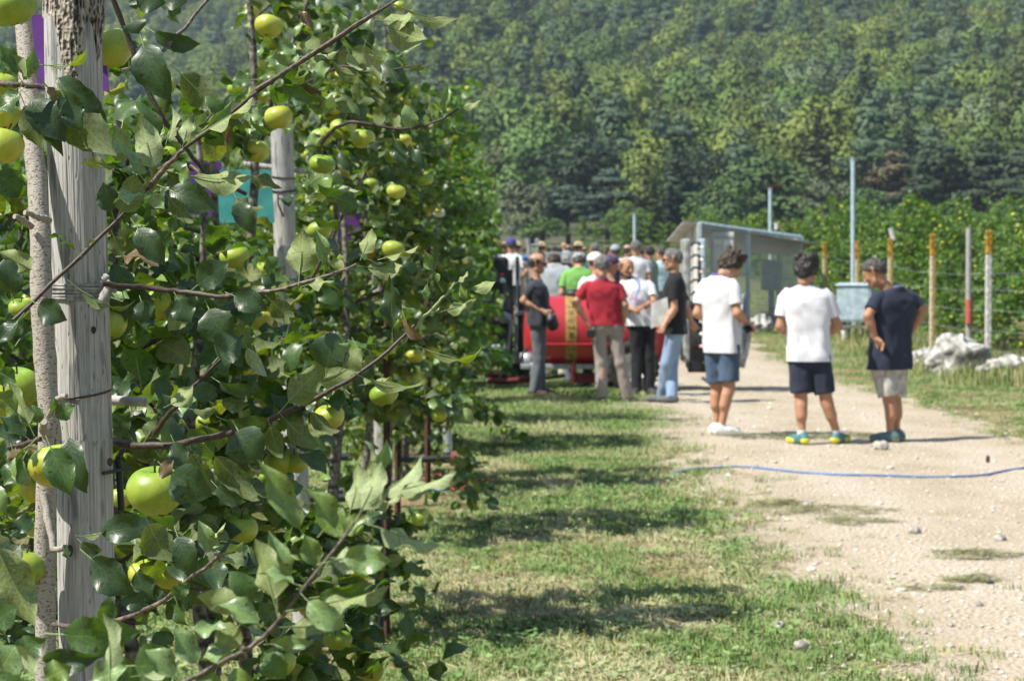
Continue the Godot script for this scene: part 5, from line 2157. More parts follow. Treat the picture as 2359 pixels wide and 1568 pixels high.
		var s := part("roof_sheet", sh.mesh(M.roof), o)
		part("rib", rib.mesh(M.roof), s)
	# things inside
	var cab := foot(1664, 48.75)
	o = thing("locker", "tall cream white locker inside the mesh shed", "locker", cab)
	var ch := P(1664, 535, 48.75).y - cab.y
	var m := MB.new()
	m.box(at_(Vector3(0, ch * 0.5, 0)), Vector3(0.46, ch, 0.5), 0.01)
	part("body", m.mesh(M.cream), o)
	m = MB.new()
	m.box(at_(Vector3(0, ch * 0.48, 0.262)), Vector3(0.42, ch * 0.88, 0.02), 0.006)
	part("door", m.mesh(M.cream), o)
	m = MB.new()
	m.box(at_(Vector3(0, ch * 0.95, 0.27)), Vector3(0.40, 0.05, 0.03), 0.006)
	part("top_rail", m.mesh(M.wallgrey), o)
	g = P(1777, 730, 51.5)
	g.y = G(g.x, g.z)
	o = thing("control_box", "blue grey control box inside the right half of mesh shed", "box", g)
	m = MB.new()
	m.box(at_(Vector3(0, 1.05, 0)), Vector3(0.46, 0.68, 0.34), 0.015)
	part("body", m.mesh(M.paleblue), o)
	m = MB.new()
	m.box(at_(Vector3(0, 0.36, 0)), Vector3(0.14, 0.72, 0.12), 0.01)
	part("stand", m.mesh(M.galv), o)
	# barrels and pipes low in the shed
	for k in 3:
		g = foot(1700 + k * 62, 50.0)
		o = thing("water_valve", ["blue water valve at the left foot of shed mesh", "blue water valve in the middle of shed mesh", "blue water valve at the right foot of shed mesh"][k], "valve", g)
		part("pipe", bar(Vector3(0, 0, 0), Vector3(0, 0.26, 0), 0.035, 8).mesh(M.galv), o)
		part("wheel", hoop(Vector3(0, 0.28, 0), 0.08, 0.014, Vector3(0.1, 1, 0)).mesh(mat(Color(0.03, 0.12, 0.35), 0.5)), o)

	# blue grey cabinet on legs
	g = foot(1972, 43.5)
	o = thing("cabinet", "pale blue steel cabinet on legs beside the man in navy", "cabinet", g, -0.32)
	var y0 := P(1972, 741, 43.5).y - g.y
	var y1 := P(1972, 657, 43.5).y - g.y
	m = MB.new()
	m.box(at_(Vector3(0, (y0 + y1) * 0.5, 0)), Vector3(0.66, y1 - y0, 0.40), 0.012)
	part("body", m.mesh(M.paleblue), o)
	m = MB.new()
	m.box(Transform3D(Basis(Vector3.RIGHT, 0.08), Vector3(0, y1 + 0.02, 0.01)), Vector3(0.72, 0.025, 0.46), 0.008)
	part("lid", m.mesh(M.paleblue), o)
	m = MB.new()
	m.box(at_(Vector3(0.01, (y0 + y1) * 0.5, 0.206)), Vector3(0.56, (y1 - y0) * 0.88, 0.012), 0.004)
	part("door", m.mesh(M.paleblue), o)
	for sx in [-0.2, 0.24]:
		part("leg", bar(Vector3(sx, 0, 0), Vector3(sx, y0, 0), 0.03, 8).mesh(M.galv), o)
	m = MB.new()
	for k in 4:
		var x := -0.24 + k * 0.13
		m.tube([Vector3(x, 0.02, 0.08), Vector3(x, 0.3, 0.1), Vector3(x + 0.02, y0, 0.05)], [0.02], 6)
	part("pipes", m.mesh(M.black), o).set_meta("kind", "stuff")
	m = MB.new()
	m.tube([Vector3(-0.27, 0.34, 0.12), Vector3(0.3, 0.32, 0.12)], [0.028], 8)
	m.tube([Vector3(-0.2, 0.06, 0.12), Vector3(-0.2, 0.26, 0.12)], [0.055], 10)
	part("manifold", m.mesh(M.white), o)
	m = MB.new()
	m.tube([Vector3(0.28, 0.34, 0.13), Vector3(0.34, 0.34, 0.13)], [0.07], 10)
	part("valve_wheel", m.mesh(M.white), o)
	# boulders
	var bl := [
		["big white boulder beside the nearest fence post", 2205, 832, 150, 100, 33.5, 1], ["low white boulder at the right edge of view", 2325, 850, 110, 56, 33.0, 2],
		["grey white boulder behind the man in navy", 2128, 805, 66, 52, 36.0, 3], ["small white stone in front of the right boulder", 2330, 868, 60, 24, 32.0, 4], ["white rock lying behind the shed mesh", 1752, 716, 60, 46, 47.2, 5],
		["dark topped boulder right of the biggest one", 2268, 846, 44, 34, 32.6, 6],
	]
	for r in bl:
		var d: float = r[5]
		var p := P(r[1], r[2], d)
		p.y = G(p.x, p.z) + r[4] / F * d * 0.34
		var rr := Vector3(r[3] / F * d * 0.46, r[4] / F * d * 0.50, r[3] / F * d * 0.4)
		var w := part("boulder", rock(rr, int(r[6]) * 3, 0.30, 16, 22).mesh(M.boulder))
		w.position = p
		tag(w, r[0], "boulder", "white boulders at the verge")
	# rough growth under the fence
	rng.seed = 61
	var tr := []
	var co := []
	for i in 1500:
		var z := -rng.randf_range(30.0, 56.0)
		var x := 7.2 + rng.randfn() * 0.55
		var s := rng.randf_range(1.2, 3.0)
		tr.append(Transform3D(Basis(Vector3.UP, rng.randf() * TAU).scaled(Vector3(s, s * 1.2, s)), on(x, z)))
		var k := rng.randf()
		co.append(Color(0.13, 0.19, 0.05).lerp(Color(0.40, 0.34, 0.18), k * k))
	var ro := many("rough_grass", tuft(77, 18, 0.09, 0.08, 0.4), tr, null, co)
	tag(ro, "tall rough grass and dry weeds under the fence", "", "", "stuff")

# ---------- sprayer, tractor, mast, platform ----------
func wheel(parent: Node3D, at: Vector3, r: float, w: float, hub: Material) -> void:
	# axle along z
	var t := Transform3D(Basis(Vector3.RIGHT, PI / 2), at)
	var tyre := MB.new()
	tyre.lathe([Vector2(r * 0.58, -w * 0.5), Vector2(r * 0.9, -w * 0.5), Vector2(r * 0.98, -w * 0.36), Vector2(r, 0), Vector2(r * 0.98, w * 0.36), Vector2(r * 0.9, w * 0.5), Vector2(r * 0.58, w * 0.5), Vector2(r * 0.56, 0), Vector2(r * 0.58, -w * 0.5)], 30, t)
	for i in 22:
		var a := TAU * i / 22
		for s in [-1.0, 1.0]:
			tyre.box(t * Transform3D(Basis(Vector3.UP, -a) * Basis(Vector3.RIGHT, 0.0), Vector3(cos(a) * r, s * w * 0.22, sin(a) * r)) * Transform3D(Basis(Vector3.RIGHT, s * 0.5), Vector3.ZERO), Vector3(r * 0.05, w * 0.42, r * 0.07), 0.0)
	var o := part("wheel", tyre.mesh(M.rubber), parent)
	var rim := MB.new()
	rim.lathe([Vector2(0, w * 0.18), Vector2(r * 0.16, w * 0.2), Vector2(r * 0.2, w * 0.1), Vector2(r * 0.46, w * 0.16), Vector2(r * 0.5, w * 0.42), Vector2(r * 0.59, w * 0.44), Vector2(r * 0.59, -w * 0.44), Vector2(0, -w * 0.3)], 24, t)
	part("rim", rim.mesh(hub), o)

func build_machines():
	# mist sprayer: its axis runs along x
	var D := 29.3
	var g := foot(1375, D)
	var o := thing("sprayer", "red orchard sprayer with a yellow striped tank on two wheels", "sprayer", g)
	var c: Vector3 = P(1372, 765, D) - g
	var tr := Transform3D(Basis(Vector3(0, 0, 1), -PI / 2), c)
	var prof := []
	var half := 0.94
	for i in 9:
		var a := PI / 2 * i / 8.0
		prof.append(Vector2(0.475 * pow(sin(a), 0.6), -half + 0.34 * (1.0 - cos(a)) - 0.0))
	for i in 9:
		var a := PI / 2 * (8 - i) / 8.0
		prof.append(Vector2(0.475 * pow(sin(a), 0.6), half - 0.34 * (1.0 - cos(a))))
	var m := MB.new()
	m.lathe(prof, 40, tr)
	part("tank", m.mesh(M.red), o)
	m = MB.new()
	for s in [-1.0, 1.0]:
		m.box(at_(c + Vector3(0, -0.14, s * 0.455)), Vector3(1.5, 0.022, 0.05), 0.008)
	part("tank_seam", m.mesh(M.red), o)
	# band with its dark letters, running down the side
	M.wheel_rim = mat(Color(0.60, 0.61, 0.60), 0.4)
	M.ink = mat(Color(0.10, 0.065, 0.025), 0.7)
	var gold := dirty(Color(0.44, 0.27, 0.07), 0.6, 71, 0.7, 4.0)
	m = MB.new()
	m.lathe([Vector2(0.470, -0.075), Vector2(0.483, -0.07), Vector2(0.483, 0.07), Vector2(0.470, 0.075)], 40, Transform3D(tr.basis, c + Vector3(-0.325, 0, 0)))
	part("yellow_band", m.mesh(gold), o)
	for i in 9:
		var a := 0.75 - i * 0.2
		var p := c + Vector3(-0.325, sin(a) * 0.486, cos(a) * 0.486)
		var tx := MB.new()
		var bb := Basis(Vector3.RIGHT, -a)
		var h := 0.03
		if i % 3 == 0:
			tx.box(Transform3D(bb, p), Vector3(0.062, 0.009, 0.003))
			tx.box(Transform3D(bb, p + bb * Vector3(-0.03, h * 0.5, 0)), Vector3(0.010, h, 0.003))
			tx.box(Transform3D(bb, p + bb * Vector3(0.03, h * 0.5, 0)), Vector3(0.010, h, 0.003))
		elif i % 3 == 1:
			tx.box(Transform3D(bb, p), Vector3(0.062, 0.009, 0.003))
			tx.box(Transform3D(bb, p + bb * Vector3(0, h, 0)), Vector3(0.062, 0.009, 0.003))
		else:
			tx.box(Transform3D(bb, p), Vector3(0.009, h, 0.003))
			tx.box(Transform3D(bb, p + bb * Vector3(0.03, 0, 0)), Vector3(0.009, h, 0.003))
			tx.box(Transform3D(bb, p + bb * Vector3(-0.03, 0, 0)), Vector3(0.009, h, 0.003))
		part("letter", tx.mesh(M.ink), o)
	m = MB.new()
	m.lathe([Vector2(0, 0.06), Vector2(0.13, 0.05), Vector2(0.14, 0.0), Vector2(0.14, -0.06)], 20, at_(c + Vector3(-0.28, 0.5, 0)))
	part("filler_lid", m.mesh(M.black), o)
	m = MB.new()
	m.box(Transform3D(Basis(Vector3.RIGHT, -0.45), c + Vector3(0.30, 0.215, 0.435)), Vector3(0.17, 0.13, 0.008), 0.002)
	part("warning_sign", m.mesh(mat(Color(0.70, 0.52, 0.03), 0.5)), o)
	m = MB.new()
	m.box(Transform3D(Basis(Vector3.RIGHT, -0.45), c + Vector3(0.30, 0.225, 0.441)), Vector3(0.02, 0.06, 0.006), 0.001)
	m.box(Transform3D(Basis(Vector3.RIGHT, -0.45), c + Vector3(0.30, 0.175, 0.463)), Vector3(0.1, 0.014, 0.006), 0.001)
	part("warning_mark", m.mesh(M.black), o)
	# chassis
	m = MB.new()
	m.box(at_(c + Vector3(-0.1, -0.43, 0.36)), Vector3(1.75, 0.065, 0.05), 0.01)
	part("frame_rail", m.mesh(M.galv), o)
	m = MB.new()
	m.box(at_(c + Vector3(-0.1, -0.43, -0.36)), Vector3(1.75, 0.065, 0.05), 0.01)
	part("frame_rail", m.mesh(M.galv), o)
	m = MB.new()
	for x in [-0.72, -0.3, 0.5]:
		m.box(at_(c + Vector3(x, -0.46, 0)), Vector3(0.06, 0.16, 0.80), 0.01)
		m.box(at_(c + Vector3(x, -0.50, 0.40)), Vector3(0.035, 0.28, 0.03), 0.005)
	m.box(at_(c + Vector3(0.2, -0.58, 0.30)), Vector3(1.0, 0.13, 0.05), 0.012)
	part("cross_frame", m.mesh(M.dark_red), o)
	m = MB.new()
	m.tube([c + Vector3(-0.75, -0.60, 0), c + Vector3(-1.2, -0.64, 0.02), c + Vector3(-1.45, -0.62, 0.03)], [0.045, 0.04, 0.035], 6)
	part("drawbar", m.mesh(M.dark_red), o)
	var wy: float = P(1452, 899, D).y - g.y
	for s in [-1.0, 1.0]:
		wheel(o, Vector3(0.44, 0.335, s * 0.50 + 0.0), 0.335, 0.24, M.wheel_rim)
	m = MB.new()
	m.tube([Vector3(0.44, 0.335, -0.5), Vector3(0.44, 0.335, 0.5)], [0.04], 8)
	part("axle", m.mesh(M.rust), o)
	# hoses and pump under the front
	m = MB.new()
	m.lathe([Vector2(0, -0.1), Vector2(0.1, -0.1), Vector2(0.11, 0), Vector2(0.1, 0.1), Vector2(0, 0.1)], 14, at_(c + Vector3(-0.88, -0.36, 0.2)))
	m.lathe([Vector2(0, -0.08), Vector2(0.06, -0.08), Vector2(0.06, 0.08), Vector2(0, 0.08)], 12, at_(c + Vector3(-0.80, -0.46, 0.34)))
	part("filter_pump", m.mesh(M.galv), o)
	m = MB.new()
	m.tube([c + Vector3(-0.9, -0.2, 0.25), c + Vector3(-1.0, -0.4, 0.3), c + Vector3(-0.8, -0.6, 0.3), c + Vector3(-0.4, -0.55, 0.34)], [0.022], 8)
	m.tube([c + Vector3(0.85, 0.1, 0.4), c + Vector3(1.0, -0.1, 0.42), c + Vector3(0.9, -0.4, 0.4), c + Vector3(0.6, -0.52, 0.36)], [0.022], 8)
	part("hose", m.mesh(M.black), o)
	# fan tower with its nozzles
	var tx0: Vector3 = P(1590, 850, D) - g
	var tyt: float = P(1590, 555, D).y - g.y
	var sheet_m := dirty(Color(0.46, 0.48, 0.47), 0.5, 72, 0.7, 2.0)
	m = MB.new()
	m.box(at_(Vector3(tx0.x - 0.06, tyt * 0.5 + 0.2, 0.0)), Vector3(0.09, tyt - 0.35, 0.62), 0.02)
	part("tower_wall", m.mesh(sheet_m), o)
	m = MB.new()
	m.box(at_(Vector3(tx0.x + 0.15, tyt * 0.5 + 0.2, 0.0)), Vector3(0.05, tyt - 0.35, 0.66), 0.015)
	part("tower_wall", m.mesh(M.paleblue), o)
	m = MB.new()
	m.box(at_(Vector3(tx0.x + 0.05, 0.72, 0.0)), Vector3(0.16, 0.9, 0.74), 0.03)
	part("fan_housing", m.mesh(M.black), o)
	m = MB.new()
	m.tube([Vector3(tx0.x - 0.02, 0.68, 0.0), Vector3(tx0.x + 0.2, 0.68, 0.0)], [0.44], 28)
	part("fan_drum", m.mesh(M.rubber), o)
	for i in 9:
		var y: float = lerpf(0.62, tyt - 0.06, i / 8.0)
		var nzl := MB.new()
		var x := tx0.x + 0.05
		nzl.tube([Vector3(x - 0.06, y, 0.33), Vector3(x - 0.03, y + 0.035, 0.40), Vector3(x + 0.03, y + 0.03, 0.43), Vector3(x + 0.05, y - 0.02, 0.42), Vector3(x + 0.02, y - 0.055, 0.40)], [0.014, 0.016, 0.018, 0.02, 0.012], 7)
		var nn := part("nozzle", nzl.mesh(M.black), o)
		var tip := MB.new()
		tip.tube([Vector3(x + 0.05, y - 0.02, 0.42), Vector3(x + 0.085, y - 0.035, 0.45)], [0.026, 0.02], 8)
		part("nozzle_tip", tip.mesh(mat(Color(0.55, 0.32, 0.26) if i % 3 == 0 else Color(0.6, 0.6, 0.57), 0.5)), nn)
	# round intake grille at the rear, seen almost edge on
	var gc: Vector3 = P(1714, 762, D) - g
	m = MB.new()
	var gb := Basis(Vector3(0, 0, 1), PI / 2) * Basis(Vector3.UP, 0.0)
	var gt := Transform3D(Basis(Vector3.UP, -0.17) * gb, gc)
	for k in 8:
		var ring := []
		var r := 0.47 * (k + 1) / 8.0
		for i in 33:
			var a := TAU * i / 32
			ring.append(gt * Vector3(cos(a) * r, -0.09 * (1.0 - pow(r / 0.47, 2.0)), sin(a) * r))
		m.tube(ring, [0.005 if k < 7 else 0.016], 5)
	for i in 28:
		var a := TAU * i / 28
		m.tube([gt * Vector3(cos(a) * 0.05, -0.09, sin(a) * 0.05), gt * Vector3(cos(a) * 0.3, -0.055, sin(a) * 0.3), gt * Vector3(cos(a) * 0.47, 0, sin(a) * 0.47)], [0.004], 4)
	part("intake_grille", m.mesh(M.galv), o)
	m = MB.new()
	m.lathe([Vector2(0.47, 0.0), Vector2(0.48, 0.02), Vector2(0.46, 0.14), Vector2(0.44, 0.16)], 36, gt)
	part("fan_ring", m.mesh(M.galv), o)
	m = MB.new()
	for y in [0.45, 1.05]:
		for z in [-0.25, 0.25]:
			m.tube([Vector3(tx0.x + 0.1, y, z), Vector3(gc.x - 0.06, y, z)], [0.018], 6)
	m.tube([Vector3(tx0.x + 0.15, 0.18, 0.1), Vector3(tx0.x + 0.35, 0.02, 0.15)], [0.02], 6)
	part("fan_stay", m.mesh(M.galv), o)
	var fb := MB.new()
	for i in 8:
		var a := TAU * i / 8
		fb.box(Transform3D(gt.basis * Basis(Vector3.UP, a) * Basis(Vector3.RIGHT, 0.5), gt * Vector3(cos(a) * 0.22, 0.1, -sin(a) * 0.22)), Vector3(0.34, 0.012, 0.12), 0.004)
	part("fan_blades", fb.mesh(M.black), o)

	# upright black mast with a small wheel at its foot
	g = foot(1181, 30.6)
	o = thing("sensor_mast", "upright black slotted mast on a small wheel left of the sprayer", "mast", g)
	var h: float = P(1181, 620, 30.6).y - g.y
	m = MB.new()
	m.box(at_(Vector3(-0.045, h * 0.5, 0)), Vector3(0.10, h, 0.09), 0.008)
	part("mast_body", m.mesh(M.black), o)
	for i in 6:
		m = MB.new()
		m.box(at_(Vector3(-0.045, 0.18 + i * (h - 0.3) / 6.0 + 0.06, 0.047)), Vector3(0.045, (h - 0.3) / 6.0 * 0.6, 0.008), 0.002)
		part("slot", m.mesh(M.green_slot), o)
	m = MB.new()
	m.box(at_(Vector3(0.055, h * 0.46, 0.0)), Vector3(0.03, h * 0.9, 0.06), 0.004)
	part("steel_rail", m.mesh(M.galv), o)
	m = MB.new()
	m.box(at_(Vector3(0.12, h * 0.42, -0.02)), Vector3(0.07, h * 0.58, 0.07), 0.006)
	part("rear_column", m.mesh(M.black), o)
	m = MB.new()
	m.add(rock(Vector3(0.09, 0.07, 0.05), 5, 0.3, 8, 10), at_(Vector3(-0.1, h * 0.58, 0.09)))
	m.tube([Vector3(-0.16, h * 0.60, 0.1), Vector3(-0.02, h * 0.56, 0.1), Vector3(-0.06, h * 0.3, 0.1)], [0.025, 0.025, 0.02], 7)
	m.box(at_(Vector3(0.1, h * 0.62, 0.06)), Vector3(0.14, 0.06, 0.06), 0.01)
	part("clamp", m.mesh(M.galv), o)
	wheel(o, Vector3(0.08, 0.145, 0.04), 0.145, 0.08, M.black)
	m = MB.new()
	m.box(at_(Vector3(-0.25, 0.1, -0.02)), Vector3(0.36, 0.09, 0.08), 0.01)
	part("red_foot", m.mesh(M.dark_red), o)
	m = MB.new()
	m.box(at_(Vector3(0.17, 0.26, 0.03)), Vector3(0.035, 0.06, 0.03), 0.006)
	part("orange_reflector", m.mesh(mat(Color(0.75, 0.30, 0.02), 0.3)), o)

	# dark tractor half hidden by the row
	D = 33.5
	g = foot(1136, D)
	o = thing("tractor", "dark blue black tractor half hidden behind the apple leaves", "tractor", g)
	var navy := mat(Color(0.012, 0.017, 0.030), 0.35)
	m = MB.new()
	m.box(at_(Vector3(0.0, 0.95, 0.35)), Vector3(0.62, 0.5, 1.3), 0.1)
	part("hood", m.mesh(navy), o)
	m = MB.new()
	m.box(at_(Vector3(0.06, 0.52, 0.9)), Vector3(0.34, 0.40, 0.2), 0.04)
	part("front_weight", m.mesh(navy), o)
	m = MB.new()
	m.lathe([Vector2(0, 0.012), Vector2(0.055, 0.01), Vector2(0.06, 0)], 20, Transform3D(Basis(Vector3.RIGHT, PI / 2), P(1147, 730, D - 1.02) - g))
	part("pink_badge", m.mesh(mat(Color(0.50, 0.03, 0.20), 0.4)), o)
	m = MB.new()
	m.box(at_(P(1147, 735, D - 1.04) - g), Vector3(0.08, 0.02, 0.01), 0.002)
	part("badge_bar", m.mesh(M.paleblue), o)
	m = MB.new()
	m.box(at_(P(1158, 646, D - 0.4) - g), Vector3(0.075, 0.06, 0.04), 0.012)
	part("work_lamp", m.mesh(mat(Color(0.55, 0.75, 0.85), 0.2)), o)
	m = MB.new()
	m.box(at_(P(1157, 632, D - 0.38) - g), Vector3(0.05, 0.035, 0.04), 0.01)
	part("tail_lamp", m.mesh(mat(Color(0.5, 0.02, 0.02), 0.3)), o)
	m = MB.new()
	m.box(at_(Vector3(0.02, 1.28, -0.25)), Vector3(0.40, 0.34, 0.5), 0.08)
	m.box(at_(Vector3(0.02, 1.5, -0.5)), Vector3(0.42, 0.5, 0.12), 0.05)
	part("seat", m.mesh(M.black), o)
	for s in [-1.0, 1.0]:
		m = MB.new()
		m.tube([Vector3(s * 0.36, 0.9, -0.5), Vector3(s * 0.36, 1.75, -0.5)], [0.025], 6)
		part("roll_bar", m.mesh(M.black), o)
	for s in [-1.0, 1.0]:
		var wh := Node3D.new()
		wh.name = "axle_end"
		o.add_child(wh, true)
		wh.rotation.y = PI / 2
		wh.position = Vector3(s * 0.46, 0, -0.35)
		var tm := MB.new()
		var r := 0.52
		tm.lathe([Vector2(r * 0.56, -0.14), Vector2(r * 0.92, -0.14), Vector2(r, -0.08), Vector2(r, 0.08), Vector2(r * 0.92, 0.14), Vector2(r * 0.56, 0.14), Vector2(0.0, 0.06)], 28, Transform3D(Basis(Vector3.RIGHT, PI / 2), Vector3(0, r, 0)))
		part("tyre", tm.mesh(M.rubber), wh)
		var t2 := MB.new()
		t2.lathe([Vector2(0, 0.09), Vector2(0.12, 0.08), Vector2(0.27, 0.03), Vector2(0.29, 0.1)], 22, Transform3D(Basis(Vector3.RIGHT, PI / 2), Vector3(0, r, 0)))
		part("rim", t2.mesh(M.galv), wh)
	m = MB.new()
	m.tube([P(1100, 806, D - 1.1) - g, P(1172, 798, D - 1.1) - g], [0.045, 0.055], 10)
	part("steel_roller", m.mesh(M.galv), o)
	m = MB.new()
	m.tube([P(1085, 818, D - 1.0) - g, P(1175, 812, D - 1.0) - g], [0.03], 6)
	m.tube([P(1130, 815, D - 1.0) - g, Vector3(0, 0.7, 0.6)], [0.03], 6)
	part("lift_arm", m.mesh(M.black), o)

	# grey platform trailer among the visitors
	D = 36.0
	g = foot(1295, D)
	o = thing("platform_trailer", "grey steel platform trailer standing among the crowd", "trailer", g)
	var y1: float = P(1295, 581, D).y - g.y
	var y0: float = P(1295, 606, D).y - g.y
	m = MB.new()
	m.box(at_(Vector3(0, (y0 + y1) * 0.5, 0)), Vector3(0.52, y1 - y0, 0.06), 0.01)
	part("side_panel", m.mesh(M.galv), o)
	m = MB.new()
	m.box(at_(Vector3(0.0, y0 - 0.03, -0.7)), Vector3(0.55, 0.06, 1.5), 0.01)
	part("deck", m.mesh(M.rust), o)
	m = MB.new()
	m.box(at_(Vector3(0.05, (y0 + y1) * 0.5 + 0.02, 0.036)), Vector3(0.09, 0.07, 0.012), 0.002)
	part("white_plate", m.mesh(M.white), o)
	for s in [-0.2, 0.22]:
		m = MB.new()
		m.box(at_(Vector3(s, y0 * 0.5, -0.1)), Vector3(0.06, y0, 0.06), 0.005)
		part("leg", m.mesh(M.paleblue), o)
	wheel(o, Vector3(0, 0.26, -0.8), 0.26, 0.16, M.galv)
	# leaning steel frame left of the platform
	g = foot(1226, 35.0)
	o = thing("scaffold", "leaning pale steel frame rising out of the crowd", "scaffold", g)
	m = MB.new()
	m.tube([P(1232, 690, 35.0) - g, P(1216, 548, 35.0) - g], [0.036], 4)
	part("upright", m.mesh(M.galv), o)
	m = MB.new()
	m.tube([P(1240, 690, 35.3) - g, P(1238, 548, 35.3) - g], [0.02], 4)
	part("upright", m.mesh(M.galv), o)
	m = MB.new()
	m.tube([P(1214, 565, 35.1) - g, P(1242, 564, 35.1) - g], [0.02], 4)
	part("crossbar", m.mesh(M.galv), o)
	m = MB.new()
	m.tube([P(1203, 608, 35.1) - g, P(1230, 604, 35.1) - g], [0.03], 4)
	part("lower_bar", m.mesh(M.galv), o)
	m = MB.new()
	m.tube([P(1203, 595, 35.1) - g, P(1228, 592, 35.1) - g], [0.045, 0.04], 8)
	part("blue_motor", m.mesh(mat(Color(0.04, 0.16, 0.36), 0.4)), o)

# ---------- people ----------
# A surface round tapered capsules that melt into each other. bone: [a, b, ra, rb] or with a fifth entry true: cut flat at b.
func net(mb: MB, bones: Array, cell: float, k: float, o := {}) -> void:
	var lo := Vector3.ONE * 1e9
	var hi := -lo
	for b in bones:
		var r: float = maxf(b[2], b[3]) + k * 0.5 + cell * 3.0
		for p in [b[0], b[1]]:
			lo = lo.min(p - Vector3.ONE * r)
			hi = hi.max(p + Vector3.ONE * r)
	var nx := int((hi.x - lo.x) / cell) + 2
	var ny := int((hi.y - lo.y) / cell) + 2
	var nzz := int((hi.z - lo.z) / cell) + 2
	var sy := nx
	var sz := nx * ny
	var f := PackedFloat32Array()
	f.resize(nx * ny * nzz)
	f.fill(1.0)
	for b in bones:
		var a: Vector3 = b[0]
		var ab: Vector3 = b[1] - a
		var ra: float = b[2]
		var dr: float = b[3] - ra
		var inv := 1.0 / maxf(ab.length_squared(), 1e-9)
		var cut: bool = b.size() > 4 and b[4]
		var dir := ab.normalized()
		var e: Vector3 = b[1]
		var r: float = maxf(b[2], b[3]) + k + cell * 2.5
		var l: Vector3 = (a.min(e) - Vector3.ONE * r - lo) / cell
		var h: Vector3 = (a.max(e) + Vector3.ONE * r - lo) / cell
		for z in range(maxi(0, int(l.z)), mini(nzz - 1, int(h.z) + 1) + 1):
			for y in range(maxi(0, int(l.y)), mini(ny - 1, int(h.y) + 1) + 1):
				var i := z * sz + y * sy + maxi(0, int(l.x))
				for x in range(maxi(0, int(l.x)), mini(nx - 1, int(h.x) + 1) + 1):
					var q := lo + Vector3(x, y, z) * cell - a
					var t := clampf(q.dot(ab) * inv, 0.0, 1.0)
					var d := (q - ab * t).length() - ra - dr * t
					if cut:
						d = maxf(d, (q - ab).dot(dir))
					var c := f[i]
					var m := k - absf(c - d)
					if m > 0.0:
						f[i] = minf(c, d) - m * m * 0.25 / k
					elif d < c:
						f[i] = d
					i += 1
	var amp: float = o.get("noise", 0.0)
	var fr: float = o.get("freq", 9.0)
	var ymin: float = o.get("ymin", -1e9)
	var ymax: float = o.get("ymax", 1e9)
	var planes: Array = o.get("planes", [])
	var lim := cell * 3.5
	if amp > 0.0 or ymin > -1e8 or ymax < 1e8 or not planes.is_empty():
		var i := 0
		for z in nzz:
			for y in ny:
				for x in nx:
					var d := f[i]
					if d < lim:
						var p := lo + Vector3(x, y, z) * cell
						if amp > 0.0 and d > -lim:
							d += amp * nf.get_noise_3d(p.x * fr + 3.0, p.y * fr * 0.55, p.z * fr)
						d = maxf(d, maxf(ymin - p.y, p.y - ymax))
						for pl in planes:
							d = maxf(d, -(p - pl[0]).dot(pl[1]))
						f[i] = d
					i += 1
	var vid := PackedInt32Array()
	vid.resize(f.size())
	vid.fill(-1)
	var col: Color = o.get("col", Color.WHITE)
	for z in nzz - 1:
		for y in ny - 1:
			for x in nx - 1:
				var i := z * sz + y * sy + x
				var d0 := f[i]
				if d0 > lim or d0 < -lim:
					continue
				var d1 := f[i + 1]
				var d2 := f[i + sy]
				var d3 := f[i + sy + 1]
				var d4 := f[i + sz]
				var d5 := f[i + sz + 1]
				var d6 := f[i + sz + sy]
				var d7 := f[i + sz + sy + 1]
				var c := int(d0 < 0.0) + int(d1 < 0.0) + int(d2 < 0.0) + int(d3 < 0.0) + int(d4 < 0.0) + int(d5 < 0.0) + int(d6 < 0.0) + int(d7 < 0.0)
				if c == 0 or c == 8:
					continue
				var s := Vector3.ZERO
				var n := 0
				if (d0 < 0.0) != (d1 < 0.0):
					s += Vector3(d0 / (d0 - d1), 0, 0); n += 1
				if (d2 < 0.0) != (d3 < 0.0):
					s += Vector3(d2 / (d2 - d3), 1, 0); n += 1
				if (d4 < 0.0) != (d5 < 0.0):
					s += Vector3(d4 / (d4 - d5), 0, 1); n += 1
				if (d6 < 0.0) != (d7 < 0.0):
					s += Vector3(d6 / (d6 - d7), 1, 1); n += 1
				if (d0 < 0.0) != (d2 < 0.0):
					s += Vector3(0, d0 / (d0 - d2), 0); n += 1
				if (d1 < 0.0) != (d3 < 0.0):
					s += Vector3(1, d1 / (d1 - d3), 0); n += 1
				if (d4 < 0.0) != (d6 < 0.0):
					s += Vector3(0, d4 / (d4 - d6), 1); n += 1
				if (d5 < 0.0) != (d7 < 0.0):
					s += Vector3(1, d5 / (d5 - d7), 1); n += 1
				if (d0 < 0.0) != (d4 < 0.0):
					s += Vector3(0, 0, d0 / (d0 - d4)); n += 1
				if (d1 < 0.0) != (d5 < 0.0):
					s += Vector3(1, 0, d1 / (d1 - d5)); n += 1
				if (d2 < 0.0) != (d6 < 0.0):
					s += Vector3(0, 1, d2 / (d2 - d6)); n += 1
				if (d3 < 0.0) != (d7 < 0.0):
					s += Vector3(1, 1, d3 / (d3 - d7)); n += 1
				var g := Vector3(d1 + d3 + d5 + d7 - d0 - d2 - d4 - d6, d2 + d3 + d6 + d7 - d0 - d1 - d4 - d5, d4 + d5 + d6 + d7 - d0 - d1 - d2 - d3)
				vid[i] = mb.vert(lo + (Vector3(x, y, z) + s / n) * cell, g.normalized(), Vector2(x, y) * cell, col)
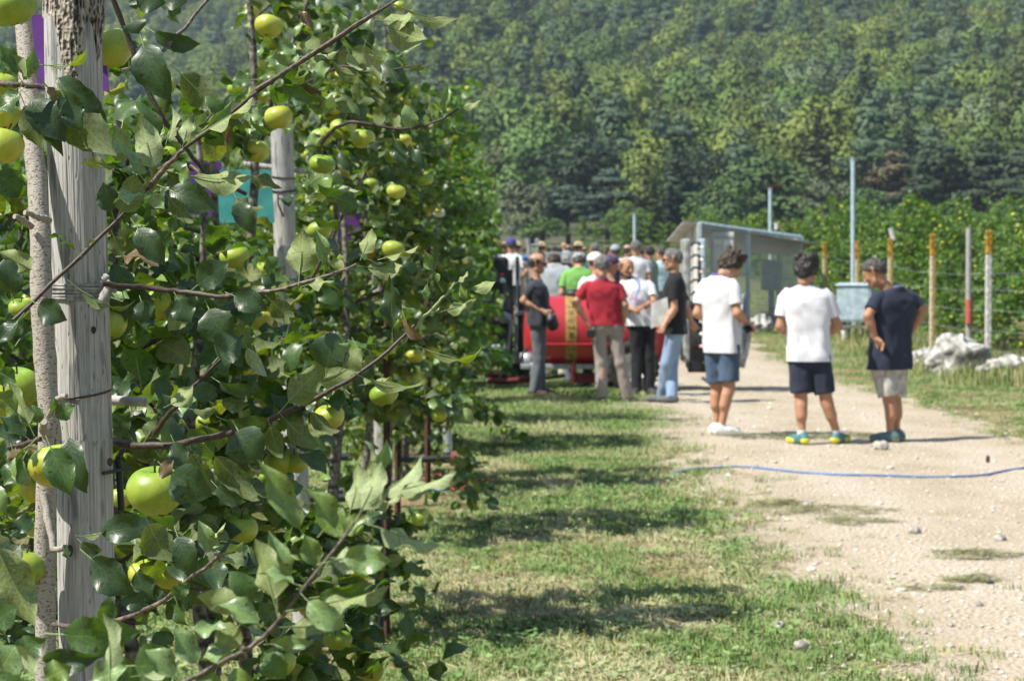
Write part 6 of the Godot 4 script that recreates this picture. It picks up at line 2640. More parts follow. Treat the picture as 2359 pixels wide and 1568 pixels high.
	for z in range(1, nzz - 1):
		for y in range(1, ny - 1):
			for x in range(1, nx - 1):
				var i := z * sz + y * sy + x
				if vid[i] < 0:
					continue
				var s0 := f[i] < 0.0
				if s0 != (f[i + 1] < 0.0) and vid[i - sy] >= 0 and vid[i - sz] >= 0 and vid[i - sy - sz] >= 0:
					mb.quad(vid[i], vid[i - sy], vid[i - sy - sz], vid[i - sz])
				if s0 != (f[i + sy] < 0.0) and vid[i - 1] >= 0 and vid[i - sz] >= 0 and vid[i - 1 - sz] >= 0:
					mb.quad(vid[i], vid[i - 1], vid[i - 1 - sz], vid[i - sz])
				if s0 != (f[i + sz] < 0.0) and vid[i - 1] >= 0 and vid[i - sy] >= 0 and vid[i - 1 - sy] >= 0:
					mb.quad(vid[i], vid[i - 1], vid[i - 1 - sy], vid[i - sy])

var head_mb: MB
var hand_mb: MB
var hairs := {}

func make_parts_of_people():
	# head: centre at the origin, looking along +Z
	head_mb = MB.new()
	net(head_mb, [
		[Vector3(0, 0.030, -0.022), Vector3(0, 0.036, 0.012), 0.088, 0.083],
		[Vector3(0, -0.02, 0.030), Vector3(0, -0.06, 0.040), 0.064, 0.050],
		[Vector3(0, -0.085, 0.050), Vector3(0, -0.098, 0.064), 0.036, 0.024],
		[Vector3(-0.034, -0.07, 0.01), Vector3(-0.02, -0.095, 0.045), 0.040, 0.026], [Vector3(0.034, -0.07, 0.01), Vector3(0.02, -0.095, 0.045), 0.040, 0.026],
		[Vector3(-0.035, 0.018, 0.078), Vector3(0.035, 0.018, 0.078), 0.018, 0.018],
		[Vector3(-0.042, -0.03, 0.066), Vector3(-0.042, -0.035, 0.06), 0.022, 0.02], [Vector3(0.042, -0.03, 0.066), Vector3(0.042, -0.035, 0.06), 0.022, 0.02],
		[Vector3(0, -0.06, -0.02), Vector3(0, -0.105, -0.022), 0.054, 0.05],
	], 0.0075, 0.03)
	var small := MB.new()
	net(small, [[Vector3(0, 0.012, 0.092), Vector3(0, -0.034, 0.118), 0.009, 0.014], [Vector3(-0.014, -0.038, 0.106), Vector3(0.014, -0.038, 0.106), 0.009, 0.009]], 0.004, 0.014)
	net(small, [[Vector3(-0.020, -0.066, 0.092), Vector3(0.020, -0.066, 0.092), 0.007, 0.007], [Vector3(-0.018, -0.077, 0.091), Vector3(0.018, -0.077, 0.091), 0.0075, 0.0075]], 0.004, 0.006, {"col": Color(0.95, 0.62, 0.62)})
	for s in [-1.0, 1.0]:
		net(small, [[Vector3(s * 0.083, 0.012, -0.012), Vector3(s * 0.094, 0.03, -0.022), 0.010, 0.012], [Vector3(s * 0.094, 0.03, -0.022), Vector3(s * 0.088, -0.03, -0.006), 0.011, 0.009]], 0.004, 0.012)
		net(small, [[Vector3(s * 0.033, 0.001, 0.084), Vector3(s * 0.034, 0.0, 0.085), 0.0115, 0.0115]], 0.004, 0.002, {"col": Color(0.28, 0.24, 0.24)})
		net(small, [[Vector3(s * 0.018, 0.022, 0.095), Vector3(s * 0.05, 0.022, 0.082), 0.006, 0.005]], 0.004, 0.002, {"col": Color(0.25, 0.22, 0.22)})
	head_mb.add(small)
	# right hand hanging: wrist at the origin, fingers along -Y, palm to -X, thumb to +Z; loosely curled
	hand_mb = MB.new()
	var b := [[Vector3(0, 0.03, 0), Vector3(0, -0.01, 0), 0.026, 0.025], [Vector3(0, -0.02, 0.018), Vector3(-0.002, -0.078, 0.026), 0.018, 0.014], [Vector3(0, -0.02, -0.016), Vector3(-0.002, -0.074, -0.028), 0.018, 0.013], [Vector3(0, -0.03, 0), Vector3(0, -0.078, 0), 0.019, 0.014]]
	net(hand_mb, b, 0.0055, 0.02)
	var base := [0.030, 0.011, -0.009, -0.028]
	var lens := [0.068, 0.076, 0.070, 0.054]
	for i in 4:
		var z: float = base[i]
		var L: float = lens[i]
		var p0 := Vector3(0, -0.07, z * 0.92)
		var p1 := p0 + Vector3(-0.10, -0.95, z * 1.6).normalized() * L * 0.45
		var p2 := p1 + Vector3(-0.55, -0.80, z).normalized() * L * 0.30
		var p3 := p2 + Vector3(-0.85, -0.45, 0).normalized() * L * 0.25
		net(hand_mb, [[p0, p1, 0.0095, 0.0088], [p1, p2, 0.0088, 0.008], [p2, p3, 0.008, 0.007]], 0.0045, 0.003)
	net(hand_mb, [[Vector3(-0.004, -0.022, 0.022), Vector3(-0.014, -0.048, 0.046), 0.014, 0.011], [Vector3(-0.014, -0.048, 0.046), Vector3(-0.022, -0.078, 0.052), 0.0105, 0.0085]], 0.0045, 0.006)
	# hair, in the head's own axes
	var cap_b := [[Vector3(0, 0.034, -0.026), Vector3(0, 0.042, 0.010), 0.094, 0.088], [Vector3(0, -0.03, -0.05), Vector3(0, 0.01, -0.045), 0.062, 0.081]]
	var short := MB.new()
	net(short, cap_b, 0.007, 0.03, {"noise": 0.013, "freq": 34.0, "planes": [[Vector3(0, 0.044, 0.066), Vector3(0, 0.62, -0.78)], [Vector3(0, -0.035, -0.06), Vector3(0, 0.86, -0.51)]]})
	hairs.short = short
	var messy := MB.new()
	var mb := cap_b.duplicate()
	for i in 26:
		var a := i * 2.4
		var y := 0.06 + 0.075 * sin(i * 1.7)
		var p := Vector3(cos(a) * 0.085, y, sin(a) * 0.085 - 0.012)
		mb.append([p, p * 1.03 + Vector3(0.006 * sin(i * 3.0), 0.002, 0.008), 0.032, 0.026])
	net(messy, mb, 0.007, 0.02, {"noise": 0.008, "freq": 45.0, "planes": [[Vector3(0, 0.030, 0.085), Vector3(0, 0.70, -0.71)], [Vector3(0, -0.075, -0.06), Vector3(0, 0.93, -0.36)]]})
	hairs.messy = messy
	var ring := MB.new()
	net(ring, cap_b, 0.007, 0.03, {"noise": 0.003, "freq": 40.0, "ymax": 0.055, "planes": [[Vector3(0, 0.0, 0.028), Vector3(0, 0.25, -0.97)], [Vector3(0, -0.045, -0.06), Vector3(0, 0.9, -0.44)]]})
	hairs.ring = ring
	var beard := MB.new()
	net(beard, [[Vector3(0, -0.088, 0.052), Vector3(0, -0.102, 0.064), 0.041, 0.030], [Vector3(-0.036, -0.07, 0.01), Vector3(-0.02, -0.095, 0.045), 0.044, 0.032], [Vector3(0.036, -0.07, 0.01), Vector3(0.02, -0.095, 0.045), 0.044, 0.032], [Vector3(-0.018, -0.054, 0.094), Vector3(0.018, -0.054, 0.094), 0.008, 0.008]], 0.006, 0.02, {"noise": 0.004, "freq": 60.0, "planes": [[Vector3(0, -0.052, 0), Vector3(0, -1, 0.05)]]})
	hairs.beard = beard
	var dome := MB.new()
	net(dome, [[Vector3(0, 0.042, -0.024), Vector3(0, 0.048, 0.012), 0.106, 0.101]], 0.008, 0.02, {"planes": [[Vector3(0, 0.042, 0), Vector3(0, 0.985, -0.17)]]})
	net(dome, [[Vector3(-0.045, 0.052, 0.095), Vector3(-0.02, 0.038, 0.165), 0.030, 0.022], [Vector3(0.045, 0.052, 0.095), Vector3(0.02, 0.038, 0.165), 0.030, 0.022], [Vector3(0, 0.05, 0.10), Vector3(0, 0.038, 0.17), 0.03, 0.022]], 0.008, 0.03, {"planes": [[Vector3(0, 0.050, 0.09), Vector3(0, 0.97, 0.2)], [Vector3(0, 0.062, 0.09), Vector3(0, -0.97, -0.2)]]})
	hairs.cap = dome
	var straw := MB.new()
	straw.lathe([Vector2(0, 0.145), Vector2(0.07, 0.145), Vector2(0.098, 0.125), Vector2(0.112, 0.05), Vector2(0.2, 0.035), Vector2(0.205, 0.03), Vector2(0.112, 0.038), Vector2(0.0, 0.03)], 22, Transform3D(Basis(), Vector3(0, 0, -0.005)))
	hairs.straw = straw
	var specs := MB.new()
	for s in [-1.0, 1.0]:
		net(specs, [[Vector3(s * 0.02, 0.0, 0.104), Vector3(s * 0.052, 0.0, 0.092), 0.0165, 0.0165]], 0.006, 0.004)
		specs.tube([Vector3(s * 0.062, 0.006, 0.088), Vector3(s * 0.095, 0.010, 0.0), Vector3(s * 0.096, 0.0, -0.03)], [0.005], 5)
	hairs.specs = specs

# q: joints relative to the feet's centre, in metres
func figure(o: Node3D, q: Dictionary, cell: float) -> void:
	var yaw := deg_to_rad(q.yaw)
	var s := Vector3(cos(yaw), 0, -sin(yaw))
	var fw := Vector3(sin(yaw), 0, cos(yaw))
	var hip: Vector3 = q.hip
	var sh: Vector3 = q.sh
	var up := (sh - hip).normalized()
	var w: float = q.get("girth", 1.0)
	var chest := hip.lerp(sh, 0.68)
	var belly := hip.lerp(sh, 0.34)
	var hd: Vector3 = q.head
	var hb := Basis(Vector3.UP, deg_to_rad(q.hyaw)) * Basis(Vector3.RIGHT, deg_to_rad(q.get("hpitch", 0.0))) * Basis(Vector3.BACK, deg_to_rad(q.get("hroll", 0.0)))
	var core := [
		[hip - s * 0.075 * w, hip + s * 0.075 * w, 0.108, 0.108],
		[belly - s * 0.065 * w, belly + s * 0.065 * w, 0.108 * w, 0.108 * w],
		[chest - s * 0.090 * w, chest + s * 0.090 * w, 0.112, 0.112],
		[hip - s * 0.07 * w, chest - s * 0.085 * w, 0.10, 0.10], [hip + s * 0.07 * w, chest + s * 0.085 * w, 0.10, 0.10],
		[sh - s * 0.145 * w - up * 0.022, sh + s * 0.145 * w - up * 0.022, 0.038, 0.038],
		[sh - s * 0.05 - up * 0.03, sh + s * 0.05 - up * 0.03, 0.058, 0.058],
	]
	for i in core.size() - 2:
		core[i][2] -= 0.024
		core[i][3] -= 0.024
	var neck := [[sh - up * 0.03 + fw * 0.005, hd + hb * Vector3(0, -0.075, -0.015), 0.060, 0.053]]
	for sg in [-1.0, 1.0]:
		core.append([sh + up * 0.02, sh + s * sg * 0.12 * w - up * 0.02, 0.036, 0.034])
	var shj := []
	var arms := []
	for i in 2:
		var sg := -1.0 if i == 0 else 1.0
		shj.append(sh + s * sg * 0.172 * w - up * 0.02)
		arms.append([shj[i] - up * 0.012, (shj[i] as Vector3).lerp(q.el[i], 0.4), 0.038, 0.045])
		arms.append([(shj[i] as Vector3).lerp(q.el[i], 0.4), q.el[i], 0.045, 0.040])
		arms.append([q.el[i], (q.el[i] as Vector3).lerp(q.ha[i], 0.35), 0.040, 0.040])
		arms.append([(q.el[i] as Vector3).lerp(q.ha[i], 0.3), q.ha[i], 0.039, 0.027])
	var legs := []
	var hj := []
	for i in 2:
		var sg := -1.0 if i == 0 else 1.0
		hj.append(hip + s * sg * 0.085 * w - up * 0.03)
		var kn: Vector3 = q.kn[i]
		var an: Vector3 = q.an[i]
		var bk := -fw * 0.018
		legs.append([hj[i], kn, 0.082, 0.056])
		legs.append([kn, an, 0.047, 0.034])
		legs.append([kn.lerp(an, 0.16) + bk, kn.lerp(an, 0.42) + bk * 1.3, 0.052, 0.050])
	var feet := []
	for i in 2:
		var ta := deg_to_rad(q.toe[i])
		var td := Vector3(sin(ta), 0, cos(ta))
		var an: Vector3 = q.an[i]
		var gy := an.y - 0.075
		var heel := Vector3(an.x, gy + 0.042, an.z) - td * 0.045
		feet.append([[heel, heel + td * 0.11, 0.042, 0.043], [heel + td * 0.11, heel + td * 0.205 - Vector3(0, 0.006, 0), 0.045, 0.034], [an - td * 0.012, an - Vector3(0, 0.03, 0) + td * 0.01, 0.044, 0.045], gy])
	# body
	var m := MB.new()
	net(m, core + neck + arms + legs, cell, 0.03)
	var skin := m.v.size()
	m.add(head_mb, Transform3D(hb, hd))
	for i in 2:
		var a: Vector3 = q.ha[i]
		var dir: Vector3 = (a - q.el[i]).normalized()
		if q.has("hdir"):
			dir = (q.hdir[i] as Vector3).normalized()
		var yv := -dir
		var zv := fw if absf(fw.dot(dir)) < 0.85 else Vector3.UP
		zv = (zv - yv * zv.dot(yv)).normalized()
		var xv := yv.cross(zv)
		var sg := 1.0 if i == 0 else -1.0
		if q.get("palm", 1.0) < 0.0:
			sg = -sg
		m.add(hand_mb, Transform3D(Basis(xv * sg * (1.0), yv, zv).scaled_local(Vector3.ONE * 0.98), a))
	var bm: StandardMaterial3D = q.skin
	part("body", m.mesh(bm), o)
	# trousers or shorts
	var waist: float = hip.y + 0.085
	var lg := [[hip - s * 0.075 * w, hip + s * 0.075 * w, 0.114, 0.114], [hip - s * 0.06 * w + up * 0.07, hip + s * 0.06 * w + up * 0.07, 0.106 * w, 0.106 * w]]
	for i in 2:
		var kn: Vector3 = q.kn[i]
		var an: Vector3 = q.an[i]
		if q.short:
			var e: Vector3 = hj[i].lerp(kn, q.get("leglen", 0.86))
			lg.append([hj[i], e, 0.100, 0.096, true])
		else:
			lg.append([hj[i], kn, 0.095, 0.075])
			lg.append([kn, an - Vector3(0, 0.025, 0), 0.074, 0.068, true])
	m = MB.new()
	net(m, lg, cell, 0.022, {"noise": 0.007, "freq": 11.0, "ymax": waist})
	part("shorts" if q.short else "trousers", m.mesh(q.legs), o)
	# shirt: rings from hem to collar, hanging in soft folds, and two sleeves
	var hem: float = q.get("hem", -0.03)
	m = MB.new()
	var H := (sh - hip).length()
	var prof := [[hem / H - 0.03, 0.196, 0.132], [0.10, 0.192, 0.130], [0.25, 0.186, 0.127], [0.42, 0.186, 0.126], [0.58, 0.196, 0.130], [0.72, 0.208, 0.133], [0.83, 0.214, 0.127], [0.92, 0.213, 0.112], [0.99, 0.196, 0.092], [1.03, 0.160, 0.080], [1.065, 0.112, 0.076], [1.09, 0.082, 0.074], [1.105, 0.066, 0.066]]
	var ns := 34
	var lay := []
	for i in prof.size() - 1:
		for k in 3:
			var t := k / 3.0
			lay.append([lerpf(prof[i][0], prof[i + 1][0], t), lerpf(prof[i][1], prof[i + 1][1], t), lerpf(prof[i][2], prof[i + 1][2], t)])
	lay.append(prof[prof.size() - 1])
	var ph: float = q.yaw * 0.3 + sh.x * 20.0
	var pos := []
	for r in lay:
		var o3: Vector3 = hip + up * (r[0] * H) + fw * (0.012 * sin(clampf(r[0], 0.0, 1.0) * PI))
		var row := []
		for j in ns + 1:
			var an := TAU * (j % ns) / ns
			var c := cos(an)
			var n := sin(an)
			var e := pow(pow(absf(c), 2.5) + pow(absf(n), 2.5), -1.0 / 2.5)
			var p: Vector3 = o3 + s * (c * e * r[1] * w) + fw * (n * e * r[2] * lerpf(1.0, w, 0.7))
			var low := 1.0 - smoothstep(0.15, 0.8, r[0])
			var fold := 0.007 * low * sin(an * 5.0 + ph + 2.0 * r[0]) + 0.006 * low * sin(an * 9.0 - ph * 1.7 - 5.0 * r[0]) + 0.010 * nf.get_noise_3d(c * 2.2 + ph, r[0] * 4.5 + n, n * 2.2) * (1.0 - smoothstep(0.85, 1.0, r[0]))
			p += (s * c + fw * n) * fold
			row.append(p)
		pos.append(row)
	for i in pos.size():
		for j in ns + 1:
			var nn: Vector3 = (pos[i][(j + 1) % ns] - pos[i][(j + ns - 1) % ns]).cross(pos[mini(i + 1, pos.size() - 1)][j] - pos[maxi(i - 1, 0)][j]).normalized()
			if nn.dot(pos[i][j] - hip - up * (lay[i][0] * H)) < 0.0:
				nn = -nn
			m.vert(pos[i][j], nn, Vector2(j / 10.0, i / 10.0))
	for i in pos.size() - 1:
		for j in ns:
			var k0 := i * (ns + 1) + j
			m.quad(k0, k0 + 1, k0 + ns + 2, k0 + ns + 1)
	var sl: float = q.get("sleeve", 0.68)
	for i in 2:
		var e: Vector3 = shj[i].lerp(q.el[i], sl)
		var sg := -1.0 if i == 0 else 1.0
		var a0: Vector3 = shj[i] - s * sg * 0.06 * w - up * 0.012
		var ro := [0.058, 0.066, 0.068, 0.066, 0.068, 0.067]
		var lp := [a0, (shj[i] as Vector3).lerp(a0, 0.35) + up * 0.002, (shj[i] as Vector3).lerp(e, 0.22), (shj[i] as Vector3).lerp(e, 0.5), (shj[i] as Vector3).lerp(e, 0.78), e]
		m.tube(lp, ro, 16)
	part("shirt", m.mesh(q.top), o)
	# collar of the lanyard
	if q.has("lanyard"):
		m = MB.new()
		var pts := []
		for i in 19:
			var a := TAU * i / 18
			pts.append(sh + up * 0.045 + (s * cos(a) * 0.068 + fw * (sin(a) * 0.072 + 0.005)) + up * (-0.028 * sin(a)))
		m.tube(pts, [0.011], 6)
		part("lanyard", m.mesh(q.lanyard), o)
	for i in 2:
		m = MB.new()
		net(m, feet[i].slice(0, 3), cell * 0.7, 0.03, {"ymin": feet[i][3]})
		var shoe := part("shoe", m.mesh(q.shoe), o)
		if q.has("sole"):
			var so := MB.new()
			net(so, feet[i].slice(0, 2), cell * 0.7, 0.02, {"ymin": feet[i][3] - 0.004, "ymax": feet[i][3] + q.get("soleh", 0.034), "noise": 0.0})
			for j in so.v.size():
				so.v[j] += so.n[j] * Vector3(1, 0, 1) * 0.004
			part("sole", so.mesh(q.sole), shoe)
		if q.has("sock"):
			var an: Vector3 = q.an[i]
			var so := MB.new()
			so.tube([an - Vector3(0, 0.03, 0), an + ((q.kn[i] as Vector3) - an).normalized() * 0.05], [0.043, 0.041], 12)
			part("sock", so.mesh(q.sock), o)
	for hname in q.get("hair", []):
		var h := MB.new()
		h.add(hairs[hname[0]], Transform3D(hb, hd))
		part(hname[1], h.mesh(hname[2]), o)

func px_pose(d: float, g: Vector3, v: Dictionary) -> Dictionary:
	# joints given as measured x, y and a step away from the camera
	var q := v.duplicate()
	for k in ["hip", "sh", "head"]:
		q[k] = P(v[k][0], v[k][1], d + (v[k][2] if v[k].size() > 2 else 0.0)) - g
	for k in ["el", "ha", "kn", "an"]:
		q[k] = []
		for p in v[k]:
			q[k].append(P(p[0], p[1], d + (p[2] if p.size() > 2 else 0.0)) - g)
	for i in 2:
		q.an[i].y = G(g.x + q.an[i].x, g.z + q.an[i].z) + 0.077 - g.y + (0.012 if g.x > 1.3 else 0.0)
	return q

func person(label: String, x: float, d: float, v: Dictionary, cell := 0.015) -> Node3D:
	var g := foot(x, d)
	var o := thing("person", label, "person", g, 0.0, v.get("group", "people standing on the track"))
	figure(o, px_pose(d, g, v), cell)
	return o

func build_people():
	make_parts_of_people()
	var tan := mat(Color(0.46, 0.245, 0.155), 0.55)
	var brown := mat(Color(0.40, 0.205, 0.120), 0.55)
	var fair := mat(Color(0.50, 0.285, 0.195), 0.55)
	for m in [tan, brown, fair]:
		m.vertex_color_use_as_albedo = true
		m.subsurf_scatter_enabled = true
		m.subsurf_scatter_strength = 0.08
	var white := cloth(Color(0.66, 0.67, 0.71), 1)
	var white2 := cloth(Color(0.65, 0.66, 0.71), 2)
	var navy := cloth(Color(0.016, 0.022, 0.045), 3)
	var charcoal := cloth(Color(0.035, 0.038, 0.052), 4)
	var black := cloth(Color(0.010, 0.011, 0.013), 5)
	var red := cloth(Color(0.33, 0.014, 0.030), 6)
	var blue_short := cloth(Color(0.060, 0.098, 0.165), 7)
	var beige := cloth(Color(0.48, 0.46, 0.42), 8)
	beige.albedo_texture = noise_tex(0.05, [[0.3, grey(0.72)], [0.5, grey(1.0)]], 97, 4, 256)
	var taupe := cloth(Color(0.30, 0.255, 0.235), 9)
	var jeans := cloth(Color(0.22, 0.31, 0.46), 10)
	var grey_tr := cloth(Color(0.105, 0.120, 0.140), 11)
	var lan := mat(Color(0.16, 0.13, 0.42), 0.7)
	var hair_brown := dirty(Color(0.085, 0.050, 0.028), 0.6, 91, 0.3, 26.0)
	var hair_dark := dirty(Color(0.040, 0.036, 0.034), 0.6, 92, 0.5, 40.0)
	var hair_grey := dirty(Color(0.125, 0.118, 0.112), 0.6, 93, 0.3, 30.0)
	var hair_silver := dirty(Color(0.30, 0.295, 0.29), 0.6, 94, 0.25, 26.0)
	var shoe_white := mat(Color(0.74, 0.74, 0.74), 0.6)
	var shoe_dark := mat(Color(0.035, 0.032, 0.032), 0.7)
	var shoe_grey := mat(Color(0.10, 0.105, 0.11), 0.7)
	var shoe_teal := mat(Color(0.10, 0.17, 0.18), 0.7)
	var glass := mat(Color(0.01, 0.01, 0.01), 0.15)
	# the three at the right
	person("young man in white shirt and blue grey shorts looking down", 1668, 21.2, {
		"yaw": 135.0, "hip": [1664, 800], "sh": [1656, 650], "head": [1683, 612], "hyaw": 112.0, "hpitch": 34.0,
		"el": [[1700, 722, -0.18], [1607, 722, 0.10]], "ha": [[1726, 750, 0.10], [1660, 752, 0.30]],
		"kn": [[1680, 896, -0.05], [1652, 898, 0.12]], "an": [[1662, 985, -0.04], [1652, 982, 0.12]], "toe": [100.0, 110.0],
		"skin": tan, "top": white, "legs": blue_short, "short": true, "leglen": 0.80, "shoe": shoe_white, "hem": -0.03, "lanyard": lan, "hair": [["messy", "hair", hair_brown]],
	})
	var o := thing("phone", "dark phone held by the young man in white", "phone", P(1724, 757, 21.2))
	var mb := MB.new()
	mb.box(Transform3D(Basis(Vector3(0, 0, 1), 0.5) * Basis(Vector3.RIGHT, 0.4), Vector3.ZERO), Vector3(0.075, 0.012, 0.15), 0.004)
	part("case", mb.mesh(M.black), o)
	person("man in white shirt and navy shorts seen from behind", 1886, 20.1, {
		"yaw": 172.0, "hip": [1865, 822], "sh": [1857, 672], "head": [1858, 625], "hyaw": 150.0, "hpitch": 14.0,
		"el": [[1930, 752, 0.02], [1798, 752, 0.02]], "ha": [[1902, 772, 0.26], [1830, 775, 0.26]],
		"kn": [[1905, 925, 0.0], [1846, 925, -0.02]], "an": [[1930, 1005, 0.06], [1848, 1012, -0.06]], "toe": [140.0, 215.0],
		"skin": brown, "top": white2, "legs": navy, "short": true, "leglen": 0.80, "shoe": mat(Color(0.06, 0.17, 0.18), 0.6), "sole": mat(Color(0.68, 0.66, 0.04), 0.5), "sock": white, "soleh": 0.056, "hem": -0.02, "girth": 1.04, "lanyard": lan, "hair": [["messy", "hair", hair_dark]],
	})
	o = thing("paper", "folded sheet of paper held by the man in navy shorts", "paper", P(1866, 772, 20.42))
	mb = MB.new()
	mb.box(Transform3D(Basis(Vector3.RIGHT, 0.9), Vector3.ZERO), Vector3(0.21, 0.006, 0.15), 0.001)
	part("sheet", mb.mesh(M.white), o)
	person("man in navy shirt and beige shorts with hands on his hips", 2058, 20.4, {
		"yaw": 212.0, "hip": [2050, 836], "sh": [2062, 678], "head": [2016, 628], "hyaw": 246.0, "hpitch": 26.0,
		"el": [[2128, 714, 0.12], [2000, 728, -0.18]], "ha": [[2096, 772, 0.12], [2018, 778, -0.14]], "hdir": [Vector3(-0.4, -0.6, 0.3), Vector3(0.55, -0.62, 0.35)],
		"kn": [[2062, 925, 0.08], [2050, 925, -0.05]], "an": [[2066, 1004, 0.10], [2052, 1008, -0.05]], "toe": [245.0, 250.0],
		"skin": brown, "top": navy, "legs": beige, "short": true, "leglen": 0.84, "shoe": shoe_teal, "sole": mat(Color(0.30, 0.30, 0.22), 0.6), "hem": -0.04, "girth": 1.10, "lanyard": lan, "hair": [["short", "hair", hair_grey]],
	})
	# the four at the sprayer
	person("bald man in dark shirt and grey trousers wearing sunglasses", 1236, 27.8, {
		"yaw": 84.0, "hip": [1240, 742], "sh": [1235, 652], "head": [1238, 606], "hyaw": 84.0, "hpitch": 6.0,
		"el": [[1206, 692, -0.14], [1222, 694, 0.2]], "ha": [[1254, 718, -0.20], [1262, 722, 0.12]],
		"kn": [[1243, 826, -0.06], [1243, 826, 0.10]], "an": [[1230, 902, -0.08], [1246, 902, 0.12]], "toe": [75.0, 95.0],
		"skin": tan, "top": charcoal, "legs": grey_tr, "short": false, "shoe": mat(Color(0.07, 0.04, 0.03), 0.8), "hem": -0.02, "girth": 1.12, "hair": [["ring", "hair", hair_grey], ["specs", "sunglasses", glass]], "group": "people standing by the sprayer",
	})
	o = thing("shoulder_bag", "small black shoulder bag at the bald man's hip", "bag", P(1273, 738, 27.6))
	mb = MB.new()
	net(mb, [[Vector3(-0.015, 0.05, 0), Vector3(0.0, -0.06, 0), 0.058, 0.07], [Vector3(-0.02, 0.0, 0.03), Vector3(0.015, -0.05, -0.03), 0.06, 0.062]], 0.013, 0.03)
	part("body", mb.mesh(M.black), o)
	mb = MB.new()
	mb.tube([Vector3(0.02, 0.1, 0.02), P(1262, 700, 27.6) - o.position, P(1245, 655, 27.62) - o.position, P(1225, 640, 27.7) - o.position, P(1212, 660, 27.9) - o.position], [0.012], 5)
	part("strap", mb.mesh(M.black), o)
	person("man in red shirt and taupe trousers seen from behind", 1414, 26.6, {
		"yaw": 186.0, "hip": [1396, 752], "sh": [1388, 654], "head": [1386, 614], "hyaw": 196.0, "hpitch": 16.0, "hroll": 6.0,
		"el": [[1440, 702, -0.02], [1326, 698, -0.02]], "ha": [[1436, 752, 0.06], [1352, 740, -0.04]],
		"kn": [[1428, 836, 0.0], [1386, 838, 0.0]], "an": [[1448, 912, 0.05], [1386, 916, -0.05]], "toe": [160.0, 200.0],
		"skin": tan, "top": red, "legs": taupe, "short": false, "shoe": shoe_dark, "hem": 0.035, "girth": 1.05, "lanyard": lan, "hair": [["short", "hair", hair_silver]], "group": "people standing by the sprayer",
	})
	o = thing("belt_pouch", "small dark pouch on the red shirted man's belt", "pouch", P(1361, 768, 26.46))
	mb = MB.new()
	mb.box(Transform3D(), Vector3(0.10, 0.09, 0.045), 0.012)
	part("pouch", mb.mesh(M.black), o)
	person("bearded man in white shirt and black work trousers facing us", 1482, 28.0, {
		"yaw": 14.0, "hip": [1478, 745], "sh": [1464, 652], "head": [1443, 617], "hyaw": 30.0, "hpitch": 4.0, "hroll": -6.0,
		"el": [[1430, 700, -0.10], [1506, 697, -0.12]], "ha": [[1462, 714, -0.32], [1478, 708, -0.33]],
		"kn": [[1468, 825, -0.02], [1494, 825, 0.0]], "an": [[1466, 892, -0.05], [1496, 895, -0.02]], "toe": [-10.0, 25.0],
		"skin": brown, "top": white, "legs": black, "short": false, "shoe": shoe_dark, "hem": -0.01, "girth": 1.04, "hair": [["ring", "hair", hair_grey], ["beard", "beard", hair_grey]], "group": "people standing by the sprayer",
	})
	# print and badge ribbon on his shirt
	var host := get_node("person_005")
	mb = MB.new()
	var pc: Vector3 = P(1461, 690, 27.78) - host.position
	for k in 5:
		mb.box(Transform3D(Basis(Vector3(0, 0, 1), 0.6 - 0.3 * k), pc + Vector3(-0.05 + 0.024 * k, 0.018 - 0.008 * absf(k - 2.0), 0.0)), Vector3(0.03, 0.018, 0.03), 0.003)
	part("pink_print", mb.mesh(mat(Color(0.60, 0.22, 0.40), 0.8)), host)
	mb = MB.new()
	mb.tube([P(1468, 643, 27.82) - host.position, P(1474, 660, 27.76) - host.position, P(1468, 678, 27.74) - host.position, P(1462, 700, 27.74) - host.position], [0.016, 0.014, 0.008], 5)
	part("blue_ribbon", mb.mesh(mat(Color(0.16, 0.26, 0.60), 0.7)), host)
	o = thing("watch", "black wrist watch of the bearded man", "watch", P(1487, 706, 27.73))
	part("strap", hoop(Vector3.ZERO, 0.031, 0.011, Vector3(0.9, 0.35, 0.2)).mesh(M.black), o)
	person("grey haired man in black shirt and light jeans in profile", 1544, 26.4, {
		"yaw": 262.0, "hip": [1556, 760], "sh": [1556, 640], "head": [1549, 598], "hyaw": 262.0, "hpitch": 2.0,
		"el": [[1584, 716, 0.22], [1553, 712, -0.20]], "ha": [[1594, 740, 0.24], [1531, 748, -0.26]],
		"kn": [[1548, 836, 0.10], [1536, 838, -0.06]], "an": [[1548, 915, -0.10], [1526, 908, 0.12]], "toe": [250.0, 268.0],
		"skin": tan, "top": black, "legs": jeans, "short": false, "shoe": shoe_grey, "hem": -0.03, "girth": 1.03, "hair": [["short", "hair", hair_silver], ["specs", "glasses", glass]], "group": "people standing by the sprayer",
	})
	o = thing("clipboard", "blank white board held flat by the man in black", "clipboard", P(1521, 721, 26.16))
	mb = MB.new()
	mb.flat([P(1500, 698, 26.16) - o.position, P(1537, 684, 26.16) - o.position, P(1545, 741, 26.20) - o.position, P(1499, 756, 26.20) - o.position], Vector3(0, 0, 1))
	mb.flat([P(1500, 698, 26.17) - o.position, P(1537, 684, 26.17) - o.position, P(1545, 741, 26.21) - o.position, P(1499, 756, 26.21) - o.position], Vector3(0, 0, -1))
	part("board", mb.mesh(M.white), o)
	build_crowd(tan, brown, fair, {"silver": hair_silver, "grey": hair_grey, "dark": hair_dark, "brown": hair_brown})

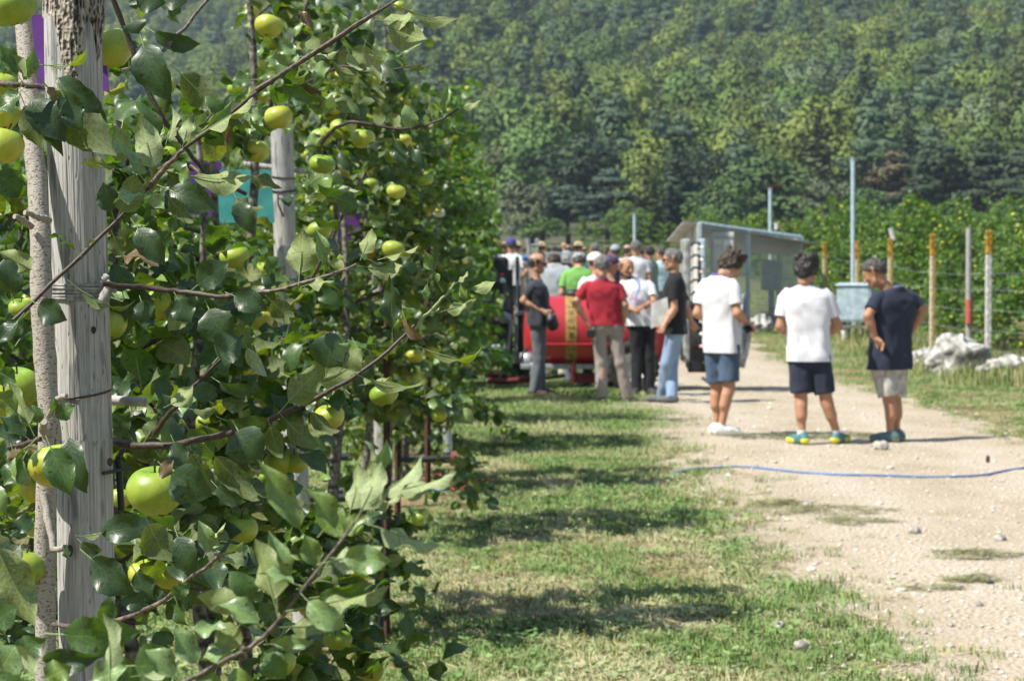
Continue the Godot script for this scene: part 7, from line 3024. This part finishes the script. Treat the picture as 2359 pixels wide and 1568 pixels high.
func stand(yaw: float, kind: int) -> Dictionary:
	var a := deg_to_rad(yaw)
	var s := Vector3(cos(a), 0, -sin(a))
	var f := Vector3(sin(a), 0, cos(a))
	var u := Vector3.UP
	var q := {"yaw": yaw, "hip": u * 0.93, "sh": u * 1.43 + f * 0.01, "head": u * 1.63 + f * 0.03, "hyaw": yaw + [0.0, 25.0, -30.0][kind], "hpitch": 6.0}
	q.kn = [-s * 0.10 + u * 0.50 + f * 0.01, s * 0.11 + u * 0.50]
	q.an = [-s * 0.11 + u * 0.077, s * 0.14 + u * 0.077 + f * 0.05 * kind]
	q.toe = [yaw - 15.0, yaw + 15.0]
	if kind == 0:
		q.el = [-s * 0.24 + u * 1.13 - f * 0.03, s * 0.24 + u * 1.13 - f * 0.03]
		q.ha = [-s * 0.24 + u * 0.88 + f * 0.05, s * 0.24 + u * 0.88 + f * 0.05]
	elif kind == 1:
		q.el = [-s * 0.33 + u * 1.15 - f * 0.06, s * 0.24 + u * 1.13 - f * 0.02]
		q.ha = [-s * 0.17 + u * 0.98 + f * 0.08, s * 0.24 + u * 0.90 + f * 0.10]
	else:
		q.el = [-s * 0.23 + u * 1.14 + f * 0.02, s * 0.23 + u * 1.14 + f * 0.02]
		q.ha = [-s * 0.08 + u * 1.08 + f * 0.22, s * 0.08 + u * 1.06 + f * 0.22]
	return q

func build_crowd(tan: Material, brown: Material, fair: Material, hair: Dictionary):
	# three standing figures, dressed anew for every visitor
	var base := []
	var plain := mat(Color(0.5, 0.5, 0.5), 0.9)
	for k in 3:
		var o := Node3D.new()
		o.name = "figure"
		var q := stand(0.0, k)
		q.merge({"skin": tan, "top": plain, "legs": plain, "short": k == 1, "shoe": plain, "hem": -0.02, "hair": [["short", "hair", plain]]})
		figure(o, q, 0.024)
		base.append(o)
	var C := {
		"white": cloth(Color(0.62, 0.63, 0.67), 1), "grey": cloth(Color(0.36, 0.39, 0.43), 2), "teal": cloth(Color(0.03, 0.20, 0.26), 3), "navy": cloth(Color(0.02, 0.03, 0.07), 4), "green": cloth(Color(0.18, 0.42, 0.10), 5),
		"blue": cloth(Color(0.10, 0.22, 0.55), 6), "sage": cloth(Color(0.16, 0.22, 0.20), 7), "sky": cloth(Color(0.45, 0.62, 0.68), 8), "beige": cloth(Color(0.50, 0.46, 0.36), 9), "black": cloth(Color(0.02, 0.02, 0.02), 10), "slate": cloth(Color(0.12, 0.14, 0.18), 11),
	}
	var hats := {"yellow": mat(Color(0.70, 0.52, 0.04), 0.8), "blue": mat(Color(0.03, 0.04, 0.25), 0.8), "straw": dirty(Color(0.60, 0.50, 0.28), 0.9, 96, 0.7, 20.0), "navy": mat(Color(0.02, 0.03, 0.10), 0.8), "white": mat(Color(0.75, 0.72, 0.64), 0.9), "violet": mat(Color(0.085, 0.05, 0.14), 0.9), "grey": mat(Color(0.3, 0.32, 0.36), 0.8)}
	# label, head x, head y, distance, turn, pose, shirt, legs, hair (or hat kind and its colour), skin
	var list := [
		["visitor in yellow cap and pale grey shirt behind the apple leaves", 1132, 566, 43.0, 150.0, 0, "grey", "navy", "cap:yellow", tan],
		["visitor in teal shirt, partly behind the one with blue cap", 1164, 568, 44.0, 200.0, 0, "teal", "slate", "ring:grey", tan],
		["visitor in blue cap and white shirt standing with back to us", 1177, 566, 42.0, 170.0, 1, "white", "black", "cap:blue", tan],
		["visitor in straw hat beside the one with blue cap", 1193, 569, 48.0, 200.0, 2, "white", "beige", "straw:straw", tan],
		["visitor in pale shirt low beside the steel frame", 1206, 578, 60.0, 160.0, 0, "white", "slate", "short:grey", tan],
		["visitor in straw hat behind the bald man with sunglasses", 1247, 571, 46.0, 180.0, 0, "slate", "navy", "straw:straw", tan],
		["dark haired visitor right of the straw hat, behind the platform", 1263, 577, 60.0, 210.0, 0, "navy", "slate", "short:dark", tan],
		["visitor in navy cap behind the platform trailer", 1277, 575, 60.0, 160.0, 0, "slate", "navy", "cap:navy", tan],
		["dark haired visitor behind the middle of platform trailer", 1289, 577, 60.0, 190.0, 0, "blue", "navy", "short:dark", tan],
		["pink headed bald visitor above the platform trailer", 1299, 567, 60.0, 150.0, 0, "grey", "slate", "none:grey", fair],
		["pale balding visitor just right of the pink headed one", 1307, 572, 60.0, 190.0, 0, "white", "slate", "ring:silver", fair],
		["visitor in dark blue cap right of the balding pair", 1319, 575, 60.0, 200.0, 0, "navy", "slate", "cap:navy", tan],
		["visitor in straw hat at the right end of platform trailer", 1333, 570, 47.0, 170.0, 0, "slate", "beige", "straw:straw", tan],
		["short haired visitor in white right of the platform trailer", 1346, 577, 60.0, 180.0, 0, "white", "slate", "ring:brown", fair],
		["grey haired visitor in teal shirt above the red shirted man", 1370, 574, 43.0, 190.0, 1, "teal", "slate", "short:silver", tan],
		["blond visitor peeking out behind the teal shirt", 1383, 579, 60.0, 170.0, 0, "white", "beige", "short:silver", fair],
		["brown haired visitor left of the grey cap", 1404, 583, 47.0, 20.0, 0, "slate", "navy", "messy:brown", tan],
		["visitor in grey cap and navy shirt", 1419, 580, 41.0, 200.0, 0, "navy", "slate", "cap:grey", tan],
		["bald visitor in white shirt left of the tall grey haired one", 1445, 577, 43.0, 150.0, 0, "white", "slate", "ring:grey", fair],
		["tall visitor with grey hair and white printed shirt", 1465, 571, 38.5, 185.0, 0, "white", "navy", "short:silver", tan],
		["dark haired visitor in blue shirt right of the tall one", 1482, 581, 44.0, 170.0, 0, "blue", "slate", "short:dark", tan],
		["dark haired visitor in sage green shirt turned left", 1499, 582, 39.5, 235.0, 2, "sage", "slate", "short:dark", tan],
		["visitor in pale blue shirt and checked shorts by the shed", 1524, 583, 41.0, 200.0, 1, "sky", "slate", "short:grey", tan],
	]
	for r in list:
		var d: float = r[3] * 1.13
		var hp := P(r[1], r[2], d)
		var g := on(hp.x, hp.z)
		var o: Node3D = base[r[5]].duplicate()
		o.name = numbered("person")
		add_child(o)
		o.position = g
		o.rotation.y = deg_to_rad(r[4])
		var k := clampf((hp.y - g.y) / 1.63, 0.80, 1.16)
		o.scale = Vector3(lerpf(1.0, k, 0.5), k, lerpf(1.0, k, 0.5))
		tag(o, r[0], "person", "visitors crowding behind the sprayer")
		dress(o, C[r[6]], C[r[7]], r[8], hair, hats, r[9], stand(0.0, r[5]))
	# three who bend over the sprayer
	var bends := [
		["visitor in light green shirt bending behind the red tank", 1334, 606, 31.2, C.green, C.slate, "cap:grey", [1334, 700], [1334, 622], 178.0, tan],
		["visitor in pale grey shirt and beige trousers bending over", 1277, 605, 32.5, C.grey, C.beige, "short:brown", [1280, 672], [1278, 614], 170.0, tan],
		["visitor in white hat just left of the violet cap", 1371, 606, 30.0, C.white, C.slate, "cap:white", [1374, 716], [1373, 640], 200.0, tan],
		["visitor in violet cap turning right between two others", 1404, 612, 29.4, C.slate, C.navy, "cap:violet", [1412, 730], [1410, 652], 110.0, brown],
	]
	for i in bends.size():
		var r: Array = bends[i]
		var d: float = r[3]
		var g := foot(r[7][0], d)
		var o := thing("person", r[0], "person", g, 0.0, "people standing by the sprayer")
		var q := stand(r[9], [0, 1, 0, 0][i])
		var hip0: Vector3 = q.hip
		q.hip = P(r[7][0], r[7][1], d) - g
		q.sh = P(r[8][0], r[8][1], d) - g + Vector3(0, -0.02, 0)
		q.head = P(r[1], r[2], d + (0.14 if i == 0 else 0.05)) - g
		if q.hip.y > 1.0:
			q.hip.y = 0.97
		if i < 2:
			q.hip.y = 0.93
			q.hpitch = 40.0
		q.hyaw = r[9]
		var sh: Vector3 = q.sh
		var dy := sh.y - 1.43
		for k in 2:
			q.el[k].y += dy
			q.ha[k].y += dy
			q.el[k] += Vector3(sh.x, 0, sh.z) * 0.8
			q.ha[k] += Vector3(sh.x, 0, sh.z) * 0.8
		var hk: PackedStringArray = r[6].split(":")
		q.merge({"skin": r[10], "top": r[4], "legs": r[5], "short": false, "shoe": mat(Color(0.05, 0.05, 0.05), 0.8), "hem": -0.03})
		q.hair = [["short", "hair", hair.grey]]
		if hk[0] == "cap":
			q.hair.append(["cap", "cap", hats[hk[1]]])
		else:
			q.hair = [["short", "hair", hair[hk[1]]]]
		figure(o, q, 0.02)
	for b in base:
		b.free()

func dress(o: Node3D, top: Material, legs: Material, head: String, hair: Dictionary, hats: Dictionary, skin: Material, q: Dictionary) -> void:
	var hk := head.split(":")
	for c in o.get_children():
		var n := String(c.name)
		if n == "body":
			c.set_surface_override_material(0, skin)
		elif n == "shirt":
			c.set_surface_override_material(0, top)
		elif n == "trousers" or n == "shorts":
			c.set_surface_override_material(0, legs)
		elif n.begins_with("shoe"):
			c.set_surface_override_material(0, M.black)
		elif n == "hair":
			var hb := Basis(Vector3.UP, deg_to_rad(q.hyaw)) * Basis(Vector3.RIGHT, deg_to_rad(q.hpitch))
			if hk[0] == "none":
				c.free()
			elif hk[0] in ["short", "messy", "ring"]:
				var h := MB.new()
				h.add(hairs[hk[0]], Transform3D(hb, q.head))
				c.mesh = h.mesh(hair[hk[1]])
			else:
				c.set_surface_override_material(0, hair.grey)
				var h := MB.new()
				h.add(hairs[hk[0]], Transform3D(hb, q.head))
				part("hat" if hk[0] == "straw" else "cap", h.mesh(hats[hk[1]]), o)

# ---------- boards, stakes, pipes, hose, stones ----------
func board(label: String, called: String, at: Vector3, w0: float, w1: float, h: float, turn: float, m: Material) -> Node3D:
	# a hanging board, wider at the top (w0) or the bottom (w1), with a hook
	var o := thing(called, label, "trap board", at, turn, "coloured boards hung in the apple row")
	var mb := MB.new()
	var th := 0.0035
	for s in [-1.0, 1.0]:
		mb.flat([Vector3(-w0, h, s * th), Vector3(w0, h, s * th), Vector3(w1, -h, s * th), Vector3(-w1, -h, s * th)], Vector3(0, 0, s))
	mb.flat([Vector3(-w0, h, -th), Vector3(w0, h, -th), Vector3(w0, h, th), Vector3(-w0, h, th)], Vector3.UP)
	mb.flat([Vector3(-w1, -h, -th), Vector3(w1, -h, -th), Vector3(w1, -h, th), Vector3(-w1, -h, th)], Vector3.DOWN)
	mb.flat([Vector3(w0, h, -th), Vector3(w1, -h, -th), Vector3(w1, -h, th), Vector3(w0, h, th)], Vector3.RIGHT)
	mb.flat([Vector3(-w0, h, -th), Vector3(-w1, -h, -th), Vector3(-w1, -h, th), Vector3(-w0, h, th)], Vector3.LEFT)
	part("panel", mb.mesh(m), o)
	part("hook_wire", bar(Vector3(0, h - 0.01, 0), Vector3(0.01, h + 0.06, 0), 0.0015, 5).mesh(M.black), o)
	return o

func ground_line(pts: Array, r: float, lift := 0.0) -> MB:
	# pts: measured x, y on the ground
	var m := MB.new()
	var c := Curve3D.new()
	for p in pts:
		var d: float = 1.6 * F / (p[1] - 615.0)
		var w := on((p[0] - 1179.5) / F * d, -d)
		c.add_point(w)
	var n := pts.size()
	for i in n:
		var a := c.get_point_position(maxi(i - 1, 0))
		var b := c.get_point_position(mini(i + 1, n - 1))
		c.set_point_in(i, (a - b) * 0.16)
		c.set_point_out(i, (b - a) * 0.16)
	var line := []
	for i in 61:
		var p := c.sample_baked(c.get_baked_length() * i / 60.0)
		p.y = G(p.x, p.z) + 0.012 + r + lift
		line.append(p)
	m.tube(line, [r], 8)
	return m

func stake(label: String, xb: float, yb: float, top: float, w: float) -> void:
	var d: float = 1.6 * F / (yb - 615.0)
	var g := foot(xb, d)
	var o := thing("iron_stake", label, "stake", g, 0.4, "rusty iron stakes in the apple row")
	var h: float = P(xb, top, d).y - g.y
	var m := MB.new()
	m.box(at_(Vector3(0, h * 0.5 - 0.05, 0)), Vector3(w, h + 0.1, 0.004), 0.0)
	m.box(at_(Vector3(-w * 0.5 + 0.002, h * 0.5 - 0.05, w * 0.5 + 0.002)), Vector3(0.004, h + 0.1, w), 0.0)
	part("angle_bar", m.mesh(M.rust), o)

func build_small():
	var purple := dirty(Color(0.185, 0.055, 0.36), 0.55, 81, 0.85, 3.0)
	var teal := dirty(Color(0.035, 0.27, 0.25), 0.55, 82, 0.85, 3.0)
	purple.backlight_enabled = true
	purple.backlight = Color(0.3, 0.1, 0.5)
	board("purple board hanging behind the top of front wooden post", "trap_board", P(151, 122, 3.93), 0.064, 0.075, 0.066, 0.0, purple)
	board("purple board hung left of the teal one by the second post", "trap_board", P(468, 434, 9.5), 0.078, 0.062, 0.112, 0.2, purple)
	board("teal board hung against the second wooden post", "trap_board", P(565, 452, 9.15), 0.105, 0.120, 0.107, -0.1, teal)
	board("small purple board farther down the row", "trap_board", P(803, 522, 13.2), 0.070, 0.055, 0.082, 0.2, purple)
	var b := board("small teal tag deep in the row", "trap_board", P(868, 585, 13.9), 0.03, 0.035, 0.05, 0.1, teal)
	b = board("teal strip hanging among the leaves by the rusty stakes", "trap_board", P(990, 615, 16.5), 0.03, 0.02, 0.16, 0.1, dirty(Color(0.30, 0.50, 0.48), 0.5, 83, 0.7, 3.0))
	var o := thing("white_trap", "small white trap hanging high in the row", "trap", P(1012, 490, 18.5), 0.0)
	var m := MB.new()
	m.add(rock(Vector3(0.05, 0.035, 0.05), 6, 0.2, 8, 10))
	part("body", m.mesh(M.white), o)
	part("hook_wire", bar(Vector3(0, 0.03, 0), Vector3(0, 0.12, 0), 0.002, 5).mesh(M.black), o)
	# stakes and stand pipes
	stake("rusty iron stake nearest the camera, under the low apples", 890, 1478, 560, 0.028)
	stake("rusty iron stake left of the black pipe", 915, 1205, 520, 0.04)
	stake("rusty iron stake right beside the black pipe", 985, 1150, 560, 0.045)
	stake("thin rusty iron stake behind the red cord", 1030, 1010, 600, 0.04)
	var d := 9.7
	var g := foot(872, d)
	o = thing("stand_pipe", "grey ribbed stand pipe beside the nearest iron stake", "pipe", g)
	m = MB.new()
	var line := []
	var rad := []
	for i in 25:
		line.append(Vector3(0, i * 0.028, 0))
		rad.append(0.0185 + 0.0022 * (i % 2))
	m.tube(line, rad, 12)
	part("pipe", m.mesh(dirty(Color(0.05, 0.055, 0.065), 0.5, 84, 0.6, 6.0)), o)
	g = foot(624, 9.0)
	o = thing("stand_pipe", "thick black stand pipe at the foot of second post", "pipe", g)
	part("pipe", bar(Vector3(0, -0.05, 0), Vector3(0.0, 0.36, 0), 0.022, 12).mesh(M.black), o)
	m = MB.new()
	m.tube([Vector3(0.02, 0.1, 0), Vector3(0.12, 0.115, 0.02), Vector3(0.19, 0.11, 0.01)], [0.012], 8)
	part("side_pipe", m.mesh(M.black), o)
	# irrigation line with its red end
	d = 15.0
	o = thing("irrigation_pipe", "black irrigation pipe with a red brown end cap", "pipe", P(1000, 1058, d))
	part("pipe", bar(P(908, 1062, d) - o.position, P(1040, 1054, d) - o.position, 0.022, 12).mesh(M.black), o)
	part("coupling", bar(P(1020, 1055.5, d) - o.position, P(1042, 1054, d) - o.position, 0.034, 12).mesh(M.black), o)
	m = MB.new()
	m.tube([P(1038, 1055, d) - o.position, P(1062, 1056, d) - o.position], [0.052, 0.05], 14)
	m.tube([P(1055, 1060, d) - o.position, P(1053, 1075, d) - o.position], [0.026], 8)
	part("end_cap", m.mesh(mat(Color(0.17, 0.055, 0.04), 0.6)), o)
	part("white_riser", bar(P(1032, 1040, d) - o.position, P(1030, 985, d) - o.position, 0.03, 10).mesh(M.galv), o)
	for k in 3:
		var y: float = [1052, 1135, 1146][k]
		var dd: float = [12.5, 12.0, 11.4][k]
		o = thing("irrigation_pipe", ["upper black pipe crossing behind the second post", "sloping black pipe crossing behind the second post", "lowest black pipe crossing behind the second post"][k], "pipe", P(750, y, dd), 0.0, "black pipes behind the second post")
		part("pipe", bar(P(690, y + (18 if k == 1 else 2), dd) - o.position, P(812, y - (10 if k == 1 else 0), dd) - o.position, 0.022, 10).mesh(M.black), o)
	# red cord, coiled on the grass
	var w := part("cord", ground_line([[905, 1140], [960, 1128], [1010, 1110], [1020, 1130], [1050, 1148], [1075, 1136], [1060, 1128], [1100, 1124], [1135, 1126]], 0.007, 0.03).mesh(mat(Color(0.45, 0.07, 0.04), 0.5)))
	tag(w, "thin red cord lying in loops at the edge of the grass", "cord")
	w = part("cord", ground_line([[880, 1118], [930, 1125], [985, 1142], [1030, 1150]], 0.007, 0.03).mesh(mat(Color(0.03, 0.12, 0.40), 0.5)))
	tag(w, "short blue cord lying by the rusty stakes", "cord")
	# blue hose over the track
	w = part("hose", ground_line([[1545, 1098], [1600, 1087], [1660, 1084], [1720, 1082], [1780, 1088], [1850, 1097], [1950, 1103], [2060, 1104], [2140, 1106], [2200, 1104], [2270, 1100], [2310, 1092], [2365, 1084], [2440, 1080]], 0.009).mesh(mat(Color(0.085, 0.19, 0.43), 0.5)))
	tag(w, "long blue hose lying across the gravel track", "hose")
	# stones one can pick out
	var st := [
		["round white stone at the edge of the grass, front", 1848, 1492, 34, 24], ["pale stone just behind the round white one", 1797, 1448, 34, 18], ["flat grey stone near the right edge of gravel", 2308, 1244, 34, 18],
		["pale stone half sunk in the middle of track", 2110, 1224, 28, 20], ["white stone beside the dried grass clump", 1862, 1164, 30, 14], ["dark upright stone near the navy man's shadow", 2279, 1056, 9, 16],
		["small dark stone in the gravel at right", 2286, 1346, 18, 10], ["small pale stone left of the dried grass", 1745, 1078, 14, 8], ["small white stone low at right", 2262, 1400, 18, 14], ["tiny stone cluster piece right of centre", 2195, 1445, 22, 10], ["grey stone at the feet of the man in navy", 2030, 1028, 40, 22],
		["grey stone by the sprayer wheel", 1345, 885, 40, 18], ["pale stone near the lower right corner", 2318, 1610, 26, 16], ["dark stone on the gravel right of the grass tip", 1975, 1372, 20, 10],
	]
	for i in st.size():
		var r: Array = st[i]
		d = 1.6 * F / (r[2] + r[4] * 0.5 - 615.0)
		var p := foot(r[1], d)
		var rr := Vector3(r[3] / F * d * 0.5, r[4] / F * d * 0.62, r[3] / F * d * 0.42)
		w = part("stone", rock(rr, 40 + i, 0.3, 9, 13).mesh(M.stone if not "dark" in r[0] else M.trunk))
		w.position = p + Vector3(0, rr.y * 0.55 + 0.008, 0)
		w.rotation.y = i * 1.9
		tag(w, r[0], "stone", "stones on the track")
	# tufts of cut grass dried on the gravel
	var cl := [["long clump of dried cut grass in the middle of track", 1885, 1180, 0.42], ["dried grass at the end of the long clump", 1965, 1206, 0.24], ["dark flat clump of cut grass by the middle man's shoes", 1800, 1016, 0.42], ["clump of cut grass between the two men's feet", 1985, 1012, 0.28], ["small clump of cut grass right of the track centre", 2150, 1365, 0.12], ["clump of cut grass near the right edge", 2262, 1342, 0.15], ["thin patch of dried grass above the right clump", 2255, 1282, 0.24], ["small heap of hay in the front grass", 1270, 1447, 0.15], ["wisp of dried grass left of the long clump", 1800, 1166, 0.18]]
	for i in cl.size():
		var r: Array = cl[i]
		d = 1.6 * F / (r[2] - 615.0)
		var mm := straws(90 + i, int(1500 * r[3] / 0.3), 0.085, r[3], 0.035)
		w = part("grass_clump", mm.mesh(M.hay if i != 2 else M.hay_dark))
		w.position = foot(r[1], d) + Vector3(0, 0.014, 0)
		w.scale = Vector3(1, 1, 0.75 if i < 7 else 1.0)
		tag(w, r[0], "grass clump", "clumps of cut grass on the track")
